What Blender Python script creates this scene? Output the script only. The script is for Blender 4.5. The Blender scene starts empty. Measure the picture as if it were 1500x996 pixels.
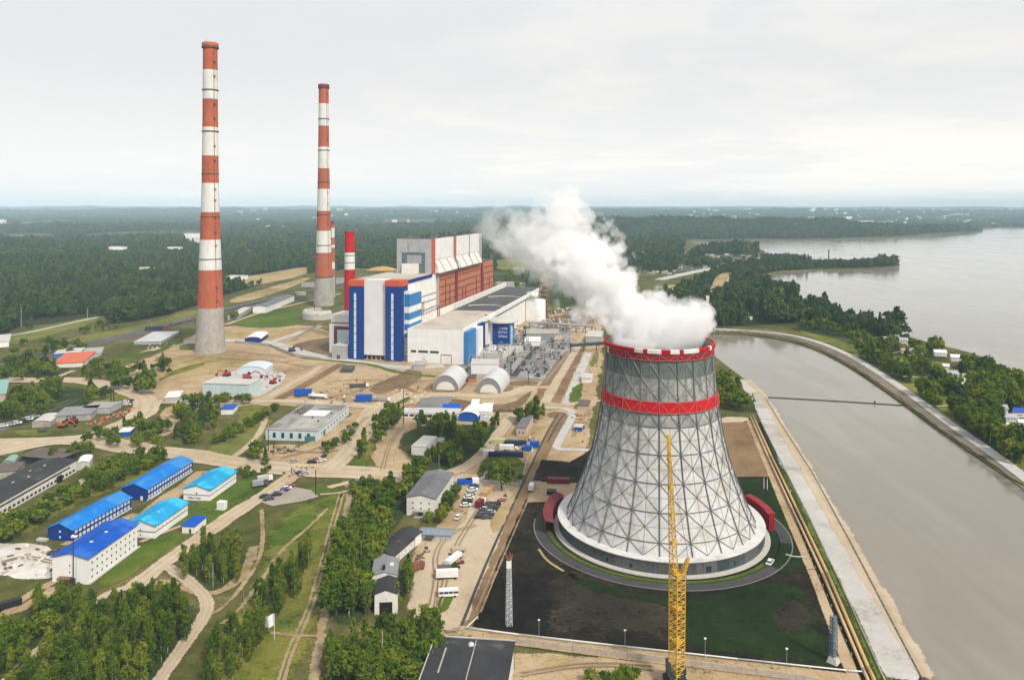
SKY_VEIL = (6.75, 6.88, 7.05); SKY_CLOUD = (7.6, 7.48, 7.25); SUN_E = 3.3
HAZE_COL = (.62, .83, 1.0); HAZE_D = 5.6e-5; HAZE_G = -.35
EXPOSURE = 0.30
import bpy, bmesh, math, random
import numpy as np
from mathutils import Vector, Matrix, Euler, noise
from mathutils.geometry import tessellate_polygon
R = math.radians
rng = random.Random(11)
nrng = np.random.default_rng(5)
sc = bpy.context.scene
col = sc.collection
# ------------------------------------------------------------------ camera: level, horizon moved by lens shift
F, HC, Y0 = 1100.0, 150.0, 306.0          # focal length in photo pixels, camera height in metres, horizon row
S = HC / 110.0
cd = bpy.data.cameras.new('camera'); cam = bpy.data.objects.new('camera', cd); col.objects.link(cam)
cam.location = (0, 0, HC); cam.rotation_euler = (R(90), 0, 0)
cd.sensor_width = 36; cd.lens = 36 * F / 1500; cd.shift_y = -(498 - Y0) / 1500
cd.clip_start = 1; cd.clip_end = 120000
sc.camera = cam

def G(x, y, z=0.0):
    """photo pixel -> point on the plane at height z"""
    d = F * (HC - z) / (y - Y0)
    return Vector(((x - 750) * d / F, d, z))
def D(y, z=0.0): return F * (HC - z) / (y - Y0)
def ZAT(d, y): return HC - (y - Y0) * d / F
def PX(X, Y, Z=0): return (750 + F * X / Y, Y0 + F * (HC - Z) / Y)

# ------------------------------------------------------------------ materials
def nd(nt, t, **k):
    n = nt.nodes.new(t)
    for a, b in k.items():
        if a.startswith('i_'):
            n.inputs[a[2:].replace('_', ' ')].default_value = b
        else: setattr(n, a, b)
    return n
def newmat(name):
    m = bpy.data.materials.new(name); m.use_nodes = True
    nt = m.node_tree; nt.nodes.clear()
    out = nt.nodes.new('ShaderNodeOutputMaterial'); b = nt.nodes.new('ShaderNodeBsdfPrincipled')
    nt.links.new(b.outputs[0], out.inputs[0])
    return m, nt, b, out
def mixc(nt, fac, a, b, mode='MIX'):
    n = nt.nodes.new('ShaderNodeMix'); n.data_type = 'RGBA'; n.blend_type = mode
    for sock, v in ((n.inputs[0], fac), (n.inputs[6], a), (n.inputs[7], b)):
        if hasattr(v, 'is_output'): nt.links.new(v, sock)
        elif isinstance(v, (int, float)): sock.default_value = v
        else: sock.default_value = (*v[:3], 1)
    return n.outputs[2]
def math1(nt, op, a, b=None, c=None, clamp=False):
    n = nt.nodes.new('ShaderNodeMath'); n.operation = op; n.use_clamp = clamp
    for i, v in enumerate((a, b, c)):
        if v is None: continue
        if hasattr(v, 'is_output'): nt.links.new(v, n.inputs[i])
        else: n.inputs[i].default_value = v
    return n.outputs[0]
def sstep(nt, v, lo, hi, a=0.0, b=1.0):
    n = nt.nodes.new('ShaderNodeMapRange'); n.interpolation_type = 'SMOOTHSTEP'
    nt.links.new(v, n.inputs[0]); n.inputs[1].default_value = lo; n.inputs[2].default_value = hi
    n.inputs[3].default_value = a; n.inputs[4].default_value = b
    return n.outputs[0]
def noisen(nt, vec, scale, detail=4, rough=.55, dist=0):
    n = nt.nodes.new('ShaderNodeTexNoise'); n.inputs['Scale'].default_value = scale
    n.inputs['Detail'].default_value = detail; n.inputs['Roughness'].default_value = rough; n.inputs['Distortion'].default_value = dist
    nt.links.new(vec, n.inputs['Vector'])
    return n.outputs['Fac']
def mapping(nt, vec, scale):
    n = nt.nodes.new('ShaderNodeMapping'); nt.links.new(vec, n.inputs[0]); n.inputs['Scale'].default_value = scale
    return n.outputs[0]
MATS = {}
def M(name, c, var=.14, scale=.25, rough=.8, streak=0.0, c2=None, lo=.5, hi=.66, metal=0, spec=.35, bump=0.0, fine=1.7, seam=None):
    """weathered surface: object-space blotches, optional vertical streaks, stains of a second colour, optional panel seams"""
    if name in MATS: return MATS[name]
    m, nt, b, out = newmat(name)
    tc = nt.nodes.new('ShaderNodeTexCoord').outputs['Object']
    n1 = noisen(nt, tc, scale, 5, .6); n2 = noisen(nt, tc, fine, 3, .6)
    mid = math1(nt, 'MULTIPLY_ADD', n2, .5, math1(nt, 'MULTIPLY', n1, .5))
    lowc = [x * (1 - var * 1.6) for x in c]; hic = [min(1, x * (1 + var * 1.1)) for x in c]
    cc = mixc(nt, sstep(nt, mid, .32, .68), lowc, hic)
    if c2 is not None:
        st = noisen(nt, tc, scale * .6, 6, .65, .4)
        cc = mixc(nt, sstep(nt, st, lo, hi), cc, c2)
    if streak:
        sv = noisen(nt, mapping(nt, tc, (1, 1, .06)), .9, 4, .6)
        cc = mixc(nt, sstep(nt, sv, .48, .75, 0, streak), cc, [x * .42 for x in c])
    if seam:
        px, wid, dark = seam
        sep = nt.nodes.new('ShaderNodeSeparateXYZ'); nt.links.new(tc, sep.inputs[0])
        s = math1(nt, 'ADD', sep.outputs[0], sep.outputs[1])
        fr = math1(nt, 'FRACT', math1(nt, 'DIVIDE', s, px))
        cc = mixc(nt, math1(nt, 'LESS_THAN', fr, wid), cc, [x * dark for x in c])
    nt.links.new(cc, b.inputs['Base Color'])
    b.inputs['Roughness'].default_value = rough; b.inputs['Metallic'].default_value = metal
    b.inputs['Specular IOR Level'].default_value = spec
    if bump:
        bp = nt.nodes.new('ShaderNodeBump'); bp.inputs['Strength'].default_value = bump; bp.inputs['Distance'].default_value = .2
        nt.links.new(n2, bp.inputs['Height']); nt.links.new(bp.outputs[0], b.inputs['Normal'])
    MATS[name] = m
    return m

def GM(name, cols, scales=(.012, .09, .9), rough=.95, alpha=True, ragged=1.0, w=(.5, .35, .25), tracks=0.0, trackc=None, tufts=None):
    """ground: three colours blended by world-space noise at three sizes; ragged see-through rim where the attribute 'edge' falls to 0"""
    if name in MATS: return MATS[name]
    m, nt, b, out = newmat(name)
    pos = nt.nodes.new('ShaderNodeNewGeometry').outputs['Position']
    a0 = noisen(nt, pos, scales[0], 6, .62, .6); a1 = noisen(nt, pos, scales[1], 5, .65, .3); a2 = noisen(nt, pos, scales[2], 4, .65)
    f = math1(nt, 'ADD', math1(nt, 'MULTIPLY', a0, w[0]), math1(nt, 'ADD', math1(nt, 'MULTIPLY', a1, w[1]), math1(nt, 'MULTIPLY', a2, w[2])))
    f = math1(nt, 'DIVIDE', f, sum(w))
    r = nt.nodes.new('ShaderNodeValToRGB'); r.color_ramp.interpolation = 'EASE'
    els = r.color_ramp.elements
    n = len(cols)
    while len(els) < n: els.new(.5)
    for i, c in enumerate(cols):
        els[i].position = .40 + .20 * i / (n - 1); els[i].color = (*c, 1)
    nt.links.new(f, r.inputs[0]); cc = r.outputs[0]
    if tracks:
        at = nt.nodes.new('ShaderNodeAttribute'); at.attribute_name = 'across'
        t = math1(nt, 'ABSOLUTE', math1(nt, 'SUBTRACT', math1(nt, 'ABSOLUTE', at.outputs['Fac']), .42))
        t = sstep(nt, math1(nt, 'ADD', t, math1(nt, 'MULTIPLY', math1(nt, 'SUBTRACT', a1, .5), .35)), .05, .2, tracks, 0)
        cc = mixc(nt, t, cc, trackc)
    if tufts:
        tn = math1(nt, 'ADD', math1(nt, 'MULTIPLY', noisen(nt, pos, .05, 6, .7, .5), .65), math1(nt, 'MULTIPLY', noisen(nt, pos, .55, 4, .7), .35))
        cc = mixc(nt, sstep(nt, tn, tufts[1], tufts[1] + .05, 0, .85), cc, tufts[0])
        dk_ = noisen(nt, mapping(nt, pos, (1, .35, 1)), .33, 7, .75, 1.2)
        cc = mixc(nt, sstep(nt, dk_, .56, .70, 0, .5), cc, [x * .5 for x in cols[0]])
    nt.links.new(cc, b.inputs['Base Color'])
    b.inputs['Roughness'].default_value = rough; b.inputs['Specular IOR Level'].default_value = .04
    bp = nt.nodes.new('ShaderNodeBump'); bp.inputs['Strength'].default_value = .5; bp.inputs['Distance'].default_value = .35
    nt.links.new(math1(nt, 'ADD', a1, a2), bp.inputs['Height']); nt.links.new(bp.outputs[0], b.inputs['Normal'])
    if alpha:
        at = nt.nodes.new('ShaderNodeAttribute'); at.attribute_name = 'edge'
        e = math1(nt, 'ADD', at.outputs['Fac'], math1(nt, 'MULTIPLY', math1(nt, 'SUBTRACT', math1(nt, 'ADD', a1, a2), 1.0), 1.1 * ragged))
        fac = sstep(nt, e, .3, .62)
        tr = nt.nodes.new('ShaderNodeBsdfTransparent'); mx = nt.nodes.new('ShaderNodeMixShader')
        nt.links.new(fac, mx.inputs[0]); nt.links.new(tr.outputs[0], mx.inputs[1]); nt.links.new(b.outputs[0], mx.inputs[2])
        nt.links.new(mx.outputs[0], out.inputs[0])
    MATS[name] = m
    return m

# ------------------------------------------------------------------ objects
def tag(o, label=None, cat=None, group=None, kind=None):
    if label: o['label'] = label
    if cat: o['category'] = cat
    if group: o['group'] = group
    if kind: o['kind'] = kind
    return o
def thing(name, label, cat, loc=(0, 0, 0), rz=0, group=None):
    o = bpy.data.objects.new(name, None); col.objects.link(o); o.empty_display_size = .5
    o.location = loc; o.rotation_euler = (0, 0, rz)
    return tag(o, label, cat, group)
def link(name, mesh, parent=None, loc=None, rz=None):
    o = bpy.data.objects.new(name, mesh); col.objects.link(o)
    if parent: o.parent = parent
    if loc is not None: o.location = loc
    if rz is not None: o.rotation_euler = (0, 0, rz)
    return o
def copy_tree(o, parent=None):
    c = o.copy(); col.objects.link(c)
    if parent: c.parent = parent
    for ch in list(o.children): copy_tree(ch, c)
    return c

class MB:
    def __init__(s): s.v = []; s.f = []; s.m = []; s.mats = []; s.cur = 0; s.sm = []; s.smooth = False
    def mat(s, m):
        if m not in s.mats: s.mats.append(m)
        s.cur = s.mats.index(m); return s
    def face(s, idx): s.f.append(tuple(idx)); s.m.append(s.cur); s.sm.append(s.smooth)
    def poly(s, pts):
        b = len(s.v); s.v += [tuple(p) for p in pts]; s.face(range(b, b + len(pts)))
    def box(s, x0, x1, y0, y1, z0, z1, top=True, bottom=True, rz=0, c=(0, 0)):
        b = len(s.v)
        ca, sa = math.cos(rz), math.sin(rz)
        for z in (z0, z1):
            for x, y in ((x0, y0), (x1, y0), (x1, y1), (x0, y1)):
                s.v.append((c[0] + x * ca - y * sa, c[1] + x * sa + y * ca, z) if rz or c != (0, 0) else (x, y, z))
        for q in ((0, 1, 5, 4), (1, 2, 6, 5), (2, 3, 7, 6), (3, 0, 4, 7)): s.face([b + i for i in q])
        if top: s.face([b + 4, b + 5, b + 6, b + 7])
        if bottom: s.face([b + 3, b + 2, b + 1, b])
        return s
    def prism(s, pts, z0, z1, bottom=False):
        n = len(pts); b = len(s.v)
        s.v += [(p[0], p[1], z0) for p in pts] + [(p[0], p[1], z1) for p in pts]
        for i in range(n):
            j = (i + 1) % n; s.face((b + i, b + j, b + n + j, b + n + i))
        s.face([b + n + i for i in range(n)])
        if bottom: s.face([b + i for i in reversed(range(n))])
        return s
    def tube(s, p, q, r, n=6, r2=None, caps=True):
        p = Vector(p); q = Vector(q); r2 = r if r2 is None else r2
        d = (q - p).normalized(); u = d.orthogonal().normalized(); w = d.cross(u)
        b = len(s.v)
        for c, rr in ((p, r), (q, r2)):
            for i in range(n):
                a = 2 * math.pi * i / n + math.pi / n
                s.v.append(tuple(c + u * (rr * math.cos(a)) + w * (rr * math.sin(a))))
        for i in range(n):
            j = (i + 1) % n; s.face((b + i, b + j, b + n + j, b + n + i))
        if caps:
            s.face([b + i for i in reversed(range(n))]); s.face([b + n + i for i in range(n)])
        return s
    def path(s, pts, r, n=6):
        for i in range(len(pts) - 1): s.tube(pts[i], pts[i + 1], r, n)
        return s
    def lathe(s, prof, n=32, a0=0, a1=2 * math.pi, cap=False, c=(0, 0), matf=None):
        full = abs(a1 - a0 - 2 * math.pi) < 1e-6; k = n if full else n + 1; b = len(s.v)
        for r, z in prof:
            for i in range(k):
                a = a0 + (a1 - a0) * i / n
                s.v.append((c[0] + r * math.cos(a), c[1] + r * math.sin(a), z))
        for j in range(len(prof) - 1):
            for i in range(n):
                i2 = (i + 1) % k
                if matf: s.mat(matf(j, i))
                s.face((b + j * k + i, b + j * k + i2, b + (j + 1) * k + i2, b + (j + 1) * k + i))
        if cap: s.face([b + (len(prof) - 1) * k + i for i in range(k)])
        return s
    def mesh(s, name):
        me = bpy.data.meshes.new(name); me.from_pydata(s.v, [], s.f)
        for m in s.mats: me.materials.append(m)
        me.polygons.foreach_set('material_index', s.m); me.polygons.foreach_set('use_smooth', s.sm)
        me.update(); return me
    def build(s, name, parent=None, loc=None, rz=None):
        return link(name, s.mesh(name), parent, loc, rz)

# ------------------------------------------------------------------ ground sheets (each a hair above the last: no two in one plane)
SHEETS = [0]
def chaikin(pts, closed, it=2):
    for _ in range(it):
        o = []; n = len(pts)
        rg = range(n) if closed else range(n - 1)
        if not closed: o.append(pts[0])
        for i in rg:
            a, b = pts[i], pts[(i + 1) % n]
            o += [a * .75 + b * .25, a * .25 + b * .75]
        if not closed: o.append(pts[-1])
        pts = o
    return pts
def resample(pts, closed, step):
    o = []; n = len(pts)
    for i in range(n if closed else n - 1):
        a, b = pts[i], pts[(i + 1) % n]
        k = max(1, int((b - a).length / step))
        o += [a.lerp(b, j / k) for j in range(k)]
    if not closed: o.append(pts[-1])
    return o
def setattr_f(me, name, vals):
    at = me.attributes.new(name, 'FLOAT', 'POINT'); at.data.foreach_set('value', vals)
def patch(name, px, m, z=.06, w=2.0, smooth=1, jag=.8, world=False, step=None):
    """irregular flat area from photo-pixel ground points"""
    SHEETS[0] += 1; z += .0008 * SHEETS[0]
    pts = [Vector((p[0], p[1])) if world else G(p[0], p[1]).to_2d() for p in px]
    if name in ('grass', 'meadow', 'scrub', 'turf'): w = w * 2.2; smooth = max(smooth, 2)
    if smooth: pts = chaikin(pts, True, smooth)
    per = sum((pts[i] - pts[i - 1]).length for i in range(len(pts)))
    pts = resample(pts, True, step or max(3.0, per / 400))
    area = sum(pts[i - 1].x * pts[i].y - pts[i].x * pts[i - 1].y for i in range(len(pts)))
    if area < 0: pts.reverse()
    w = min(w, .12 * math.sqrt(abs(area) / 2))
    n = len(pts); P = []; Q = []
    for i in range(n):
        t = (pts[(i + 1) % n] - pts[i - 1]); t = t.normalized() if t.length else Vector((1, 0)); nn = Vector((-t.y, t.x))
        j = noise.noise(Vector((pts[i].x * .08, pts[i].y * .08, z * 50))) * jag * 2
        P.append(pts[i] + nn * (j - w * .5)); Q.append(pts[i] + nn * (j + w * .5))
    v = [(p.x, p.y, z) for p in P] + [(q.x, q.y, z) for q in Q]
    f = [(i, (i + 1) % n, n + (i + 1) % n, n + i) for i in range(n)]
    for t in tessellate_polygon([[Vector((q.x, q.y, 0)) for q in Q]]):
        a, b, c = t
        if (Q[b] - Q[a]).cross(Q[c] - Q[a]) < 0: a, c = c, a
        f.append((n + a, n + b, n + c))
    me = bpy.data.meshes.new(name); me.from_pydata(v, [], f); me.materials.append(m)
    setattr_f(me, 'edge', [0.0] * n + [1.0] * n); me.update()
    o = link(name, me); tag(o, kind='structure'); return o
def ribbon(name, px, width, m, z=.18, w=None, smooth=2, world=False, jag=.35, widths=None):
    pts = [Vector((p[0], p[1])) if world else G(p[0], p[1]).to_2d() for p in px]
    pts = chaikin(pts, False, smooth) if smooth else pts
    L = sum((pts[i + 1] - pts[i]).length for i in range(len(pts) - 1)); SHEETS[0] += 1; z += .0008 * SHEETS[0]
    pts = resample(pts, False, max(3.0, L / 300)); n = len(pts)
    w = min(width * .35, 2.0) if w is None else w
    v = []; f = []; e = []; ac = []
    for i in range(n):
        t = pts[min(i + 1, n - 1)] - pts[max(i - 1, 0)]; t.normalize(); nn = Vector((-t.y, t.x))
        h = width / 2 * (1 + .25 * noise.noise(Vector((pts[i].x * .05, pts[i].y * .05, z * 37))) * (1 if jag else 0))
        if widths: h *= widths[0] + (widths[1] - widths[0]) * i / (n - 1)
        endf = 0.0 if (i in (0, n - 1) and jag) else 1.0
        for s_, ed in ((-h - w * .5, 0), (-h + w * .5, 1), (0, 1), (h - w * .5, 1), (h + w * .5, 0)):
            p = pts[i] + nn * s_; v.append((p.x, p.y, z)); e.append(ed * endf); ac.append(s_ / max(h, .01))
    for i in range(n - 1):
        for k in range(4): f.append((i * 5 + k, (i + 1) * 5 + k, (i + 1) * 5 + k + 1, i * 5 + k + 1)[::-1])
    me = bpy.data.meshes.new(name); me.from_pydata(v, [], f); me.materials.append(m)
    setattr_f(me, 'edge', e); setattr_f(me, 'across', ac); me.update()
    o = link(name, me); tag(o, kind='structure'); return o
def inpoly(x, y, poly):
    r = False; n = len(poly); j = n - 1
    for i in range(n):
        xi, yi = poly[i]; xj, yj = poly[j]
        if (yi > y) != (yj > y) and x < (xj - xi) * (y - yi) / (yj - yi) + xi: r = not r
        j = i
    return r
def inpoly_np(x, y, poly):
    r = np.zeros(x.shape, bool); n = len(poly); j = n - 1
    for i in range(n):
        xi, yi = poly[i]; xj, yj = poly[j]
        if yi != yj:
            c = ((yi > y) != (yj > y)) & (x < (xj - xi) * (y - yi) / (yj - yi) + xi)
            r ^= c
        j = i
    return r
# ------------------------------------------------------------------ sky, sun, air
SUN_EL, SUN_AZ = 45.0, 142.0      # azimuth clockwise from +Y (view direction): behind the camera and to its right
w = bpy.data.worlds.new('World'); sc.world = w; w.use_nodes = True
nt = w.node_tree; nt.nodes.clear()
wo = nt.nodes.new('ShaderNodeOutputWorld'); bg = nt.nodes.new('ShaderNodeBackground')
sky = nt.nodes.new('ShaderNodeTexSky'); sky.sky_type = 'NISHITA'; sky.sun_disc = False
sky.sun_elevation = R(SUN_EL); sky.sun_rotation = R(SUN_AZ); sky.altitude = 150; sky.air_density = 1.0; sky.dust_density = 2.2; sky.ozone_density = 1.0
tc = nt.nodes.new('ShaderNodeTexCoord').outputs['Generated']
sep = nt.nodes.new('ShaderNodeSeparateXYZ'); nt.links.new(tc, sep.inputs[0])
zz = math1(nt, 'ADD', math1(nt, 'MAXIMUM', sep.outputs[2], 0.0), .09)
cx = math1(nt, 'DIVIDE', sep.outputs[0], zz); cy = math1(nt, 'DIVIDE', sep.outputs[1], zz)
cmb = nt.nodes.new('ShaderNodeCombineXYZ'); nt.links.new(cx, cmb.inputs[0]); nt.links.new(cy, cmb.inputs[1])
c1 = noisen(nt, cmb.outputs[0], .42, 9, .58, .35); c2 = noisen(nt, cmb.outputs[0], 1.5, 7, .6, .2)
cl = math1(nt, 'ADD', math1(nt, 'MULTIPLY', c1, .72), math1(nt, 'MULTIPLY', c2, .28))
side = math1(nt, 'MULTIPLY_ADD', sep.outputs[0], .16, -.0)      # more cloud to the right
cov = sstep(nt, math1(nt, 'ADD', cl, side), .40, .62, .95, 1.0)
thick = sstep(nt, math1(nt, 'ADD', cl, side), .47, .66)
ccol = mixc(nt, thick, SKY_VEIL, SKY_CLOUD)
cc = mixc(nt, cov, sky.outputs[0], ccol)
lowsky = sstep(nt, sep.outputs[2], .0, .20, 1.22, 1.0)
vmul = nt.nodes.new('ShaderNodeVectorMath'); vmul.operation = 'SCALE'; nt.links.new(cc, vmul.inputs[0]); nt.links.new(lowsky, vmul.inputs['Scale']); cc = mixc(nt, sstep(nt, sep.outputs[2], .0, .30, 1.0, 0.0), vmul.outputs[0], (1.05, 1.0, .94), 'MULTIPLY')
nt.links.new(cc, bg.inputs[0]); bg.inputs[1].default_value = .1
nt.links.new(bg.outputs[0], wo.inputs[0])
sd = bpy.data.lights.new('sun', 'SUN'); sd.energy = SUN_E; sd.angle = R(10); sd.color = (1, .92, .81)
so = bpy.data.objects.new('sun', sd); col.objects.link(so)
sv = Vector((math.sin(R(SUN_AZ)) * math.cos(R(SUN_EL)), math.cos(R(SUN_AZ)) * math.cos(R(SUN_EL)), math.sin(R(SUN_EL))))
so.rotation_euler = sv.to_track_quat('Z', 'Y').to_euler(); so.location = (0, 0, 500)
hz, hnt, hb, hout = newmat('haze'); hnt.nodes.remove(hb)
pv = hnt.nodes.new('ShaderNodeVolumePrincipled'); pv.inputs['Color'].default_value = (*HAZE_COL, 1); pv.inputs['Density'].default_value = HAZE_D; pv.inputs['Anisotropy'].default_value = HAZE_G
hnt.links.new(pv.outputs[0], hout.inputs['Volume'])
b = MB().mat(hz); b.box(-27000, 27000, -1200, 26500, -6, 385); o = b.build('haze'); tag(o, kind='stuff')

# ------------------------------------------------------------------ land and water
LAND = [(1365, 1040), (1352, 1004), (1300, 905), (1240, 790), (1185, 690), (1140, 620), (1118, 585), (1095, 558), (1070, 540), (1035, 512), (1020, 489),
        (1060, 488), (1100, 490), (1150, 497), (1190, 508), (1235, 530), (1280, 559), (1325, 591), (1355, 614), (1400, 646), (1440, 674), (1500, 716), (1600, 796), (1800, 960)]
LAND2 = [(1850, 760), (1640, 620), (1500, 549), (1470, 538), (1440, 523), (1410, 513), (1370, 504), (1325, 492), (1300, 485), (1250, 469), (1200, 451), (1172, 447), (1173, 436), (1165, 428), (1140, 418),
         (1113, 414), (1107, 409), (1115, 402.5), (1140, 398), (1200, 395), (1260, 394.5), (1300, 391.5), (1322, 387.5), (1308, 384.5), (1280, 382), (1250, 381), (1220, 382), (1190, 380),
         (1150, 377), (1122, 372), (1119, 366), (1095, 362), (1060, 359.5), (1012, 357.5), (1010, 351), (1060, 350.5), (1100, 352), (1200, 352), (1290, 350), (1333, 347), (1335, 346), (1410, 342.3), (1444, 339), (1425, 336.5), (1420, 334.5), (1500, 334.2), (1700, 334.2)]
def smoothpx(l): return [G(*p).to_2d() for p in l]
land = [Vector((G(1352, 1004).x - 40, -1100))] + chaikin(smoothpx(LAND), False, 2) + chaikin(smoothpx(LAND2), False, 1) + [Vector((26500, 7500)), Vector((26500, 26000)), Vector((-26500, 26000)), Vector((-26500, -1100))]
WZ = -1.6
GRASSDIRT = GM('grassland_ground', [(.042, .050, .014), (.068, .076, .020), (.105, .102, .034), (.19, .15, .072)], alpha=False)
BANK = M('bank_mud', (.17, .145, .11), .3, .08, .95)
bm = bmesh.new()
vs = [bm.verts.new((p.x, p.y, 0)) for p in land]
tri = tessellate_polygon([[Vector((p.x, p.y, 0)) for p in land]])
for t in tri:
    try: bm.faces.new([vs[i] for i in t])
    except ValueError: pass
for ax, cuts in (((0, 1, 0), (100, 200, 300, 420, 560, 750, 1000, 1400, 2000, 3000, 4500, 7000, 12000)), ((1, 0, 0), (-6000, -2500, -1200, -700, -400, -200, -60, 60, 200, 400, 700, 1500, 4000))):
    for c in cuts:
        bmesh.ops.bisect_plane(bm, geom=bm.verts[:] + bm.edges[:] + bm.faces[:], plane_co=Vector(ax) * c, plane_no=ax)
bmesh.ops.recalc_face_normals(bm, faces=bm.faces[:])
for f_ in bm.faces:
    if f_.normal.z < 0: f_.normal_flip()
be = [e for e in bm.edges if e.is_boundary]
ret = bmesh.ops.extrude_edge_only(bm, edges=be)
for v_ in [g for g in ret['geom'] if isinstance(g, bmesh.types.BMVert)]: v_.co.z = -4
me = bpy.data.meshes.new('ground'); bm.to_mesh(me); bm.free()
me.materials.append(GRASSDIRT); o = link('ground', me); tag(o, kind='structure')

wm, nt, b, out = newmat('water')
pos = nt.nodes.new('ShaderNodeNewGeometry').outputs['Position']
q = nt.nodes.new('ShaderNodeSeparateXYZ'); nt.links.new(pos, q.inputs[0])
wn = noisen(nt, pos, .004, 5, .6, .5)
wst = noisen(nt, mapping(nt, pos, (.03, .004, 1)), 1.0, 6, .65, .8)
wc = mixc(nt, sstep(nt, math1(nt, 'MULTIPLY_ADD', wst, .5, math1(nt, 'MULTIPLY', wn, .5)), .38, .62), (.200, .178, .142), (.255, .232, .195))
nt.links.new(sstep(nt, wst, .40, .62, .06, .13), b.inputs['Roughness'])
nt.links.new(wc, b.inputs['Base Color']); b.inputs['Roughness'].default_value = .07; b.inputs['IOR'].default_value = 1.33
bp = nt.nodes.new('ShaderNodeBump'); bp.inputs['Strength'].default_value = .5; bp.inputs['Distance'].default_value = .14
bn = math1(nt, 'ADD', noisen(nt, mapping(nt, pos, (.5, .22, 1)), .8, 5, .62), math1(nt, 'MULTIPLY', noisen(nt, mapping(nt, pos, (.05, .02, 1)), 1, 3, .5), 3.0))
nt.links.new(bn, bp.inputs['Height']); nt.links.new(bp.outputs[0], b.inputs['Normal'])
mb = MB().mat(wm)
ys = [-1100, 150, 300, 600, 1200, 2500, 5000, 8000]; xs = [-100, 60, 150, 300, 600, 1500, 4000, 9000, 26500]
for i in range(len(ys) - 1):
    for j in range(len(xs) - 1):
        mb.poly([(xs[j], ys[i], WZ), (xs[j + 1], ys[i], WZ), (xs[j + 1], ys[i + 1], WZ), (xs[j], ys[i + 1], WZ)])
tag(mb.build('water'), kind='structure')

# far rising land
def ss(a, b, x):
    t = np.clip((x - a) / (b - a), 0, 1); return t * t * (3 - 2 * t)
def nz(X, Y, s, seed=0):
    return (np.sin(X * s * 1.0 + 1.3 + seed) * np.cos(Y * s * .83 + .4 * seed) + .6 * np.sin(X * s * 2.3 - Y * s * 1.7 + 2 + seed) + .35 * np.sin(X * s * 4.9 + Y * s * 3.1 + seed * 2)) / 1.95
def HT(X, Y):
    X = np.asarray(X, float); Y = np.asarray(Y, float)
    u = 750 + F * X / np.maximum(Y, 1)
    h = 105 * ss(6300, 16000, Y) + 16 * ss(6300, 9000, Y) * nz(X, Y, .0011)
    amp = 62 * ss(640, 900, u) * (1 - ss(1190, 1345, u)) + 16 * ss(1190, 1300, u) * (1 - ss(1350, 1440, u))
    h += amp * np.exp(-((Y - 4900) / 520) ** 2) * ss(3800, 4300, Y)
    h += 20 * ss(4300, 4900, Y) * (1 - ss(900, 1300, u)) * (.6 + .4 * nz(X, Y, .002, 3))
    h += (95 + 16 * nz(X, Y * .2, .0009, 5) + 10 * nz(X, Y * .1, .0028, 2)) * np.exp(-((Y - 20500) / 2600) ** 2)
    h += (22 + 14 * nz(X, Y * .2, .0016, 1)) * np.exp(-((Y - 13500) / 1200) ** 2)
    return np.maximum(h, 0)
NU, NV = 300, 150
us = np.linspace(-500, 2000, NU); yv = 3750 * (25500 / 3750) ** (np.linspace(0, 1, NV))
U, YY = np.meshgrid(us, yv); XX = (U - 750) / F * YY
HH = HT(XX, YY); ZZ = HH - 5 * (1 - ss(0, 2.5, HH))
v = np.stack([XX, YY, ZZ], -1).reshape(-1, 3)
idx = np.arange(NU * NV).reshape(NV, NU)
fc = np.stack([idx[:-1, :-1], idx[:-1, 1:], idx[1:, 1:], idx[1:, :-1]], -1).reshape(-1, 4)
me = bpy.data.meshes.new('hills'); me.from_pydata(v.tolist(), [], fc.tolist())
FARM = GM('far_land', [(.028, .046, .024), (.040, .060, .026), (.062, .074, .034), (.19, .17, .10)], scales=(.0011, .006, .03), alpha=False)
me.materials.append(FARM); me.polygons.foreach_set('use_smooth', [True] * len(fc)); me.update()
tag(link('hills', me), kind='structure')
# ------------------------------------------------------------------ tree kinds
def leafmat(name, stops):
    m, nt, b, out = newmat(name)
    oi = nt.nodes.new('ShaderNodeObjectInfo'); at = nt.nodes.new('ShaderNodeAttribute'); at.attribute_name = 'tint'
    f = math1(nt, 'ADD', math1(nt, 'MULTIPLY', oi.outputs['Random'], .62), math1(nt, 'MULTIPLY', at.outputs['Fac'], .38))
    r = nt.nodes.new('ShaderNodeValToRGB'); els = r.color_ramp.elements
    while len(els) < len(stops): els.new(.5)
    for i, (p, c) in enumerate(stops): els[i].position = p; els[i].color = (*c, 1)
    nt.links.new(f, r.inputs[0]); nt.links.new(r.outputs[0], b.inputs['Base Color'])
    b.inputs['Roughness'].default_value = .75; b.inputs['Specular IOR Level'].default_value = .05
    tl = nt.nodes.new('ShaderNodeBsdfTranslucent'); nt.links.new(r.outputs[0], tl.inputs[0])
    mx = nt.nodes.new('ShaderNodeMixShader'); mx.inputs[0].default_value = .22
    nt.links.new(b.outputs[0], mx.inputs[1]); nt.links.new(tl.outputs[0], mx.inputs[2]); nt.links.new(mx.outputs[0], out.inputs[0])
    return m
LEAF = leafmat('broad_leaves', [(0, (.022, .050, .008)), (.3, (.060, .112, .010)), (.65, (.118, .172, .014)), (1, (.235, .255, .026))])
PINE = leafmat('needle_leaves', [(0, (.016, .036, .014)), (.6, (.030, .056, .018)), (1, (.055, .080, .022))])
BARKL = M('birch_bark', (.42, .40, .36), .3, 1.2, .9, c2=(.06, .05, .045), lo=.55, hi=.6)
BARKD = M('dark_bark', (.10, .078, .055), .3, 1.2, .95)
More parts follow.
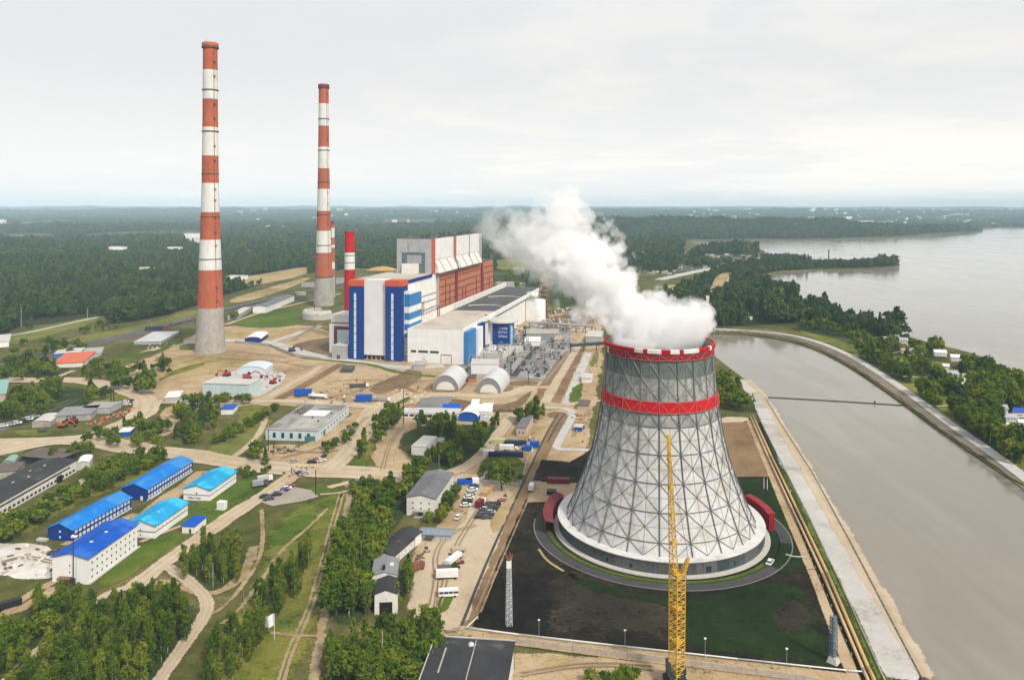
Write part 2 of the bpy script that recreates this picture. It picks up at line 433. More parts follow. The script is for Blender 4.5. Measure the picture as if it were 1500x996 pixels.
def crown_mesh(name, kind, seed, quads, qs):
    """leaf-clump faces spread over clusters hung along limbs; unit tree is 10 m tall"""
    g = np.random.default_rng(seed)
    cl = []
    if kind == 'birch':
        for i in range(40):
            t = g.random() ** .85; z = 1.6 + 8.0 * t
            rr = 1.5 * math.sin(math.pi * min(1, (.16 + .84 * (1 - t) ** .8) * .78)) * g.uniform(.25, 1.05)
            a = g.uniform(0, 6.283); cl.append((rr * math.cos(a), rr * math.sin(a), z, g.uniform(.55, .95) * (1.15 - .55 * t), 1.25))
        cl.append((0, 0, 9.2, .5, 1.4)); cl.append((.2, .1, 8.3, .7, 1.2))
    elif kind == 'round':
        for i in range(40):
            a = g.uniform(0, 6.283); ph = math.asin(g.uniform(-.75, 1)); q = g.uniform(.45, 1.0)
            rad = 3.5 * (1 + .18 * math.sin(2 * a + seed) + .1 * math.sin(5 * a))
            cl.append((rad * q * math.cos(ph) * math.cos(a), rad * q * math.cos(ph) * math.sin(a), 5.4 + 3.5 * q * math.sin(ph), g.uniform(.8, 1.35), .85))
    elif kind == 'conifer':
        for i in range(36):
            t = i / 36; z = 1.0 + 8.6 * t; a = i * 2.4
            rr = 2.0 * (1 - t) * g.uniform(.4, 1); cl.append((rr * math.cos(a), rr * math.sin(a), z, .75 * (1.1 - .8 * t), .6))
    else:   # bush
        for i in range(22):
            a = g.uniform(0, 6.283); q = g.random() ** .5 * 4.6
            cl.append((q * math.cos(a), q * math.sin(a), g.uniform(1.2, 5.2) * (1 - .09 * q), g.uniform(1.1, 1.9), .8))
    cl = np.array(cl); k = len(cl)
    per = quads // k
    c = np.repeat(cl, per, 0); n = len(c)
    dirs = g.normal(size=(n, 3)); dirs /= np.linalg.norm(dirs, axis=1)[:, None]
    rad = g.random(n) ** .45
    p = c[:, :3] + dirs * rad[:, None] * c[:, 3:4] * np.stack([np.ones(n), np.ones(n), c[:, 4]], 1)
    nn = dirs * .8 + g.normal(size=(n, 3)) * .55 + np.array([0, 0, .35]); nn /= np.linalg.norm(nn, axis=1)[:, None]
    t = np.cross(nn, g.normal(size=(n, 3))); t /= np.linalg.norm(t, axis=1)[:, None]; bt = np.cross(nn, t)
    s = qs * g.uniform(.6, 1.3, n)[:, None]
    if kind == 'birch': t = t * .8 + np.array([0, 0, -.35]) ; 
    v = np.stack([p - t * s - bt * s * .6, p + t * s * .2 - bt * s * .8, p + t * s + bt * s * .3, p - t * s * .1 + bt * s * .8], 1).reshape(-1, 3)
    v[:, 2] = np.maximum(v[:, 2], .15)
    me = bpy.data.meshes.new(name); me.from_pydata(v.tolist(), [], np.arange(4 * n).reshape(-1, 4).tolist())
    ct = g.random(k)
    setattr_f(me, 'tint', np.repeat(np.clip(np.repeat(ct, per) * .65 + g.random(n) * .35, 0, 1), 4).tolist())
    me.materials.append(PINE if kind == 'conifer' else LEAF); me.update(); return me
def trunk_mesh(name, kind, seed):
    g = random.Random(seed); mb = MB().mat(BARKL if kind == 'birch' else BARKD); mb.smooth = True
    h = {'birch': 8.5, 'round': 5.5, 'conifer': 9.2, 'bush': 2.0}[kind]; r = {'birch': .15, 'round': .3, 'conifer': .2, 'bush': .12}[kind]
    pts = [Vector((0, 0, -.1))]
    for i in range(1, 5): pts.append(Vector((g.uniform(-.12, .12), g.uniform(-.12, .12), h * i / 4)))
    for i in range(4): mb.tube(pts[i], pts[i + 1], r * (1 - i * .22), 6, r * (1 - (i + 1) * .22))
    for i in range(7 if kind != 'bush' else 4):
        t = g.uniform(.3, .95); a = i * 2.1 + g.random(); p = Vector((0, 0, h * t)); L = (h * .3 if kind != 'birch' else h * .15) * g.uniform(.7, 1.2)
        mb.tube(p, p + Vector((L * math.cos(a), L * math.sin(a), L * .7)), r * .45, 5, r * .12)
    return mb.mesh(name)
KINDS = {}
for kd, nv, q, qs in (('birch', 5, 1250, .27), ('round', 5, 1350, .36), ('conifer', 2, 900, .28), ('bush', 3, 800, .45)):
    KINDS[kd] = [(crown_mesh('crown', kd, 10 + i, q, qs), trunk_mesh('trunk', kd, 20 + i)) for i in range(nv)]
CLEAR = [(402, 937, 16, -8, 45), (357, 899, 8, -4, 30), (312, 862, 6, -2, 8), (529, 838, 6, -2, 20)] + [(x, y, w_ * .8, -4, 15) for x, y, w_ in ((1311, 494, 9), (1297, 500, 6), (1324, 503, 8), (1328, 518, 10), (1378, 522, 12), (1401, 529, 10), (1435, 539, 9), (1393, 554, 16), (1410, 571, 11), (1470, 606, 9), (1482, 618, 12), (1494, 611, 9), (1356, 514, 6))]
TREES = []     # (pos, height, kind, label, category, group, widen)
def grove(poly, n, hr, kinds, label, group, name='birch_tree', cat='tree', widen=(.95, 1.25), mind=3.0, must=False):
    xs = [p[0] for p in poly]; ys = [p[1] for p in poly]; got = []; tries = 0
    wp = [G(*p).to_2d() for p in poly]; x0 = min(p.x for p in wp); x1 = max(p.x for p in wp); y0 = min(p.y for p in wp); y1 = max(p.y for p in wp)
    wl = [tuple(p) for p in wp]
    while len(got) < n and tries < n * 80:
        tries += 1
        p = (rng.uniform(x0, x1), rng.uniform(y0, y1))
        if not inpoly(p[0], p[1], wl): continue
        if any((p[0] - q[0]) ** 2 + (p[1] - q[1]) ** 2 < mind * mind for q in got): continue
        ppx = PX(p[0], p[1])
        if any(abs(ppx[0] - hx) < hw and y0_ < ppx[1] - hy < y1_ for hx, hy, hw, y0_, y1_ in CLEAR): tries += 0; continue
        got.append(p)
        k = rng.choice(kinds)
        TREES.append((p, rng.uniform(*hr), k, label, cat, group, rng.uniform(*widen), must))
B3 = ['birch']; RD = ['round', 'round', 'birch']; HG = ['bush', 'round']
grove([(0, 1010), (60, 990), (120, 945), (170, 905), (205, 892), (245, 892), (272, 912), (278, 940), (235, 975), (190, 1030), (60, 1060)], 88, (11, 15.5), B3, 'slender green birch in the dense grove at the bottom left corner', 'birches of the bottom left grove', widen=(.72, .98), mind=2.9)
grove([(34, 912), (60, 895), (100, 890), (135, 900), (122, 930), (70, 938)], 9, (10, 13), RD, 'dark leafy tree below the bare white yard near the vivid blue-roofed block', 'trees below the bare white yard', 'leafy_tree')
grove([(-10, 985), (0, 935), (48, 948), (45, 985)], 6, (9, 12), RD, 'leafy tree at the left edge of the photo beside the sand track', 'trees at the bottom left edge', 'leafy_tree')
grove([(262, 838), (296, 812), (352, 802), (352, 856), (312, 866), (272, 856)], 20, (10, 14), ['birch'], 'pale-stemmed birch in the copse between the dirt crossroads and the small blue-roofed hut', 'birches by the dirt crossroads', widen=(.72, .98), mind=4)
grove([(372, 895), (400, 862), (452, 812), (466, 832), (432, 882), (398, 912)], 24, (9, 13), B3, 'birch in the narrow belt crossing the meadow above the white flag', 'meadow belt birches', widen=(.72, .98), mind=3.5)
grove([(302, 985), (322, 938), (384, 918), (396, 938), (352, 990), (302, 1015)], 22, (9, 12), B3, 'young birch in the clump just left of the white flag', 'birches beside the flag', widen=(.72, .98), mind=3.6)
grove([(482, 912), (486, 850), (512, 772), (540, 728), (578, 742), (558, 800), (548, 850), (540, 905)], 52, (11, 15), RD, 'dense leafy tree in the belt between the twin track and the black-roofed barn', 'trees of the long middle belt', 'leafy_tree', mind=4.2)
grove([(558, 712), (590, 690), (632, 690), (628, 705), (592, 735), (570, 745)], 12, (8, 12), RD, 'leafy tree crowding the left side of the white house with a slate grey roof', 'trees left of the slate-roofed house', 'leafy_tree')
grove([(478, 1005), (484, 960), (560, 940), (638, 930), (652, 958), (622, 1005), (560, 1030)], 36, (9, 13), RD, 'broad leafy tree in the thicket at the bottom beside the large black roof', 'trees of the bottom thicket', 'leafy_tree', mind=4.2)
grove([(622, 770), (640, 752), (672, 718), (684, 732), (662, 764), (642, 775)], 9, (6, 9), RD, 'bushy tree against the right wall of the white house with a slate grey roof', 'bushes right of the slate-roofed house', 'bushy_tree')
grove([(524, 676), (534, 645), (562, 612), (582, 614), (574, 634), (546, 664)], 13, (8, 12), RD, 'leafy tree in the strip beside the sand road right of the flat grey-roofed workshop', 'trees right of the workshop', 'leafy_tree')
grove([(590, 690), (640, 660), (640, 640), (600, 640), (620, 622), (700, 628), (732, 626), (712, 664), (660, 692)], 41, (8, 13), RD, 'leafy tree in the grove around the small white hut and its rubble', 'grove around the small white hut', 'leafy_tree')
grove([(742, 640), (752, 612), (785, 606), (802, 616), (788, 630), (758, 628)], 10, (10, 15), RD, 'tall dark tree clustered round the little pink-walled house', 'trees at the pink-walled house', 'leafy_tree')
grove([(728, 719), (738, 719), (738, 714), (728, 714)], 1, (18, 18.5), ['round'], 'single large round tree standing alone in the sandy yard', None, 'lone_tree', widen=(1.0, 1.05), must=True)
grove([(125, 655), (140, 636), (200, 622), (245, 627), (240, 648), (200, 658)], 25, (7, 11), RD, 'leafy tree on the green island inside the bend of the sand road', 'trees on the road island', 'leafy_tree')
grove([(256, 645), (262, 602), (300, 592), (325, 597), (330, 612), (308, 640), (272, 660)], 32, (9, 14), ['round', 'birch', 'conifer'], 'dark tree in the clump below the pale blue shed', 'clump below the pale blue shed', 'leafy_tree')
grove([(312, 650), (400, 602), (420, 597), (332, 648)], 25, (5, 8), HG, 'low bushy tree of the hedge row left of the flat grey-roofed workshop', 'hedge left of the workshop', 'hedge_tree')
grove([(0, 775), (60, 748), (115, 718), (135, 692), (160, 682), (225, 668), (246, 674), (180, 708), (110, 738), (20, 792), (0, 805)], 57, (6, 9.5), HG + ['round'], 'bushy tree in the hedge behind the two long dark blue halls', 'hedge behind the blue halls', 'hedge_tree', mind=4.4)
grove([(70, 678), (92, 662), (134, 664), (136, 674), (102, 682)], 7, (7, 10), RD, 'leafy tree behind the long white office block with a dark roof', 'trees behind the long white block', 'leafy_tree')
grove([(0, 598), (20, 574), (100, 568), (140, 574), (135, 592), (100, 604), (50, 612), (10, 624)], 38, (9, 14), RD, 'leafy tree between the sand road and the dark railway sidings', 'trees by the sidings', 'leafy_tree')
grove([(150, 590), (160, 572), (166, 590)], 1, (12, 12.5), ['round'], 'dark round tree behind the low grey storage sheds', None, 'leafy_tree', must=True)
grove([(0, 555), (12, 530), (75, 532), (105, 548), (60, 560), (0, 562)], 32, (9, 14), RD, 'dark tree in the wood left of the orange-roofed building', 'wood left of the orange roof', 'leafy_tree')
grove([(112, 556), (140, 532), (172, 535), (172, 556), (140, 562)], 19, (8, 12), RD, 'dark tree just below the orange-roofed building', 'trees below the orange roof', 'leafy_tree')
grove([(163, 580), (172, 556), (205, 548), (232, 560), (236, 574), (214, 582)], 19, (11, 16), RD, 'bright rounded tree in the clump at the bend of the sand road', 'clump at the sand bend', 'leafy_tree')
grove([(20, 522), (30, 508), (90, 505), (140, 512), (130, 522), (60, 526)], 19, (8, 13), RD, 'tree in front of the railway embankment at the far left', 'trees along the embankment', 'leafy_tree')
grove([(238, 545), (242, 543), (246, 546)], 1, (14, 14.5), ['conifer'], 'narrow dark tree alone on the yellow field below the tallest chimney', None, 'narrow_tree', must=True)
grove([(1046, 566), (1058, 552), (1084, 580), (1103, 606), (1072, 610), (1050, 604)], 16, (12, 18), RD, 'dark rounded tree beside the canal right of the cooling tower', 'trees right of the cooling tower', 'leafy_tree', mind=6)
grove([(852, 1002), (870, 994), (930, 994), (930, 1008)], 6, (4, 6.5), ['bush', 'round'], 'low bush in the sandy ground beyond the concrete fence at the bottom', 'bushes at the bottom fence', 'bush')
grove([(655, 842), (672, 838), (676, 842)], 1, (5, 5.5), ['round'], 'small tree among the trailers in the sandy yard', None, 'small_tree', must=True)
grove([(576, 890), (590, 870), (598, 840), (602, 850), (596, 880), (584, 900)], 7, (9, 12), ['birch', 'conifer'], 'tall narrow tree beside the garage with black doors', 'trees right of the garage', 'leafy_tree')
grove([(394, 700), (372, 678), (365, 665), (392, 668)], 3, (9, 11), ['conifer', 'round'], 'small dark tree at the road fork left of the workshop yard', 'trees at the road fork', 'leafy_tree')
grove([(345, 695), (398, 688), (396, 700), (360, 706)], 8, (4, 6), HG, 'low shrub on the road verge behind the small turquoise-roofed white hall', 'shrubs on the road verge', 'shrub')
grove([(488, 740), (540, 700), (550, 702), (545, 716)], 5, (5, 8), HG, 'low shrub at the fork below the sand crossroads', 'shrubs below the crossroads', 'shrub')
grove([(740, 690), (770, 700), (765, 712), (706, 706), (700, 690)], 8, (4, 6), HG, 'low bush in the walled plot below the blue containers', 'bushes in the walled plot', 'bush')
grove([(340, 470), (352, 462), (352, 470)], 2, (14, 16), ['round'], 'dark tree just right of the tallest chimney at its concrete foot', 'trees right of the tallest chimney', 'leafy_tree')
grove([(470, 660), (500, 640), (520, 622), (524, 630), (505, 655), (480, 668)], 14, (4, 7), HG, 'low bush along the right wall of the flat grey-roofed workshop', 'bushes right of the workshop', 'bush')
grove([(560, 604), (588, 600), (592, 612), (570, 616)], 8, (6, 9), RD, 'tree by the dark pole beside the site office', 'trees by the site office', 'leafy_tree')
grove([(735, 420), (745, 404), (795, 398), (800, 418), (760, 424)], 26, (14, 20), RD, 'dark tree behind the far end of the turbine hall', 'trees behind the turbine hall', 'leafy_tree', mind=7)
grove([(270, 590), (296, 586), (296, 592), (276, 596)], 6, (5, 8), HG, 'low bush at the pale blue shed wall', 'bushes at the pale blue shed', 'bush')
grove([(300, 586), (366, 586), (368, 592), (300, 592)], 16, (5, 8), HG, 'low bush in front of the pale blue shed', 'bushes in front of the pale blue shed', 'bush')
grove([(200, 545), (240, 530), (262, 532), (250, 550), (222, 558)], 10, (6, 10), RD, 'small tree on the dry field left of the pale blue shed', 'trees on the dry field', 'leafy_tree')
grove([(118, 478), (165, 474), (200, 478), (160, 490), (120, 492)], 14, (6, 10), RD, 'small tree on the meadow below the far forest', 'trees on the meadow', 'leafy_tree')
# village on the tongue of land between canal and lake (rows of px, count)
VIL = [([(1296, 532), (1336, 558), (1330, 564), (1288, 538)], 12), ([(1392, 606), (1430, 612), (1488, 656), (1500, 672), (1490, 684), (1440, 646)], 46), ([(1160, 474), (1220, 482), (1262, 494), (1240, 500), (1180, 486)], 22), ([(1350, 574), (1378, 596), (1370, 600), (1346, 582)], 10), ([(1420, 560), (1460, 566), (1470, 582), (1430, 576)], 18), ([(1260, 516), (1290, 530), (1286, 538), (1256, 522)], 8), ([(1340, 515), (1370, 510), (1390, 528), (1350, 530)], 14), ([(1396, 534), (1445, 540), (1452, 556), (1405, 548)], 16), ([(1452, 548), (1500, 560), (1500, 590), (1460, 570)], 16),
       ([(1318, 526), (1362, 545), (1385, 560), (1350, 556)], 12), ([(1376, 562), (1420, 578), (1420, 592), (1380, 576)], 12), ([(1430, 580), (1500, 575), (1500, 606), (1440, 600)], 34),
       ([(1390, 604), (1420, 608), (1470, 640), (1430, 642)], 22), ([(1240, 500), (1310, 506), (1330, 520), (1280, 522)], 16), ([(1490, 650), (1500, 645), (1500, 672)], 4), ([(1322, 558), (1326, 552), (1330, 560)], 2), ([(1360, 582), (1372, 578), (1376, 588)], 3), ([(1270, 508), (1300, 530), (1296, 536)], 4), ([(1436, 614), (1460, 610), (1470, 622)], 5)]
for pl, n in VIL: grove(pl, n, (11, 18), RD, 'dark leafy tree among the lakeside village houses on the narrow tongue of land', 'village trees', 'leafy_tree', mind=6)
TREES.sort(key=lambda t: (not t[7], -t[1] / t[0][1]))
IND, REST = TREES[:300], TREES[300:]
for (p, h, k, lab, cat, grp, wd, _) in IND:
    cm, tm = rng.choice(KINDS[k])
    nm = {'birch': 'birch_tree', 'bush': 'bush', 'conifer': 'narrow_tree', 'round': 'leafy_tree'}[k]
    r = thing(nm, lab, 'bush' if k == 'bush' else 'tree', (p[0], p[1], 0), rng.uniform(0, 6.28), grp)
    sc_ = h / 10 if k != 'bush' else h / 6
    r.scale = (sc_ * wd, sc_ * wd * rng.uniform(.9, 1.1), sc_)
    link('trunk', tm, r); link('crown', cm, r)

# ------------------------------------------------------------------ woodland: one mass of instanced trees
pts = []; scl = []; vid = []
def put(X, Y, Z, sx, sz, kinds):
    n = len(X); pts.append(np.stack([X, Y, Z], 1)); scl.append(np.stack([sx, sx, sz], 1)); vid.append(kinds)
for (p, h, k, *_r) in REST:
    put(np.array([p[0]]), np.array([p[1]]), np.zeros(1), np.array([h / 10 * 1.1]), np.array([h / 10]), np.array([6 if k == 'birch' else (8 if k == 'conifer' else (7 if p[0] % 2 < 1 else 9))]))
EXC = [[(-60, 343), (75, 343), (80, 344.6), (30, 346.5), (-60, 347)], [(124, 344.8), (160, 341.5), (290, 340.8), (290, 343.5), (130, 345.6)], [(18, 327), (80, 328), (80, 333), (30, 334)], [(160, 361.5), (186, 361), (186, 366), (160, 366.5)],
       [(195, 392), (228, 390), (230, 400), (198, 402)], [(243, 362), (265, 361), (265, 367), (243, 368)], [(330, 402), (365, 404), (365, 418), (330, 414)], [(320, 412), (380, 402), (450, 390), (460, 397), (420, 410), (330, 425)],
       [(200, 440), (222, 436), (222, 446), (202, 448)], [(515, 330), (600, 327), (602, 334), (520, 334)], [(25, 470), (150, 459), (152, 468), (30, 484)], [(720, 380), (790, 380), (800, 402), (730, 398)],
       [(560, 325), (640, 325), (640, 332), (562, 333)], [(268, 340), (300, 340), (300, 365), (268, 362)], [(700, 395), (860, 395), (860, 460), (740, 430)]]
TOWN = [(940, 374), (1010, 372), (1075, 372), (1110, 376), (1112, 386), (1040, 398), (975, 402), (900, 400), (890, 378)]
INC = [[(-120, 322), (-120, 492), (0, 492), (32, 478), (30, 487), (75, 476), (150, 463), (165, 474), (190, 472), (200, 470), (245, 462), (290, 447), (330, 432), (380, 418), (422, 404), (445, 401), (520, 393), (600, 395), (740, 400), (900, 402), (990, 398), (1000, 380), (1000, 366), (1006, 352), (1008, 350.5), (1200, 350.2), (1335, 345.5), (1440, 338.5), (1425, 335), (1460, 333), (1620, 333), (1620, 318), (-120, 318)],
       [(965, 472), (960, 442), (1000, 422), (1062, 396), (1112, 387), (1222, 383.5), (1300, 385), (1318, 387.6), (1300, 390.6), (1200, 393.8), (1138, 397), (1110, 403), (1110, 410), (1142, 416.5), (1168, 428), (1170, 446), (1200, 450), (1252, 468), (1300, 484), (1330, 492), (1330, 500), (1296, 494), (1232, 489), (1185, 472), (1122, 476), (1062, 479), (1012, 474)],
       [(1030, 364), (1060, 364.5), (1095, 366.5), (1117, 370), (1060, 374), (1010, 373)], [(1116, 378), (1150, 379), (1190, 382), (1160, 385), (1116, 384)],
       [(735, 402), (790, 395), (800, 420), (760, 416)]]
EXC += [[(-60, 343), (78, 343), (85, 351), (-60, 354)], [(120, 343), (295, 341), (300, 349), (118, 351)], [(155, 361), (190, 361), (192, 371), (156, 372)], [(240, 362), (270, 361), (272, 371), (240, 372)], [(190, 396), (232, 395), (234, 405), (192, 406)]]
EXC2 = [[(1050, 402), (1074, 398), (1062, 432), (1036, 432)], [(1022, 433), (1070, 433), (1070, 443), (1022, 443)], [(1018, 472), (1030, 444), (1050, 444), (1045, 474)], [(1118, 456), (1140, 452), (1142, 462), (1120, 464)], [(970, 418), (992, 417), (994, 426), (972, 426)],
        [(1150, 474), (1200, 478), (1290, 492), (1232, 490)], [(1082, 452), (1120, 455), (1130, 461), (1086, 460)], [(985, 446), (1015, 440), (1018, 448), (990, 452)]]
def scatter(y0, y1, cell, sc0, flat, u0=-90, u1=1600):
    d0, d1 = D(y1), (15500 if y0 <= 312 else D(y0))
    Ys = np.arange(d0, d1, cell)
    for Y in Ys:
        xa, xb = (u0 - 750) / F * Y, (u1 - 750) / F * Y
        n = int((xb - xa) / cell)
        X = xa + (np.arange(n) + nrng.random(n)) * cell; Yv = Y + nrng.random(n) * cell * 1.2
        u = 750 + F * X / Yv; v = Y0 + F * HC / Yv
        ok = np.zeros(n, bool)
        for pl in INC: ok |= inpoly_np(u, v, pl)
        for pl in EXC: ok &= ~inpoly_np(u, v, pl)
        for pl in EXC2: ok &= ~inpoly_np(u, v, pl)
        tn = inpoly_np(u, v, TOWN); ok |= tn & (nz(X, Yv, .011, 5) + .6 * nz(X, Yv, .03, 8) > .15)
        dens = nz(X, Yv, .006, 1) + .5 * nz(X, Yv, .021, 4)
        thr = np.where(v < 334, -.45 if y0 < 320 else -.8, np.where(u > 940, -.7, -1.0))
        ok &= dens > thr
        ok &= ~((u > 900) & (u < 1000) & (v > 352) & (v < 374) & (nrng.random(n) < .35))
        X, Yv = X[ok], Yv[ok]; n = len(X)
        if not n: continue
        Z = HT(X, Yv)
        st = nz(X, Yv, .0075, 7) + .5 * nz(X, Yv, .019, 2)
        hv = np.where(st > .35, 1.45, np.where(st < -.35, .6, 1.0)) * (1 + .15 * nz(X, Yv, .045, 3))
        sp_ = nz(X, Yv, .0052, 9) + .4 * nz(X, Yv, .023, 6)
        s = sc0 * nrng.uniform(.62, 1.38, n) * hv
        put(X, Yv, Z - .3, s, s * flat * nrng.uniform(.9, 1.15, n), np.where(sp_ > .25, nrng.choice([2, 2, 3, 5], n), np.where(sp_ < -.3, nrng.choice([0, 1, 1, 4], n), nrng.choice([0, 1, 3, 3, 4, 5], n))))
scatter(372, 500, 8.6, 1.5, 1.0)
scatter(334, 372, 14, 2.2, .85)
scatter(318.5, 334, 32, 4.6, .42)
scatter(306, 318.5, 60, 8.5, .28, -60, 1560)
P = np.concatenate(pts); SCL = np.concatenate(scl); VID = np.concatenate(vid)
WOODL = leafmat('forest_leaves', [(0, (.018, .044, .014)), (.35, (.036, .078, .022)), (.7, (.075, .128, .030)), (1, (.160, .195, .044))])
def far_crown(kd, seed):
    me = crown_mesh('crown', kd, seed, 420, .62 if kd != 'birch' else .5); me.materials[0] = WOODL; return me
src = bpy.data.collections.new('woodland_sources')
for i, (kd, sd_) in enumerate((('birch', 41), ('birch', 42), ('conifer', 43), ('round', 44), ('round', 45), ('round', 46), ('birch', 47), ('round', 48), ('conifer', 49), ('round', 50))):
    cme = far_crown(kd, sd_)
    if i > 5 and kd != 'conifer': cme.materials[0] = LEAF
    src.objects.link(bpy.data.objects.new('woodland_tree_%d' % i, cme))
me = bpy.data.meshes.new('woodland'); me.from_pydata(P.tolist(), [], [])
at = me.attributes.new('siz', 'FLOAT_VECTOR', 'POINT'); at.data.foreach_set('vector', SCL.reshape(-1).astype(np.float32))
at = me.attributes.new('vid', 'INT', 'POINT'); at.data.foreach_set('value', VID.astype(np.int32))
at = me.attributes.new('turn', 'FLOAT', 'POINT'); at.data.foreach_set('value', (nrng.random(len(P)) * 6.283).astype(np.float32))
wood = link('woodland', me); tag(wood, kind='stuff')
ng = bpy.data.node_groups.new('woodland', 'GeometryNodeTree')
ng.interface.new_socket('Geometry', in_out='INPUT', socket_type='NodeSocketGeometry'); ng.interface.new_socket('Geometry', in_out='OUTPUT', socket_type='NodeSocketGeometry')
gi = ng.nodes.new('NodeGroupInput'); go = ng.nodes.new('NodeGroupOutput')
ci = ng.nodes.new('GeometryNodeCollectionInfo'); ci.inputs['Collection'].default_value = src; ci.inputs['Separate Children'].default_value = True; ci.inputs['Reset Children'].default_value = True
ip = ng.nodes.new('GeometryNodeInstanceOnPoints'); ip.inputs['Pick Instance'].default_value = True
def gattr(nm, ty):
    n = ng.nodes.new('GeometryNodeInputNamedAttribute'); n.data_type = ty; n.inputs['Name'].default_value = nm
    return [o for o in n.outputs if o.enabled and o.name == 'Attribute'][0]
ng.links.new(gi.outputs[0], ip.inputs['Points']); ng.links.new(ci.outputs[0], ip.inputs['Instance'])
ng.links.new(gattr('vid', 'INT'), ip.inputs['Instance Index']); ng.links.new(gattr('siz', 'FLOAT_VECTOR'), ip.inputs['Scale'])
cx_ = ng.nodes.new('ShaderNodeCombineXYZ'); ng.links.new(gattr('turn', 'FLOAT'), cx_.inputs[2]); ng.links.new(cx_.outputs[0], ip.inputs['Rotation'])
ng.links.new(ip.outputs[0], go.inputs[0])
md = wood.modifiers.new('woodland', 'NODES'); md.node_group = ng
print('trees', len(IND), 'woodland', len(P))
# ------------------------------------------------------------------ shared materials
WHITE = M('white_cladding', (.72, .72, .71), .07, .12, .6, streak=.16, c2=(.55, .54, .52), lo=.6, hi=.72)
WHITE2 = M('white_plaster', (.68, .66, .62), .1, .2, .85, streak=.22, c2=(.48, .45, .40), lo=.58, hi=.7)
PANEL = M('ribbed_white_panel', (.66, .66, .67), .05, .1, .5, streak=.1, seam=(1.2, .09, .86))
BLUE = M('deep_blue_cladding', (.006, .040, .215), .1, .1, .65, spec=.08, streak=.15, seam=(1.6, .06, .8))
BLUER = M('cobalt_blue_roof', (.006, .080, .42), .16, .12, .65, spec=.08, c2=(.03, .13, .46), lo=.5, hi=.62, streak=.1, seam=(1.1, .08, .82))
BLUER2 = M('azure_roof', (.008, .165, .52), .16, .12, .65, spec=.08, c2=(.05, .22, .52), lo=.5, hi=.64, streak=.1, seam=(1.1, .08, .82))
TURQ = M('turquoise_roof', (.014, .28, .54), .1, .15, .65, spec=.08, c2=(.05, .42, .62), lo=.52, hi=.62, seam=(1.1, .08, .85))
NAVY = M('navy_cladding', (.010, .030, .16), .12, .2, .6, spec=.08)
MIDBLUE = M('mid_blue_panel', (.02, .17, .42), .1, .2, .45)
ORANGE = M('orange_trim', (.50, .085, .035), .12, .3, .6)
TERRA = M('terracotta_cladding', (.44, .16, .09), .10, .12, .8, spec=.1, streak=.22, c2=(.36, .13, .08), lo=.55, hi=.7)
CONC = M('concrete', (.36, .34, .31), .14, .12, .9, streak=.3, c2=(.24, .225, .20), lo=.52, hi=.68)
CONCL = M('pale_concrete', (.47, .455, .43), .1, .1, .9, streak=.14, c2=(.36, .34, .31), lo=.54, hi=.68)
GREYP = M('grey_panel', (.36, .365, .37), .1, .15, .7, streak=.25, seam=(2.5, .05, .7))
ROOFL = M('pale_roof_felt', (.46, .41, .35), .12, .06, .9, c2=(.34, .30, .26), lo=.5, hi=.66)
ROOFD = M('dark_roof_felt', (.070, .072, .077), .2, .1, .9, c2=(.14, .135, .13), lo=.56, hi=.7)
ROOFK = M('black_roof_felt', (.030, .031, .034), .25, .1, .85, c2=(.085, .085, .085), lo=.6, hi=.72)
ROOFG = M('grey_roof_sheet', (.22, .225, .235), .15, .15, .75, c2=(.13, .13, .13), lo=.55, hi=.68, seam=(1.5, .06, .8))
ROOFB = M('brown_roof_felt', (.115, .095, .082), .2, .1, .9, c2=(.17, .15, .13), lo=.55, hi=.68)
SLATE = M('slate_grey_roof', (.13, .135, .145), .18, .12, .8, c2=(.2, .2, .2), lo=.58, hi=.7)
MAROON = M('maroon_cladding', (.16, .012, .022), .12, .2, .6, streak=.2)
RED = M('signal_red', (.44, .010, .014), .1, .15, .6, spec=.1, streak=.15)
STEEL = M('dark_steel', (.075, .08, .088), .2, .5, .6, metal=.2)
GALV = M('galvanised_steel', (.36, .38, .40), .15, .5, .45, metal=.4)
RUST = M('rusty_steel', (.20, .085, .045), .3, .8, .8)
GLASS = M('dark_window_glass', (.025, .032, .042), .35, .3, .12, spec=.6)
PALEGL = M('pale_glazing', (.50, .62, .66), .1, .3, .15, spec=.6)
FRAMEW = M('white_frame', (.70, .70, .69), .06, .8, .6)
BLACK = M('black_paint', (.012, .012, .013), .2, .8, .6)
YEL = M('crane_yellow', (.60, .36, .035), .12, .4, .55, c2=(.35, .2, .05), lo=.62, hi=.72)
CHR = M('chimney_orange_red', (.41, .115, .060), .14, .05, .85, spec=.1, streak=.5, c2=(.33, .10, .06), lo=.5, hi=.66)
CHW = M('chimney_white', (.64, .64, .615), .08, .05, .8, streak=.32, c2=(.52, .50, .46), lo=.54, hi=.7)
TAN = M('tan_wall', (.42, .34, .26), .12, .2, .9)
TARP = M('blue_tarp', (.012, .085, .40), .15, .5, .6, spec=.08)

def axisbox(px_corner, theta): pass
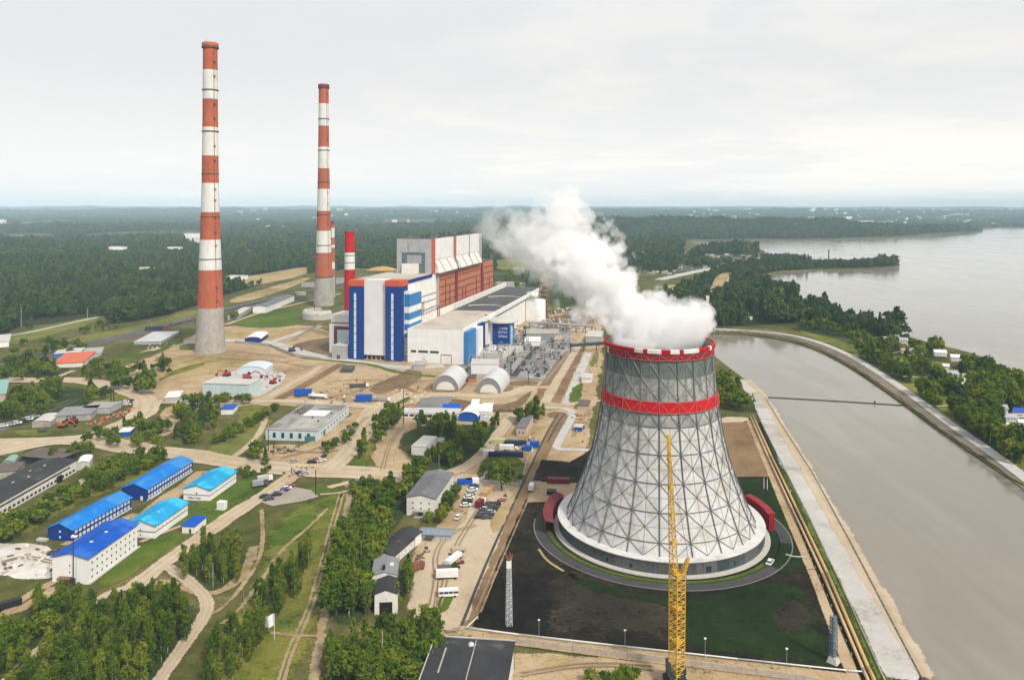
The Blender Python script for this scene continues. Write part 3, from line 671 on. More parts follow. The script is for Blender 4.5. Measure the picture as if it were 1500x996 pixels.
# ------------------------------------------------------------------ chimneys
def chimney(name, label, xc, yb, radii, bands, rim, rings, ladder=True, n=40, plats=()):
    """radii: [(row, half width px)], bands: [(row_top, material)] from the top down to the base row"""
    d = D(yb); X = (xc - 750) / F * d
    root = thing(name, label, 'chimney', (X, d, 0))
    rr = sorted(radii)
    def rad(y):
        for (y0, r0), (y1, r1) in zip(rr, rr[1:]):
            if y <= y1: return (r0 + (r1 - r0) * max(0, (y - y0) / (y1 - y0))) * d / F
        return rr[-1][1] * d / F
    mb = MB(); mb.smooth = True; base = MB(); base.smooth = True
    rows = [b[0] for b in bands] + [yb]
    for i, (y, m) in enumerate(bands):
        y2 = rows[i + 1]; k = max(1, int((y2 - y) / 12)); t = base if m is CONC else mb
        t.mat(m)
        prof = [(rad(y2 + (y - y2) * j / k), max(0, ZAT(d, y2 + (y - y2) * j / k)) if not (y2 == yb and j == 0) else 0) for j in range(k + 1)]
        t.lathe(prof, n)
    mb.build('shaft', root)
    if base.v: base.build('concrete_base', root)
    zt = ZAT(d, bands[0][0]); r0 = rad(bands[0][0])
    rb = MB().mat(rim[0]); rb.smooth = True; rb.lathe([(r0 * .8, zt - 1), (r0 * .8, zt + .2), (r0 * rim[1], zt + .2), (r0 * rim[1], zt - rim[2] * d / F), (r0 * 1.0, zt - rim[2] * d / F - .8)], n)
    rb.build('rim', root)
    for y, g in rings:
        z = ZAT(d, y); r = rad(y)
        q = MB().mat(STEEL); q.lathe([(r * 1.002, z - .9 * g), (r + 1.1 * g, z - .5 * g), (r + 1.1 * g, z + .5 * g), (r * 1.002, z + .5 * g)], n); q.build('gallery', root)
    if ladder:
        q = MB().mat(RUST)
        ys = [rows[0] + (rows[-2] - rows[0]) * i / 10 for i in range(11)]
        a = R(-40)
        q.path([((rad(y) + .35) * math.cos(a), (rad(y) + .35) * math.sin(a), ZAT(d, y)) for y in ys], .28, 5); q.build('ladder', root)
    for y in plats:
        z = ZAT(d, y); r = rad(y); a = R(-38); c = ((r + .7) * math.cos(a), (r + .7) * math.sin(a))
        q = MB().mat(STEEL); q.box(-1.6, 1.2, -1, 1, z - .35, z + .35, rz=a, c=c); q.build('ladder_platform', root)
    q = MB().mat(STEEL)
    for a in (1, 2.6, 4.4): q.tube((r0 * .9 * math.cos(a), r0 * .9 * math.sin(a), zt), (r0 * .9 * math.cos(a), r0 * .9 * math.sin(a), zt + 3.2), .14, 5)
    q.build('lightning_rod', root)
    return root
chimney('tall_chimney', 'tallest red and white striped chimney with a concrete foot at left', 308, 515,
        [(62, 10), (103, 10.2), (187, 10.8), (268, 11.8), (310, 12.8), (351, 14.2), (395, 16), (450, 18.2), (490, 19.8), (517, 21.7)],
        [(64, CHR), (103.5, CHW), (146, CHR), (187, CHW), (228.7, CHR), (268.5, CHW), (311, CHR), (351, CHW), (395, CHR), (450, CONC)],
        (CHR, 1.15, 6), [(70.5, 1.3), (132.5, .8), (193, .8), (255, .5), (317.5, .5), (379, .6)], plats=(92, 113, 153.5, 174, 214.5, 235.5, 277, 293, 318, 340, 359, 420, 439))
q = MB().mat(CONC); dC = D(515); q.lathe([(16.2, .02), (16.2, .6), (12, .9)], 40, c=((308 - 750) / F * dC, dC)); tag(q.build('chimney_plinth'), 'round concrete plinth ring around the foot of the tallest chimney', 'plinth')
chimney('striped_chimney', 'slender red and white striped chimney standing behind the blue and white facade', 474.2, 447,
        [(123, 7.2), (152, 7.2), (247, 8.2), (309, 9.4), (370, 11), (405, 12.6), (447, 15)],
        [(124.5, CHR), (152.6, CHW), (185, CHR), (215.8, CHW), (247, CHR), (277, CHW), (309, CHR), (338, CHW), (370, CHR), (405, CONC)],
        (MAROON, 1.12, 4), [(129.5, 1.1), (174.7, .8), (220.5, .8), (267, .7), (314, .7), (359, .7), (405, 1.0)], plats=(139, 205, 282, 298, 328))
chimney('thin_chimney', 'thin striped chimney half hidden behind the slender red and white one', 487.3, 436,
        [(324, 2.7), (405, 3.3), (436, 3.6)], [(325, CHR), (334, CHW), (348, CHR), (358.5, CHW), (363, CHR), (384, CHW), (394, CHR), (405, CONC)], (MAROON, 1.1, 2), [], ladder=False, n=20)
chimney('red_chimney', 'short bright red chimney with two white bands behind the blue towers', 512.3, 500,
        [(338, 7), (370, 7.5), (412, 7.8), (500, 8)], [(339, RED), (370, CHW), (394.5, RED)], (RED, 1.02, 1.5), [(340, .5), (374, .4), (384.5, .4)], ladder=False)

# ------------------------------------------------------------------ power station main building
TH = R(13)
UX = Vector((math.cos(TH), -math.sin(TH))); VX = Vector((math.sin(TH), math.cos(TH)))
O = G(588, 530).to_2d()
root = thing('power_station', 'huge power station hall with blue towers, white walls and terracotta side', 'power station', (O.x, O.y, 0), -TH)
def P(mats, name, boxes, parent=root):
    mb = MB()
    for m, b in zip(mats, boxes): mb.mat(m); mb.box(*b)
    return mb.build(name, parent)
s = S
W = 41.4 * s; H0 = 57 * s
# stair towers of the front
def tower(x0, x1, y0, y1, z0, z1, nm):
    t = MB().mat(BLUE); t.box(x0, x1, y0, y1, z0, z1, top=False); t = t.build(nm, root)
    q = MB().mat(ORANGE); q.box(x0 - .25, x1 + .25, y0 - .25, y1 + .25, z1, z1 + 4.2 * s); q.build('roof_parapet', t)
    xm = (x0 + x1) / 2 - .8 * s
    q = MB().mat(PALEGL); k = 8; zb, zt = z0 + 1, z1 - 5 * s
    for i in range(k):
        a = zb + (zt - zb) * i / k; q.box(xm - .9 * s, xm + .9 * s, y0 - .12, y0 + .05, a + .3, zb + (zt - zb) * (i + 1) / k - .3)
    q.build('window_strip', t)
tower(-W, -W + 11.6 * s, 1 * s, 13 * s, 0, 53.5 * s, 'stair_tower')
tower(-12.4 * s, 0, 0, 13 * s, 0, 54 * s, 'stair_tower')
P([PANEL], 'front_panel', [(-W + 11.6 * s, -12.4 * s, 2.2 * s, 12 * s, 3.5 * s, 58.2 * s)])
P([CONC] * 5, 'front_columns', [(-W + 13 * s + i * 3.4 * s, -W + 14 * s + i * 3.4 * s, 3.5 * s, 5 * s, 0, 3.5 * s) for i in range(5)])
# blue-striped side wing of the right tower
sw = P([WHITE], 'striped_wing', [(.02, 4.4 * s, 5 * s, 30 * s, 0, 50 * s)])
P([MIDBLUE] * 4, 'blue_stripe', [(.5, 4.4 * s + .1, 5 * s - .12, 30 * s - .5, z * s, (z + h) * s) for z, h in ((39, 9), (29.5, 5), (22, 4.5), (16.5, 3))], sw)
q = MB(); rr_ = random.Random(3)
for i in range(150):
    q.mat(rr_.choice([MIDBLUE, NAVY, WHITE, PALEGL])); y = rr_.uniform(5.5, 29) * s; z = rr_.uniform(.8, 16) * s; wd = rr_.uniform(.3, .9) * s
    q.box(4.4 * s - .05, 4.4 * s + .1 + .01 * (i % 7), y, y + wd, z, z + rr_.uniform(.3, 1.0) * s)
    x = rr_.uniform(.3, 3.6) * s; q.box(x, x + wd * .7, 5 * s - .1 - .01 * (i % 7), 5 * s + .05, z, z + rr_.uniform(.3, .9) * s)
q.build('mosaic_panel', sw)
# boiler house
P([WHITE], 'boiler_house_wall', [(-W, 0, 13 * s, 84 * s, 0, H0)])
P([TERRA], 'terracotta_wall', [(-W + .3, .4, 84 * s, 263 * s, 0, H0 - 1)])
P([ROOFL], 'boiler_house_roof', [(-W - .3, .3, 13.1 * s, 84 * s, H0, H0 + .7)])
P([ROOFD, NAVY], 'roof_edge', [(-W, .5, 84.1 * s, 263.2 * s, H0 - 1, H0 - .3), (.302, .9, 13.2 * s, 66 * s, H0 - 2.6, H0 + .9)])
q = MB().mat(RUST)
for z in (33, 39, 45, 51): q.tube((1.0, 86 * s, z * s), (1.0, 262 * s, z * s), .45, 5)
for y in (100, 112, 150, 160, 196, 222, 246): q.tube((1.2, y * s, 27 * s), (1.2, y * s, rr_.choice([38, 44, 50]) * s), .5, 5)
q.build('wall_pipe', root)
q = MB().mat(MAROON)
for y in (128, 214): q.box(.41, 1.9, y * s, (y + 5) * s, 22 * s, H0 - .6)
q.mat(CONC); q.box(.41, 1.6, 78 * s, 81 * s, 20 * s, H0 + 1)
q.build('duct', root)
q = MB().mat(RUST)
for z in (31, 37, 42): q.tube((.7, 20 * s, z * s), (.7, 76 * s, z * s), .28, 5)
for i in range(3):
    y = (34 + 3.4 * i) * s
    for j in range(6): q.tube((2.5, y, (24 + 2.4 * j) * s), (2.5, y + 3.4 * s, (24 + 2.4 * (j + 1)) * s), .25, 4)
    q.tube((2.5, y, 22 * s), (2.5, y, 39 * s), .25, 4)
q.build('wall_pipe', root)
# upper block
x0, x1, y0, y1 = -30.3 * s, 0, 67.2 * s, 219 * s; z0, z1 = H0 + .71, 85.5 * s
ub = P([GREYP], 'upper_block', [(x0, x1 - .01, y0, y1, z0, z1)])
P([ROOFD], 'block_roof', [(x0 + .6, x1 - .6, y0 + .6, y1 - .6, z1, z1 + .5)], ub)
P([WHITE] * 3, 'white_panel', [(x1, x1 + .5, y0 + a * s, y0 + b_ * s, 68.5 * s, z1 + .3) for a, b_ in ((7, 55), (66, 105), (106, 140))], ub)
for a, w_ in ((-.2, 2.2), (4, 2.2), (59, 3.5)): P([ORANGE], 'orange_pilaster', [(x1 - .4, x1 + .9, y0 + a * s, y0 + (a + w_) * s, z0, z1 + .4)], ub)
q = MB().mat(WHITE2)
for a, b_ in ((7, 58), (64, 104), (106, 140)):
    a = y0 + a * s; b_ = y0 + b_ * s
    q.poly([(x1 + .3, a, 68.2 * s), (x1 + 5, a, z0 + .4), (x1 + 5, b_, z0 + .4), (x1 + .3, b_, 68.2 * s)]); q.poly([(x1 + .3, a, 68.2 * s), (x1 + .3, a, z0), (x1 + 5, a, z0 + .4)]); q.poly([(x1 + 5, a, z0 + .4), (x1 + 5, a, z0 - 1.2), (x1 + 5, b_, z0 - 1.2), (x1 + 5, b_, z0 + .4)])
q.build('sloping_skirt', ub)
q = MB().mat(STEEL)
for a in (20, 40, 58, 64, 84, 105, 125, 140):
    a = y0 + a * s; q.tube((x1 + .5, a - 4 * s, 68 * s), (x1 + 5.1, a + 4 * s, z0 + .4), .35, 4)
q.tube((x1 + .6, y0 + 106 * s, z0 + 2), (x1 + .6, y0 + 106 * s, z1), .35, 4)
q.tube((x1 + 5.2, y0 + 6 * s, z0 - .5), (x1 + 5.2, y0 + 140 * s, z0 - .5), .4, 4)
q.build('skirt_strut', ub)
P([M('bay_glazing', (.10, .135, .165), .2, .3, .4), GALV, WHITE2, GREYP], 'louvre_bay', [(x0 + 4.5 * s, x1 - 6 * s, y0 - .4, y0 + .1, z0 + 1, z0 + 17 * s), (x0 + 9 * s, x1 - 9 * s, y0 - .7, y0 - .41, z0 + 8 * s, z0 + 15 * s), (x0 + 5 * s, x1 - 11 * s, y0 - 3, y0 - .72, z0, z0 + 8 * s), (x0 + 10.5 * s, x1 - 10.5 * s, y0 - .9, y0 - .42, z0 + 17.1 * s, z0 + 25 * s)], ub)
q = MB().mat(STEEL)
for i in range(46):
    y = rr_.uniform(10, 148) * s; x = x0 + rr_.uniform(4, 28) * s; q.box(x, x + rr_.uniform(.6, 2.5), y0 + y, y0 + y + rr_.uniform(.8, 5), z1 + .5, z1 + rr_.uniform(1.2, 4.4))
q.tube((x1 - 2, y0 + 20 * s, z1 + 2.6), (x1 - 2, y0 + 148 * s, z1 + 2.6), .35, 5)
for i in range(14):
    yy_ = y0 + (20 + i * 9.8) * s; q.tube((x1 - 2, yy_, z1 + .4), (x1 - 2, yy_, z1 + 2.6), .2, 4)
q.build('roof_plant', ub)
# turbine hall
zt = 24 * s; L = 296 * s; U1 = 46 * s; ux = 4.6 * s
th_ = P([WHITE], 'turbine_hall', [(ux, U1, .3 * s, L, 0, zt)])
P([ROOFL, ROOFD], 'roof', [(ux + 2.2 * s, U1 - 1.2, 1.2, 100 * s, zt, zt + .4), (ux + 2.2 * s, U1 - 1.2, 100 * s, L - 1, zt, zt + .41)], th_)
P([WHITE2, WHITE], 'parapet', [(ux - .5, ux + 2.19 * s, 31 * s, L, 0, zt + 4.6 * s), (U1 - 1.19, U1 + .5, .31 * s, L + .3, zt - 3.2, zt + 1.3)], th_)
q = MB().mat(GLASS)
for a, b_ in ((2.5, 6.5), (8.2, 15.5), (17, 23.5)): q.box(ux + a * s, ux + b_ * s, .3 * s - .12, .3 * s + .1, 7.2 * s, 8.8 * s)
q.build('window_strip', th_)
P([STEEL, WHITE2], 'gate', [(ux + 25 * s, ux + 33 * s, .3 * s - .15, .3 * s + .1, 0, 6.6 * s), (ux + 25.4 * s, ux + 32.6 * s, .3 * s - .3, .3 * s - .16, .1, 6.0 * s)], th_)
q = MB().mat(CONCL)
for y in (128, 196):
    pts_ = [(ux + 8 * s + 33 * s * i / 12, (y + 8 * math.sin(math.pi * i / 12)) * s, zt + 1.0) for i in range(13)]; q.path(pts_, .7, 6)
q.build('roof_pipe', th_)
q = MB().mat(RUST)
for y in range(40, 290, 6): q.tube((ux + .3 * s, y * s, zt + 4.6 * s), (ux + .3 * s, y * s, zt + 6.2 * s), .16, 4)
q.tube((ux + .3 * s, 36 * s, zt + 6.2 * s), (ux + .3 * s, 290 * s, zt + 6.2 * s), .3, 5)
for y in (60, 64): q.tube((ux + 2.6 * s, y * s, zt), (ux + 2.6 * s, y * s, zt + 9 * s), .5, 5)
q.build('railing', th_)
P([MIDBLUE, WHITE, NAVY], 'side_annex', [(U1 + .02, U1 + 3.6 * s, 2 * s, 22 * s, 0, zt - 1.5), (U1 + .02, U1 + 5 * s, 22.1 * s, 36 * s, 0, zt - 2.5), (U1 + .02, U1 + 3 * s, 36.1 * s, 50 * s, 0, zt - 1.2)], th_)
q = MB().mat(STEEL); q.tube((U1 + .9, 4 * s, zt - 4), (U1 + .9, 290 * s, zt - 4), .5, 5); q.build('wall_pipe', th_)
# small grey block in front of the left tower, steel stair
def lbox(name, label, cat, boxes, mats, group=None):
    r = thing(name, label, cat, (O.x, O.y, 0), -TH, group)
    return r
def LW(x, y, z=0): p = O + UX * (x * s) + VX * (y * s); return Vector((p.x, p.y, z))
def site_thing(name, label, cat, cx, cy, group=None, rz=0): return thing(name, label, cat, LW(cx, cy), -TH + rz, group)
t = site_thing('grey_shed', 'small grey block pushed against the foot of the left blue tower', 'shed', -W / s - 6.5, 3)
P([GREYP], 'wall', [(-5.4 * s, 5.4 * s, -5 * s, 9 * s, 0, 9.6 * s)], t); P([CONCL], 'roof', [(-5.6 * s, 5.6 * s, -5.2 * s, 9.2 * s, 9.6 * s, 10 * s)], t); P([STEEL], 'door', [(-2, 1.4, -5 * s - .15, -5 * s + .1, 0, 4.4)], t)
t = site_thing('maroon_annex', 'white annex with maroon frame left of the blue towers', 'annex', -W / s - 13, 26)
P([WHITE], 'wall', [(-12 * s, 12.8 * s, -6 * s, 22 * s, 0, 22 * s)], t)
P([MAROON] * 3, 'frame', [(-8 * s, -5.6 * s, -6 * s - .5, -6 * s, 1.5, 20.5 * s), (-5.59 * s, 12.9 * s, -6 * s - .5, -6 * s, 18 * s, 20.5 * s), (6 * s, 12.9 * s, -6 * s - .1, 22.2 * s, 22.02 * s, 30 * s)], t)
P([PALEGL, ORANGE], 'glazed_bay', [(-5.5 * s, 6 * s, -6 * s - .3, -6 * s + .02, 3 * s, 17.9 * s), (-5.5 * s, 6 * s, -6 * s - .5, -6 * s - .31, 1.5 * s, 3.4 * s)], t)
P([WHITE2, MAROON], 'roof_house', [(-12 * s, 5.9 * s, -3 * s, 18 * s, 22 * s, 29 * s), (-12.2 * s, 5.9 * s, -3.2 * s, -3.05 * s, 21.8 * s, 22.8 * s)], t)
P([CONC, STEEL, CONC], 'conveyor_block', [(2 * s, 12 * s, 24 * s, 40 * s, 0, 44 * s), (-6 * s, 1.9 * s, 25 * s, 39 * s, 33 * s, 35 * s), (-4 * s, 1.8 * s, 26 * s, 38 * s, 22 * s, 30 * s)], t)
q = MB().mat(STEEL)
for x, y in ((7, -12), (12, -12), (7, -8), (12, -8)): q.tube((x * s, y * s, 0), (x * s, y * s, 15 * s), .35, 4)
for z in (5, 10, 15):
    for a, b_ in (((7, -12), (12, -12)), ((12, -12), (12, -8)), ((7, -8), (12, -8)), ((7, -12), (7, -8))): q.tube((a[0] * s, a[1] * s, z * s), (b_[0] * s, b_[1] * s, z * s), .3, 4)
q.build('stair_frame', t)
# curved concrete ring wall at the second chimney
cR = G(466, 467).to_2d(); t = thing('ring_wall', 'curved pale concrete trough wall at the foot of the slender chimney', 'wall', (cR.x, cR.y + 8, 0))
q = MB().mat(CONCL); q.smooth = False
q.lathe([(17 * s, 0), (17 * s, 6 * s), (15.6 * s, 8.6 * s), (13 * s, 8.8 * s), (13 * s, 1)], 28, R(95), R(330)); q.build('outer_wall', t)
q = MB().mat(CONC); q.lathe([(10 * s, 0), (10 * s, 5.4 * s), (8.8 * s, 5.4 * s), (8.8 * s, 0)], 24, R(120), R(340)); q.build('inner_wall', t)
q = MB().mat(NAVY); q.box(-3.5 * s, 4 * s, -2 * s, 3 * s, 0, 6 * s); q.mat(STEEL); q.tube((-5 * s, -1 * s, 0), (-5 * s, -1 * s, 15 * s), .4, 5); q.tube((2 * s, -3 * s, 0), (2 * s, -3 * s, 12 * s), .3, 5); q.build('pump', t)

# ------------------------------------------------------------------ blue entrance hall and annexes on the right side
pB = G(738, 509).to_2d()
t = thing('entrance_hall', 'deep blue entrance block with three lines of white lettering', 'entrance hall', (pB.x, pB.y + 7, 0), -TH)
hB = ZAT(pB.y, 473)
P([BLUE], 'blue_wall', [(-8 * s, 5.5 * s, -5.5 * s, 9 * s, 0, hB)], t)
P([MIDBLUE, PALEGL], 'side_wall', [(5.52 * s, 6.5 * s, -4.8 * s, 9 * s, 0, hB - 1), (6.52 * s, 6.9 * s, -4 * s, 1 * s, 2 * s, hB - 3)], t)
q = MB().mat(CONCL); q.smooth = True
q.lathe([(12.5 * s, hB + .02), (12.5 * s, hB + 1.6), (11 * s, hB + 3), (5 * s, hB + 4.2), (.1, hB + 4.5)], 26, c=(-2 * s, 3 * s)); q.build('canopy_roof', t)
P([WHITE, WHITE], 'pavilion', [(-24 * s, -15.5 * s, -2 * s, 14 * s, 0, hB + .5), (-13.5 * s, -8.02 * s, -3.5 * s, 12 * s, 0, hB - .5)], t)
P([GLASS] * 4, 'tall_window', [(-15.49 * s, -13.51 * s, -1.6 * s, -.5 * s, a * s, (a + 5) * s) for a in (3, 9, 15, 20)], t)
P([WHITE2], 'plinth', [(-16 * s, -8.1 * s, -6 * s, -3.6 * s, 0, 4 * s)], t)
TXTM = M('white_lettering', (.8, .8, .8), .03, .5, .6)
def text(body, size, loc, rot, parent, m, name='lettering', ext=.03, align='CENTER'):
    cu = bpy.data.curves.new(name, 'FONT'); cu.body = body; cu.size = size; cu.extrude = ext; cu.align_x = align; cu.materials.append(m)
    o = bpy.data.objects.new(name, cu); col.objects.link(o); o.parent = parent; o.location = loc; o.rotation_euler = rot; return o
for i, ln in enumerate(('НПОМ', 'ОТТОТ', 'ШПЫА')): text(ln, 2.3 * s, (.6 * s, -5.5 * s - .12, hB - (5.2 + 3.1 * i) * s), (R(90), 0, 0), t, TXTM)
text('~', 3.5 * s, (-.8 * s, -5.5 * s - .12, 3.4 * s), (R(90), 0, 0), t, TXTM)
pC = G(772, 470).to_2d()
t = thing('red_band_block', 'white annex with one tall dark red panel beyond the entrance block', 'annex', (pC.x, pC.y + 12, 0), -TH)
hC = ZAT(pC.y, 440)
P([WHITE], 'wall', [(-14 * s, 10 * s, -10 * s, 12 * s, 0, hC)], t); P([MAROON], 'red_panel', [(-5.5 * s, 1 * s, -10 * s - .4, -10 * s + .1, 0, hC + .4)], t)
q = MB().mat(WHITE); q.smooth = True; q.lathe([(6.5 * s, 0), (6.5 * s, hC - 1), (5.5 * s, hC + 1), (.1, hC + 1.6)], 22, c=(13 * s, -4 * s)); q.build('round_corner', t)
q = MB().mat(CONC); q.box(-14.2 * s, 10.1 * s, -10.2 * s, 12.1 * s, hC, hC + .5); q.mat(GALV)
for i in range(12): x = rr_.uniform(-12, 7) * s; y = rr_.uniform(-8, 8) * s; q.box(x, x + rr_.uniform(1, 3) * s, y, y + rr_.uniform(1, 3) * s, hC + .51, hC + rr_.uniform(1.2, 3.5))
q.build('roof', t)
q = MB().mat(WHITE2); q.smooth = True; q.tube((-2 * s, 14 * s, hC + 3 * s), (9 * s, 8 * s, hC + 3 * s), 3.4 * s, 16); q.build('roof_tank', t)
pT = G(789, 470).to_2d(); t = thing('pipe_rack_tower', 'rusty open steel tower standing beside the steam', 'tower', (pT.x + 8, pT.y + 25, 0), -TH)
hT = ZAT(pT.y + 25, 412); q = MB().mat(RUST)
for x in (-5, 5):
    for y in (-5, 5): q.tube((x, y, 0), (x, y, hT), .55, 4)
k = 8
for i in range(1, k + 1):
    z = hT * i / k
    for a, b_ in (((-5, -5), (5, -5)), ((5, -5), (5, 5)), ((5, 5), (-5, 5)), ((-5, 5), (-5, -5))): q.tube((*a, z), (*b_, z), .4, 4); q.tube((*a, z - hT / k), (*b_, z), .25, 4)
q.build('frame', t); q = MB().mat(CONC)
for i in range(1, k): q.box(-4.4, 4.4, -4.4, 4.4, hT * i / k - .3, hT * i / k + .25)
q.build('deck', t)
# ------------------------------------------------------------------ cooling tower
dT = 353.0; TX = (965.5 - 750) / F * dT
ct = thing('cooling_tower', 'large latticed cooling tower with two red bands steaming by the canal', 'cooling tower', (TX, dT, 0))
PROF = [(6.2, 43.2), (13, 39.9), (20, 37.0), (28, 33.9), (36, 31.3), (46, 28.9), (55, 27.4), (62, 26.3), (68, 25.5), (76, 24.9), (82, 24.5), (88, 24.7)]
def RT(z):
    for (a, r), (b_, r2) in zip(PROF, PROF[1:]):
        if z <= b_: return r + (r2 - r) * max(0, z - a) / (b_ - a)
    return PROF[-1][1]
NB = 20
pw = [M('tower_sheet_%s' % k, c, .07, .25, .65, streak=st, c2=c2) for k, c, st, c2 in (('white', (.52, .52, .515), .3, (.40, .39, .37)), ('pale', (.45, .455, .46), .3, (.34, .335, .32)), ('ivory', (.49, .475, .445), .32, (.37, .345, .30)))]
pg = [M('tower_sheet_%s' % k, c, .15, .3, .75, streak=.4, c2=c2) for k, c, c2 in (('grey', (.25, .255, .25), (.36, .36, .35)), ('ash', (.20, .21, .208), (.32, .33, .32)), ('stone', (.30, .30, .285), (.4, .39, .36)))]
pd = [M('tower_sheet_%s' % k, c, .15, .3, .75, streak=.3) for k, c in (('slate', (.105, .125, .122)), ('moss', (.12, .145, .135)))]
rr_ = random.Random(8)
levels = [6.2 + (61 - 6.2) * i / 18 for i in range(19)] + [62, 66, 69, 72, 75.5, 79, 82.5, 88]
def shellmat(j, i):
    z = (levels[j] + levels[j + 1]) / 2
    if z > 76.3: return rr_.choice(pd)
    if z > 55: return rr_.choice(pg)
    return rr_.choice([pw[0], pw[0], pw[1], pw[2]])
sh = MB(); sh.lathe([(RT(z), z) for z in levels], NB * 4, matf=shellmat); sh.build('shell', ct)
q = MB().mat(M('tower_inside', (.3, .3, .29), .1, .2)); q.lathe([(RT(z) - .4, z) for z in reversed(levels)], NB * 2); q.build('inner_lining', ct)
AX = R(-90) + 2 * math.pi / NB * .40
def pt(a, z, o=.35): r = RT(z) + o; return (r * math.cos(a), r * math.sin(a), z)
ZR = [11, 21.7, 32.5, 43.9, 55.2]        # big ring levels
STL = M('lattice_steel', (.12, .125, .13), .25, .6, .6, metal=.2)
STG = M('lattice_steel_pale', (.26, .27, .275), .2, .6, .6, metal=.2)
rib = MB().mat(STL)
zz_ = [6.2, 11, 14.5, 18, 21.7, 25, 29, 32.5, 36, 40, 43.9, 47.5, 51, 55.2, 58, 61, 65, 69, 74, 79, 83.4]
for a, b_ in zip(zz_, zz_[1:]): rib.tube((RT(a) + .4, 0, a), (RT(b_) + .4, 0, b_), .25 if b_ < 61 else .19, 4, caps=False)
rme = rib.mesh('rib')
for k in range(NB): link('rib', rme, ct, rz=AX + 2 * math.pi * k / NB)
for z in ZR:
    q = MB().mat(STL)
    for k in range(NB):
        for j in range(3):
            a = AX + 2 * math.pi * (k + j / 3) / NB; b_ = AX + 2 * math.pi * (k + (j + 1) / 3) / NB; q.tube(pt(a, z), pt(b_, z), .19, 4, caps=False)
    q.build('ring', ct)
br = MB().mat(STL); da = 2 * math.pi / NB
def P3(u, z): return pt(u * da, z, .3)
def seg(mb, u0, z0, u1, z1, r, n=3):
    for j in range(n):
        t0, t1 = j / n, (j + 1) / n; mb.tube(P3(u0 + (u1 - u0) * t0, z0 + (z1 - z0) * t0), P3(u0 + (u1 - u0) * t1, z0 + (z1 - z0) * t1), r, 4, caps=False)
for za, zb in zip(ZR, ZR[1:]):
    seg(br, 0, za, 1, zb, .125, 4); seg(br, 1, za, 0, zb, .125, 4); seg(br, 0, (za + zb) / 2, 1, (za + zb) / 2, .05, 3); seg(br, .5, za, .5, zb, .06, 2)
seg(br, 0, 11, .5, 6.3, .125); seg(br, 1, 11, .5, 6.3, .125); seg(br, .5, 6.3, .5, 11, .06, 1)
seg(br, .5, 61, 0, 55.2, .125); seg(br, .5, 61, 1, 55.2, .125)
br.mat(STG)
seg(br, 0, 66, 1, 76.3, .13); seg(br, 1, 66, 0, 76.3, .13); seg(br, 0, 76.3, .5, 82.5, .13); seg(br, 1, 76.3, .5, 82.5, .13); seg(br, .5, 66, .5, 82, .07, 4); seg(br, 0, 71, 1, 71, .06)
bme = br.mesh('bracing')
for k in range(NB): link('bracing', bme, ct, rz=AX + 2 * math.pi * k / NB)
def band(z0, z1, out, nm, seg_=None):
    b_ = MB(); r0, r1 = RT(z0) + out, RT(z1) + out
    b_.lathe([(r0 - out + .1, z0), (r0, z0), (r1, z1), (r1 - out + .1, z1)], NB * 4, matf=seg_ or (lambda j, i: RED)); return b_.build(nm, ct)
bnd = band(61, 65.8, .75, 'red_band')
RW = M('red_white_steel', (.50, .19, .18), .15, .6, .6)
def zig(parent, z0, z1, out):
    q = MB().mat(RW)
    for k in range(NB):
        a0 = AX + da * k
        for u, (ua, za), (ub_, zb) in ((0, (0, z0), (0, z1)), (0, (0, z1), (.5, z0)), (0, (1, z1), (.5, z0))): q.tube(pt(a0 + ua * da, za, out), pt(a0 + ub_ * da, zb, out), .08, 4, caps=False)
    for z in (z0, z1):
        for k in range(NB * 3): q.tube(pt(AX + da * k / 3, z, out), pt(AX + da * (k + 1) / 3, z, out), .09, 4, caps=False)
    q.build('truss', parent)
zig(bnd, 61.1, 65.7, .95)
DRED = M('deep_red_band', (.25, .012, .02), .15, .3, .7, streak=.3)
b2 = band(83.4, 86.6, .5, 'red_band', lambda j, i: WHITE if (i * 7) % 80 in range(52, 55) else DRED); zig(b2, 83.5, 86.5, .7)
WS = {}
for a0_, n_ in ((-123, 2), (-112, 3), (-88, 2), (-74, 2), (-67, 2), (-40, 1), (60, 3), (120, 3)):
    for k in range(n_): WS[int(((a0_ % 360) / 4.5)) + k] = WHITE
b3 = MB(); b3.lathe([(RT(86.2) + .9, 86.61), (RT(86.2) + 1.1, 88.2), (RT(88) - .3, 88.3)], NB * 4, matf=lambda j, i: WS.get(i, RED)); b3.build('rim', ct)
q = MB().mat(STG); a = R(-18); q.tube((25.0 * math.cos(a), 25.0 * math.sin(a), 88), (25.0 * math.cos(a), 25.0 * math.sin(a), 94.5), .16, 5); q.tube((25.0 * math.cos(a), 25.0 * math.sin(a), 94.5), (24.4 * math.cos(a), 25.0 * math.sin(a), 95.2), .3, 5); q.build('mast', ct)
# base ring
rg = MB().mat(M('cornice_white', (.58, .575, .56), .1, .2, .8, streak=.1, c2=(.44, .43, .41), lo=.52, hi=.66)); rg.smooth = False
rg.lathe([(42.6, 6.3), (47.6, 6.3), (47.6, 5.95), (47.2, 5.9)], 96); rg.build('base_cornice', ct)
wallm = [M('base_wall_%s' % k, [x * .62 for x in c], .2, .5, .6, streak=.5, spec=.12) for k, c in (('blue', (.10, .125, .14)), ('grey', (.135, .145, .15)), ('ash', (.165, .17, .168)), ('dusk', (.08, .10, .115)), ('dark', (.045, .06, .065)))]
cr = {}; g2 = random.Random(4); i = 0
while i < 96:
    n = g2.choice([2, 3, 4]); m_ = g2.choice(wallm[:4] * 4 + wallm[4:])
    for k in range(n): cr[i + k] = m_
    i += n
rg = MB(); rg.lathe([(47.15, .92), (47.15, 5.92)], 96, matf=lambda j, i: cr.get(i, wallm[1])); wl = rg.build('base_wall', ct)
q = MB().mat(GLASS)
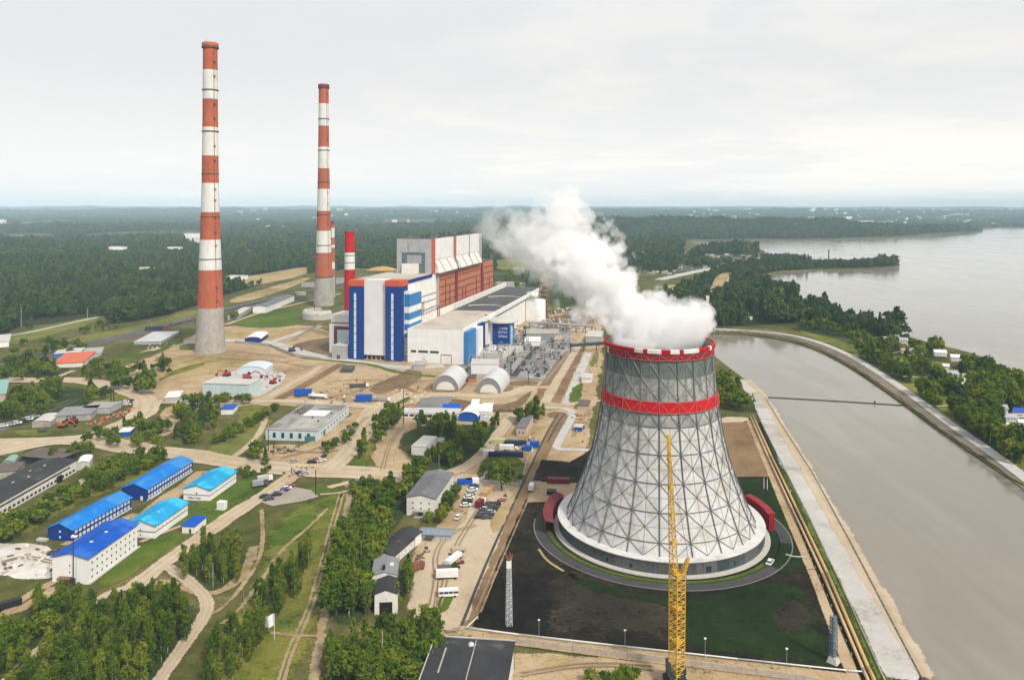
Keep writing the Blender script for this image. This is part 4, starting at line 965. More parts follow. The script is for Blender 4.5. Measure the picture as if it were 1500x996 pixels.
for a, wd, h0, h1 in ((-76, 2.2, 1.5, 3.8), (-115, 1.2, 2.2, 3.6), (-128, .9, 2.0, 3.5), (-60, 1.0, 1.6, 3.4)):
    a = R(a); q.box(-wd / 2, wd / 2, -.12, .06, h0, h1, rz=a + R(90), c=(47.15 * math.cos(a), 47.15 * math.sin(a)))
q.build('base_window', wl)
rg = MB().mat(M('base_kerb', (.44, .425, .39), .08, .3, .85, streak=.1)); rg.lathe([(46.9, .95), (49.6, .8), (49.6, 0)], 96); rg.build('base_plinth', ct)
t = thing('red_gallery', 'curved dark red gallery hugging the left back of the cooling tower', 'gallery', (TX, dT, 0))
q = MB().mat(MAROON); q.lathe([(50.3, 0), (50.3, 5.6), (54.0, 6.6), (54.0, 0)], 26, R(150), R(188)); q.build('wall', t)
q = MB().mat(M('red_gallery_roof', (.15, .018, .022), .15, .2)); q.lathe([(50.0, 5.75), (54.5, 6.9), (54.5, 6.6), (50.0, 5.4)], 26, R(149), R(189)); q.build('roof', t)
t = thing('red_pump_house', 'bright red angular pump house at the right side of the cooling tower', 'pump house', (TX, dT, 0))
q = MB().mat(M('muted_red', (.27, .012, .018), .14, .2, .75, spec=.1, streak=.35)); q.lathe([(50.3, 0), (50.3, 8.2), (53.0, 8.2), (53.0, 0)], 5, R(-4), R(22)); q.prism([(50.4, -3.7), (52.9, -3.9), (52.8, -3.4), (50.4, -3.3)], 0, 8.2); q.build('wall', t)
q = MB().mat(M('red_roof', (.25, .02, .022), .12, .2)); q.lathe([(50.0, 8.25), (53.4, 8.5), (53.4, 8.22)], 5, R(-4.4), R(22.4)); q.build('roof', t)

# ------------------------------------------------------------------ steam: closed lumpy volumes following bent axes
ST_N, ST_V1, ST_V2 = 2.6, .95, .6
def steam(name, label, axis, dens, seed, nscale, parent_off=(0, 0, 0), edge=.55, group=None):
    """axis: list of (x, y, z, radius). Density falls off from the axis; the mesh is a tube slightly wider than that."""
    A = [Vector(a[:3]) for a in axis]; Rr = [a[3] for a in axis]
    p0, p1 = A[0], A[-1]; L = (p1 - p0).length; dirv = (p1 - p0) / L
    up = Vector((0, 1, 0)); e1 = (up - dirv * up.dot(dirv)).normalized(); e2 = dirv.cross(e1)
    mb = MB(); n = 20; prev = None
    ts = [(a - p0).dot(dirv) / L for a in A]
    rows = []; K = 28
    def interp(t, arr):
        for i in range(len(ts) - 1):
            if t <= ts[i + 1]:
                f = (t - ts[i]) / (ts[i + 1] - ts[i]); return arr[i] + (arr[i + 1] - arr[i]) * f
        return arr[-1]
    o1 = [(a - p0 - dirv * ((a - p0).dot(dirv))).dot(e1) for a in A]; o2 = [(a - p0 - dirv * ((a - p0).dot(dirv))).dot(e2) for a in A]
    m, nt, b, out = newmat(name); nt.nodes.remove(b)
    oc = nt.nodes.new('ShaderNodeTexCoord').outputs['Object']           # object space: z along the axis
    warp = nt.nodes.new('ShaderNodeTexNoise'); nt.links.new(oc, warp.inputs['Vector']); warp.inputs['Scale'].default_value = nscale * .55; warp.inputs['Detail'].default_value = 1
    vm = nt.nodes.new('ShaderNodeVectorMath'); vm.operation = 'MULTIPLY_ADD'; nt.links.new(warp.outputs['Color'], vm.inputs[0]); vm.inputs[1].default_value = (16, 16, 12); 
    ad = nt.nodes.new('ShaderNodeVectorMath'); ad.operation = 'ADD'; ad.inputs[1].default_value = (-8 + seed * 0, -8, -6); nt.links.new(oc, ad.inputs[0]); nt.links.new(ad.outputs[0], vm.inputs[2])
    sp = nt.nodes.new('ShaderNodeSeparateXYZ'); nt.links.new(vm.outputs[0], sp.inputs[0])
    tt = math1(nt, 'DIVIDE', sp.outputs[2], L, clamp=True)
    def curve(arr, scale):
        fc = nt.nodes.new('ShaderNodeFloatCurve'); c = fc.mapping.curves[0]
        fc.mapping.use_clip = False
        while len(c.points) < len(ts): c.points.new(.5, .5)
        for i in range(len(ts)): c.points[i].location = (ts[i], arr[i] / scale * .5 + .5); 
        fc.mapping.update(); nt.links.new(tt, fc.inputs['Value'])
        return math1(nt, 'MULTIPLY_ADD', fc.outputs[0], 2 * scale, -scale)
    sc_ = max(1, max(abs(x) for x in o1 + o2) * 1.2); rs = max(Rr) * 1.2
    dx = math1(nt, 'SUBTRACT', sp.outputs[0], curve(o1, sc_)); dy = math1(nt, 'SUBTRACT', sp.outputs[1], curve(o2, sc_)); rad = curve(Rr, rs)
    dist = math1(nt, 'SQRT', math1(nt, 'ADD', math1(nt, 'MULTIPLY', dx, dx), math1(nt, 'MULTIPLY', dy, dy)))
    q_ = math1(nt, 'DIVIDE', dist, rad)                                   # 0 axis .. 1 edge
    v4 = nt.nodes.new('ShaderNodeVectorMath'); v4.operation = 'ADD'; v4.inputs[1].default_value = (seed * 37.1, seed * 11.7, 0); nt.links.new(oc, v4.inputs[0])
    n1 = noisen(nt, v4.outputs[0], nscale, 7, .60, .15)
    def puff(sc__, sm):
        vo = nt.nodes.new('ShaderNodeTexVoronoi'); vo.feature = 'SMOOTH_F1'; vo.inputs['Scale'].default_value = sc__; vo.inputs['Smoothness'].default_value = sm
        nt.links.new(v4.outputs[0], vo.inputs['Vector']); return vo.outputs['Distance']
    v1 = puff(nscale * .95, .12); v2 = puff(nscale * 2.6, .12)
    lump = math1(nt, 'ADD', math1(nt, 'MULTIPLY_ADD', math1(nt, 'SUBTRACT', n1, .5), ST_N, 0.0), math1(nt, 'ADD', math1(nt, 'MULTIPLY_ADD', v1, -ST_V1, ST_V1 * .5), math1(nt, 'MULTIPLY_ADD', v2, -ST_V2, ST_V2 * .5)))
    f = math1(nt, 'SUBTRACT', math1(nt, 'ADD', math1(nt, 'SUBTRACT', 1.0, q_), lump), edge)
    thin = sstep(nt, tt, .5, 1.0, 1.0, .30)
    f = math1(nt, 'ADD', f, sstep(nt, tt, .06, .26, .55, 0.0))
    mr = nt.nodes.new('ShaderNodeMapRange'); mr.interpolation_type = 'SMOOTHSTEP'; nt.links.new(f, mr.inputs[0]); mr.inputs[1].default_value = 0; mr.inputs[2].default_value = .10
    inside = sstep(nt, q_, 1.05, 1.4, 1, 0)
    fine_ = noisen(nt, v4.outputs[0], nscale * 4.5, 5, .65, .3)
    frag = sstep(nt, math1(nt, 'ADD', fine_, math1(nt, 'MULTIPLY', f, .55)), .42, .66, .03, 1.35)
    dn = math1(nt, 'MULTIPLY', math1(nt, 'MULTIPLY', math1(nt, 'MULTIPLY', math1(nt, 'MULTIPLY', mr.outputs[0], dens), frag), thin), inside)
    wp = nt.nodes.new('ShaderNodeNewGeometry').outputs['Position']; ws = nt.nodes.new('ShaderNodeSeparateXYZ'); nt.links.new(wp, ws.inputs[0])
    ax_ = math1(nt, 'SUBTRACT', ws.outputs[0], TX); ay_ = math1(nt, 'SUBTRACT', ws.outputs[1], dT)
    rr2 = math1(nt, 'SQRT', math1(nt, 'ADD', math1(nt, 'MULTIPLY', ax_, ax_), math1(nt, 'MULTIPLY', ay_, ay_)))
    above = sstep(nt, math1(nt, 'SUBTRACT', ws.outputs[2], math1(nt, 'MULTIPLY', math1(nt, 'SUBTRACT', rr2, 23.4), .30)), 87.0, 91.0)   # steam leaves through the mouth of the tower only
    dn = math1(nt, 'MULTIPLY', dn, math1(nt, 'MAXIMUM', above, math1(nt, 'LESS_THAN', rr2, 23.6)))
    pv = nt.nodes.new('ShaderNodeVolumePrincipled'); pv.inputs['Color'].default_value = (.972, .974, .98, 1); pv.inputs['Anisotropy'].default_value = -.1
    nt.links.new(dn, pv.inputs['Density']); nt.links.new(pv.outputs[0], out.inputs['Volume'])
    mb.mat(m); mb.smooth = True
    for k in range(K + 1):
        t = k / K; c = Vector((interp(t, o1), interp(t, o2), t * L)); r = interp(t, Rr) * (1.34 if 0 < k < K else .97)
        for i in range(n):
            a = 2 * math.pi * i / n; w_ = 1 + .12 * noise.noise(Vector((math.cos(a) * 1.4, math.sin(a) * 1.4, k * .35 + seed)))
            mb.v.append((c.x + r * w_ * math.cos(a), c.y + r * w_ * math.sin(a), c.z))
    for k in range(K):
        for i in range(n): j = (i + 1) % n; mb.face((k * n + i, k * n + j, (k + 1) * n + j, (k + 1) * n + i))
    mb.face(range(n - 1, -1, -1)); mb.face([K * n + i for i in range(n)])
    o = mb.build(name)
    mt = Matrix((e1, e2, dirv)).transposed().to_4x4(); mt.translation = p0; o.matrix_world = mt
    tag(o, label, 'steam', group); return o
def Q(px, py, d, r): return ((px - 750) / F * d, d, ZAT(d, py), r * d / F)
steam('steam_plume', 'billowing white steam plume rising from the cooling tower and drifting left', [Q(967, 545, 353, 78), Q(963, 508, 353, 78), Q(940, 484, 353, 62), Q(910, 452, 360, 60), Q(874, 412, 370, 60), Q(842, 372, 382, 60), Q(812, 338, 396, 70), Q(794, 310, 405, 54)], .13, 1, .062, edge=.22)
steam('steam_wisp', 'thin torn wisp of steam trailing off left of the main plume', [Q(850, 410, 382, 34), Q(805, 392, 390, 42), Q(770, 368, 398, 44), Q(738, 345, 408, 42), Q(714, 316, 415, 34)], .055, 4, .07, edge=.26)

# ------------------------------------------------------------------ yellow lattice crane
dK = 236.0; KX = (991 - 750) / F * dK
cr_ = thing('crawler_crane', 'tall yellow lattice crane standing in front of the cooling tower', 'crane', (KX, dK, 0))
def lattice(mb, base, top, wb, wt, nseg, rc, rb, rot=R(33), solid=None):
    base = Vector(base); top = Vector(top)
    def ring(t):
        c = base.lerp(top, t); w_ = wb + (wt - wb) * t
        return [c + Vector((w_ / 2 * 1.414 * math.cos(rot + R(45) + i * R(90)), w_ / 2 * 1.414 * math.sin(rot + R(45) + i * R(90)), 0)) for i in range(4)]
    pr = ring(0)
    for k in range(nseg):
        nx = ring((k + 1) / nseg)
        for i in range(4):
            j = (i + 1) % 4
            mb.tube(pr[i], nx[i], rc, 4, caps=False); mb.tube(nx[i], nx[j], rb, 4, caps=False); mb.tube(pr[i], nx[j], rb, 4, caps=False) if k % 2 else mb.tube(pr[j], nx[i], rb, 4, caps=False)
        if solid and k % solid == 0:
            c0 = (sum(pr, Vector()) / 4); mb.box(-wb * .36, wb * .36, -wb * .36, wb * .36, c0.z + .2, nx[0].z - .3, rz=rot, c=(c0.x, c0.y))
        pr = nx
def KZ(y, x): return ((x - 991) / F * dK, 0, ZAT(dK, y))
m1 = MB().mat(YEL); lattice(m1, (0, 0, 3.0), KZ(838, 992), 3.3, 3.5, 22, .21, .11, solid=7); m1.build('main_mast', cr_)
m1 = MB().mat(YEL); lattice(m1, KZ(838, 987), KZ(640, 979.5), 1.9, .5, 34, .14, .075, solid=7)
jb = m1.build('jib', cr_)
q = MB().mat(YEL); q.box(-.5, .5, -.4, .4, ZAT(dK, 662), ZAT(dK, 636), c=((979.7 - 991) / F * dK, 0)); q.build('jib_head', jb)
m1 = MB().mat(YEL); lattice(m1, KZ(842, 999), KZ(817, 1008), 1.3, .8, 6, .15, .09); m1.build('back_strut', cr_)
q = MB().mat(STEEL)
q.tube(KZ(817, 1008), KZ(660, 980), .06, 4); q.tube(KZ(817, 1008), (1.6, 1.5, 4), .06, 4); q.build('pendant_rope', cr_)
DG = M('dark_green_machine', (.02, .05, .05), .2, .6, .5)
q = MB().mat(DG); q.box(-2.4, 2.4, -1.5, 5, 1.6, 4.2); q.box(-2.9, -2.0, -1.6, 3, 4.2, 7.4); q.box(2.1, 2.9, -1, 2, 4.2, 6.0); q.build('machine_house', cr_)
for x in (-2.9, 2.9):
    q = MB().mat(BLACK); q.prism([(x - .6, -4.6), (x + .6, -4.6), (x + .6, 4.6), (x - .6, 4.6)], .0, 1.5); q.build('crawler_track', cr_)
# lattice masts
def mast(name, label, px, py, top, wb, wt, m, nseg, rc, head=True, base=None):
    d = D(py); t = thing(name, label, 'mast', ((px - 750) / F * d, d, 0)); h = ZAT(d, top)
    z0 = 0
    if base:
        q = MB().mat(CONCL); q.lathe([(2.6, 0), (1.7, 2.2), (.1, 2.3)], 4, c=(0, 0)); q.build('footing', t); z0 = 2.25
    q = MB().mat(m); lattice(q, (0, 0, z0), (0, 0, h - (2 if head else 0)), wb, wt, nseg, rc, rc * .62, rot=R(20), solid=1 if base else None); q.build('lattice', t)
    if head:
        q = MB().mat(WHITE); q.box(-.9, .9, -.9, .9, h - 4.6, h - 2); q.build('cabinet', t)
        q = MB().mat(RUST); q.lathe([(.6, h - 2), (1.25, h - 1.4), (1.25, h - .9), (.5, h - .8)], 10)
        for a in range(5): q.tube((1.1 * math.cos(a * 1.26), 1.1 * math.sin(a * 1.26), h - .9), (1.1 * math.cos(a * 1.26), 1.1 * math.sin(a * 1.26), h + .3), .22, 5)
        q.build('lamp_head', t)
mast('lattice_mast', 'white lattice floodlight mast with a rusty lamp head on the dark plot', 745.5, 917, 812, 1.9, 1.15, M('mast_white', (.46, .49, .52), .15, .6), 22, .14)
mast('cable_mast', 'blue-grey lattice mast on a concrete footing in the corner of the dark plot', 1221, 971, 902, 1.7, 1.5, M('mast_blue', (.13, .18, .23), .2, .6), 12, .13, head=False, base=True)
# ------------------------------------------------------------------ ground sheets
SAND = GM('sand_ground', [(.235, .165, .090), (.325, .235, .138), (.395, .295, .182), (.44, .35, .24)], w=(.45, .35, .3), tufts=((.085, .082, .03), .57))
SANDL = GM('pale_road_dust', [(.375, .295, .200), (.435, .355, .255), (.475, .40, .30)], scales=(.02, .12, 1.1), tracks=.35, trackc=(.30, .22, .135), ragged=1.0, tufts=((.13, .11, .05), .63))
TRACK = GM('worn_track', [(.17, .14, .068), (.30, .23, .13), (.38, .30, .185)], scales=(.04, .2, 1.0), ragged=1.6)
SOIL = GM('brown_soil', [(.125, .080, .045), (.17, .115, .068), (.215, .15, .09)], scales=(.02, .12, .8), ragged=.5)
SOILF = GM('ploughed_brown', [(.15, .095, .052), (.20, .135, .075), (.24, .165, .095)], scales=(.02, .12, .8), ragged=.4)
GRASS = GM('mown_grass', [(.042, .064, .012), (.090, .112, .018), (.155, .155, .030), (.235, .19, .06)], w=(.45, .35, .3), ragged=1.7)
GRASSB = GM('lush_grass', [(.038, .066, .011), (.072, .112, .016), (.125, .152, .026)], w=(.45, .35, .3), ragged=1.7)
GRASSL = GM('pale_meadow', [(.090, .108, .024), (.135, .145, .036), (.20, .18, .06)], w=(.45, .35, .3), ragged=1.7)
DRY = GM('dry_field', [(.19, .155, .062), (.28, .215, .10), (.36, .275, .145), (.40, .315, .19)])
DARK = GM('dark_wet_soil', [(.0075, .007, .006), (.013, .0115, .009), (.024, .020, .014), (.055, .045, .028)], scales=(.02, .12, .9), ragged=.5, w=(.45, .3, .25), tufts=((.016, .022, .009), .58))
DARKG = GM('dark_green_turf', [(.010, .016, .006), (.013, .027, .008), (.022, .042, .012)], scales=(.016, .06, .6), ragged=2.2)
DARKB = GM('dark_brown_silt', [(.012, .011, .009), (.030, .026, .018), (.055, .048, .033)], scales=(.016, .06, .6), ragged=2.4)
GRAVEL = GM('grey_gravel', [(.16, .16, .155), (.28, .27, .255), (.38, .365, .34)], scales=(.03, .2, 1.2), ragged=.5, tufts=((.10, .095, .085), .53))
PAVE = GM('concrete_paving', [(.34, .335, .325), (.42, .41, .395), (.47, .46, .44)], scales=(.03, .15, 1.0), ragged=.3)
ASPH = GM('asphalt', [(.045, .045, .047), (.06, .06, .06), (.078, .076, .073)], scales=(.03, .15, 1.0), ragged=.25)
WHITEG = GM('white_rubble_ground', [(.36, .31, .25), (.50, .47, .43), (.60, .58, .55)], scales=(.03, .12, .9), ragged=.8)
FLOOR = GM('forest_floor', [(.016, .026, .012), (.026, .038, .016), (.04, .05, .022)], ragged=1.2)
SHRUBF = GM('scrub_ground', [(.022, .036, .013), (.038, .054, .018), (.065, .078, .026)], ragged=1.6)
RAILB = GM('rail_ballast', [(.07, .067, .063), (.11, .105, .10), (.15, .14, .13)], scales=(.03, .2, 1.1), ragged=.4)
QUAY = GM('quay_concrete', [(.30, .28, .25), (.41, .395, .37), (.47, .46, .445)], scales=(.02, .08, .7), ragged=.9)
# forest floor under the woods
for i, pl in enumerate(INC):
    if i in (1, 2, 3): patch('forest_floor', pl, FLOOR, .03, 3, 0)
patch('forest_floor', [(-120, 336), (-120, 492), (0, 492), (32, 478), (75, 474), (150, 463), (165, 474), (200, 470), (245, 462), (290, 447), (330, 432), (380, 418), (422, 404), (445, 401), (520, 393), (600, 395), (740, 400), (900, 402), (990, 398), (1000, 380), (1000, 362), (1006, 352.5), (1000, 340)], FLOOR, .03, 4, 0)
TOWNG = GM('town_ground', [(.03, .045, .022), (.06, .07, .04), (.14, .13, .11), (.24, .23, .215)], scales=(.006, .03, .2), ragged=1.2)
# clearings far off
for pl in EXC[:3] + EXC[8:9]: pass
for pl, m in ((EXC[3], WHITEG), (EXC[4], DRY), (EXC[5], WHITEG), (EXC[6], DRY), (EXC[7], DRY), (EXC[8], DRY), (EXC[11], GRASSL), (EXC[13], PAVE), (EXC[14], SHRUBF), (TOWN, TOWNG)): patch('clearing', pl, m, .1, 3, 1)
LAKEP = GM('far_lake_water', [(.40, .42, .43), (.45, .47, .48)], alpha=False, rough=.15)
for pl in EXC[:2]: patch('pond', pl, wm, .14, 2, 1)
patch('bare_strip', EXC2[0], DRY, .09, 3); patch('plaza', EXC2[1], WHITEG, .12, 3); patch('bare_strip', EXC2[2], SAND, .1, 3); patch('meadow', EXC2[3], DRY, .1, 2); patch('bare_strip', EXC2[4], DRY, .1, 2)
patch('meadow', EXC2[5], GRASSL, .1, 3); patch('meadow', EXC2[6], GRASS, .08, 3)
ribbon('road', [(965, 410), (1000, 402), (1040, 394), (1070, 388), (1110, 381), (1140, 378)], 26, PAVE, .2); ribbon('road', [(900, 388), (960, 385), (1000, 388)], 14, PAVE, .2)
ribbon('road', [(1050, 432), (1058, 424), (1068, 412), (1074, 398)], 10, SANDL, .2); ribbon('road', [(1034, 452), (1044, 462), (1058, 472)], 6, SANDL, .2)
# land around the plant, left side
patch('grass', [(82, 500), (140, 488), (200, 478), (245, 466), (292, 452), (292, 462), (240, 476), (180, 490), (120, 506), (85, 514)], GRASSL, .08, 3)
patch('grass', [(330, 440), (372, 428), (440, 408), (460, 406), (420, 424), (350, 446)], DRY, .08, 3)
ribbon('road', [(-60, 500), (30, 490), (75, 480), (145, 464)], 6, PAVE, .2)
patch('grass', [(0, 494), (30, 486), (140, 462), (146, 470), (60, 496), (0, 508)], GRASSL, .07, 2)
ribbon('railway_bed', [(-60, 548), (0, 533), (70, 518), (125, 505), (200, 489), (292, 466), (340, 452), (400, 438), (470, 424), (560, 402)], 30, RAILB, .16, jag=0, smooth=1)
ribbon('railway_bed', [(-60, 648), (0, 626), (60, 605), (108, 586), (118, 580)], 16, RAILB, .16, jag=0, smooth=1)
ribbon('road', [(158, 532), (190, 522), (240, 508), (270, 498), (330, 494)], 8, SANDL, .22)
# plant yard
patch('sand_yard', [(160, 545), (230, 520), (262, 500), (300, 484), (345, 476), (440, 474), (500, 490), (600, 505), (690, 500), (760, 470), (850, 452), (880, 462), (885, 520), (870, 590), (862, 660), (830, 700), (770, 735), (735, 830), (690, 925), (640, 935), (600, 905), (596, 850), (618, 780), (640, 770), (690, 700), (560, 700), (580, 640), (560, 612), (480, 600), (400, 592), (300, 598), (245, 590), (200, 575)], SAND, .06, 4, 1, 1.5)
patch('field', [(262, 500), (340, 480), (440, 480), (420, 492), (345, 498)], DRY, .1, 2); patch('field', [(225, 540), (262, 520), (360, 522), (420, 530), (300, 548), (240, 560)], DRY, .1, 3)
patch('grass', [(330, 478), (380, 460), (444, 446), (452, 474), (400, 481)], GRASSB, .12, 2); patch('grass', [(245, 552), (300, 536), (300, 530), (260, 540), (228, 560)], GRASS, .14, 2)
patch('grass', [(262, 506), (288, 502), (288, 512), (262, 514)], GRASS, .13, 1.5)
ribbon('road', [(330, 476), (380, 458), (432, 446), (500, 430)], 6, SANDL, .2)
ribbon('road', [(270, 502), (340, 498), (390, 500), (420, 508), (455, 521), (520, 530), (590, 540), (650, 536)], 15, PAVE, .22, jag=0); ribbon('road', [(395, 502), (425, 492), (470, 478)], 9, PAVE, .22, jag=0)
ribbon('grass', [(440, 524), (500, 530), (545, 534), (580, 546), (640, 552)], 6, GRASSB, .24)
ribbon('road', [(240, 520), (330, 522), (420, 528), (470, 536)], 9, SAND, .2)
patch('soil', [(440, 500), (500, 492), (512, 522), (470, 522), (420, 512)], SOIL, .12, 3)
patch('concrete_slab', [(365, 581), (300, 562), (345, 540), (402, 543), (424, 548), (405, 566), (385, 580)], PAVE, .15, 1)
ribbon('trench', [(402, 588), (440, 568), (482, 544), (500, 533)], 9, SOIL, .2, jag=0); ribbon('road', [(385, 586), (430, 560), (460, 545), (470, 535)], 7, SANDL, .2)
patch('soil', [(535, 570), (590, 545), (612, 552), (560, 580)], SOIL, .14, 2); patch('soil', [(590, 540), (625, 545), (600, 568), (572, 572)], SOIL, .15, 2)
patch('soil', [(618, 570), (650, 552), (690, 556), (672, 576), (630, 574)], SOIL, .14, 2); patch('soil', [(690, 577), (745, 565), (755, 568), (740, 578), (700, 580)], SOIL, .14, 2)
patch('soil', [(602, 600), (622, 580), (668, 584), (700, 590), (748, 594), (780, 570), (776, 582), (758, 600), (720, 600), (640, 598)], SOIL, .13, 2); patch('asphalt_pad', [(607, 597), (626, 579), (665, 581), (652, 598)], GM('pad_grey', [(.15, .15, .155), (.19, .19, .19), (.22, .22, .22)], ragged=.2), .19, .6, 0)
patch('soil', [(746, 558), (790, 558), (786, 566), (744, 565)], SOIL, .16, 1)
ribbon('road', [(600, 582), (650, 577), (720, 582), (760, 574), (780, 566)], 13, SANDL, .22)
# switchyard and corridor strips
patch('gravel_yard', [(655, 548), (690, 520), (740, 500), (778, 478), (830, 470), (842, 500), (834, 516), (800, 556), (742, 553), (726, 556), (690, 552)], GRAVEL, .12, 2, 1)
patch('gravel_yard', [(780, 485), (815, 462), (860, 458), (850, 482)], SOIL, .16, 2)
ribbon('service_road', [(752, 552), (770, 528), (788, 508)], 6, ASPH, .22, jag=0)
patch('brown_bed', [(792, 565), (807, 564), (836, 515), (827, 516), (812, 532)], SOILF, .18, .8, 0); patch('brown_bed', [(779, 588), (793, 588), (800, 569), (788, 569)], SOILF, .18, .8, 0)
ribbon('road', [(798, 590), (815, 560), (830, 535), (844, 512), (862, 480)], 7.5, SANDL, .22, jag=0)
patch('brown_bed', [(808, 589), (821, 591), (857, 511), (872, 468), (860, 470), (842, 514)], SOILF, .2, .8, 0)
patch('concrete_channel', [(822, 592), (834, 592), (852, 556), (868, 517), (856, 517)], PAVE, .2, .6, 0)
patch('grass', [(830, 590), (842, 564), (855, 560), (852, 574), (848, 588)], GRASSB, .2, 1); patch('grass', [(862, 538), (870, 515), (878, 516), (874, 536)], GRASSL, .2, 1)
ribbon('road', [(795, 597), (825, 598), (838, 602), (838, 612), (822, 640), (812, 658), (840, 659), (866, 660)], 5.5, PAVE, .24, jag=0, smooth=1); ribbon('road', [(826, 594), (870, 588), (890, 586)], 5, SANDL, .22)
patch('pit', [(803, 603), (832, 604), (824, 614), (800, 612)], SOIL, .21, .5)
ribbon('pipe_corridor', [(672, 960), (690, 920), (716, 850), (744, 780), (768, 725), (792, 670), (812, 630), (826, 608)], 7.5, SOILF, .26, jag=0, smooth=1, w=.4)
ribbon('edge_strip', [(660, 955), (677, 915), (704, 845), (735, 775), (760, 722), (786, 665), (806, 625), (818, 606)], 1.2, ASPH, .28, jag=0, smooth=1, w=.1)
ribbon('edge_strip', [(802, 648), (818, 618), (828, 606)], 1.2, ASPH, .28, jag=0, smooth=1, w=.1)
ribbon('road', [(690, 932), (706, 885), (728, 825), (750, 775), (776, 730)], 6, SAND, .24, jag=0, smooth=1)
# dark plot of the cooling tower
patch('dark_soil', [(693, 922), (718, 855), (748, 782), (768, 735), (800, 700), (850, 668), (900, 640), (1100, 617), (1150, 735), (1200, 850), (1252, 985), (1100, 968), (900, 945)], DARK, .3, .6, 0)
patch('dark_soil', [(780, 704), (794, 674), (850, 679), (846, 706)], DARK, .32, .6, 0)
patch('sand_patch', [(770, 737), (778, 706), (812, 707), (846, 708), (835, 740), (812, 735)], SAND, .33, .8, 0)
patch('brown_field', [(1040, 640), (1052, 620), (1096, 619), (1112, 650), (1128, 699), (1075, 699)], SOILF, .34, 1, 0)
patch('sand_patch', [(1040, 620), (1060, 612), (1098, 611), (1097, 618), (1050, 622)], SANDL, .33, 1)
patch('turf', [(1072, 701), (1130, 701), (1150, 745), (1170, 800), (1120, 800), (1075, 760)], DARKG, .36, 1.5); patch('turf', [(830, 836), (850, 850), (930, 870), (1000, 878), (1100, 860), (1160, 850), (1170, 880), (1060, 895), (940, 880), (850, 862)], DARKG, .37, 5)
patch('turf', [(1050, 880), (1170, 850), (1190, 900), (1210, 960), (1080, 950), (1030, 920)], DARKG, .38, 6); patch('turf', [(985, 905), (1040, 885), (1160, 860), (1215, 960), (1235, 975), (1100, 962), (1000, 945)], DARKG, .365, 9); patch('turf', [(1078, 790), (1120, 800), (1165, 795), (1178, 830), (1150, 846)], DARKG, .375, 5); patch('silt', [(812, 905), (830, 850), (900, 872), (985, 890), (980, 930), (880, 925), (800, 925)], DARKB, .35, 5)
patch('silt', [(1130, 890), (1180, 880), (1190, 920), (1140, 930)], DARKB, .39, 5)
def annulus(name, r0, r1, z, m, a0=0, a1=360):
    q = MB().mat(m); n = 120; v = []
    q.lathe([(r1, z), (r1 - .3, z), (r0 + .3, z), (r0, z)], n, R(a0), R(a1), c=(TX, dT)); o = q.build(name); e = []
    k = len(o.data.vertices) // 4
    setattr_f(o.data, 'edge', [1.0] * (4 * k)); tag(o, kind='structure'); return o
annulus('lawn_ring', 51.0, 53.4, .42, GRASSB); annulus('ring_road', 53.4, 58.6, .44, ASPH, 140, 405); annulus('kerb_ring', 58.6, 59.0, .47, PAVE, 170, 400); annulus('kerb_ring', 53.2, 53.5, .48, PAVE, 170, 400)
ribbon('path', [(1151, 813), (1165, 817), (1182, 816)], 1.0, PAVE, .43, jag=0, w=.2); ribbon('path', [(789, 805), (800, 822), (826, 838)], 1.2, DRY, .43, jag=0, w=.3)
# right side bank of the plot
ribbon('hedge_ditch', [(1114, 620), (1140, 680), (1182, 780), (1232, 890), (1285, 1010)], 9, SHRUBF, .34, jag=0, smooth=0)
ribbon('sand_strip', [(1100, 616), (1150, 735), (1200, 850), (1262, 1010)], 6.5, SAND, .38, jag=0, smooth=0, w=.5)
ribbon('dark_ditch', [(1111, 620), (1136, 680), (1176, 780), (1222, 890), (1274, 1012)], 2.6, GM('ditch_dark_mud', [(.012, .014, .009), (.02, .024, .012)], ragged=.6), .40, jag=0, smooth=0)  # ditch laid as a flat strip in dark mud colours
ribbon('grass_bank', [(1120, 618), (1146, 672), (1194, 775), (1245, 880), (1300, 1000)], 4.5, GRASSB, .41, jag=.3, smooth=0)
ribbon('quay', [(1080, 556), (1108, 582), (1124, 618), (1156, 680), (1207, 778), (1262, 880), (1325, 1000)], 9, QUAY, .43, jag=.4, smooth=1, w=1.5)
ribbon('shore_sand', [(1090, 556), (1114, 582), (1135, 618), (1170, 676), (1228, 780), (1284, 880), (1345, 996)], 11, SANDL, .36, jag=.8, smooth=1, w=3)
ribbon('grass', [(1045, 565), (1075, 570), (1110, 605)], 30, SHRUBF, .1)
# front of the plot
ribbon('sand_strip', [(670, 925), (760, 938), (880, 954), (1000, 968), (1140, 985), (1270, 1000)], 7, SAND, .34, jag=0, smooth=0, w=.5)
patch('sand_ground', [(740, 965), (760, 955), (880, 965), (1000, 975), (1200, 995), (1260, 1010), (1250, 1100), (700, 1100)], SAND, .12, 2); patch('grass', [(790, 968), (835, 965), (845, 975), (800, 982)], DRY, .2, 1.5)
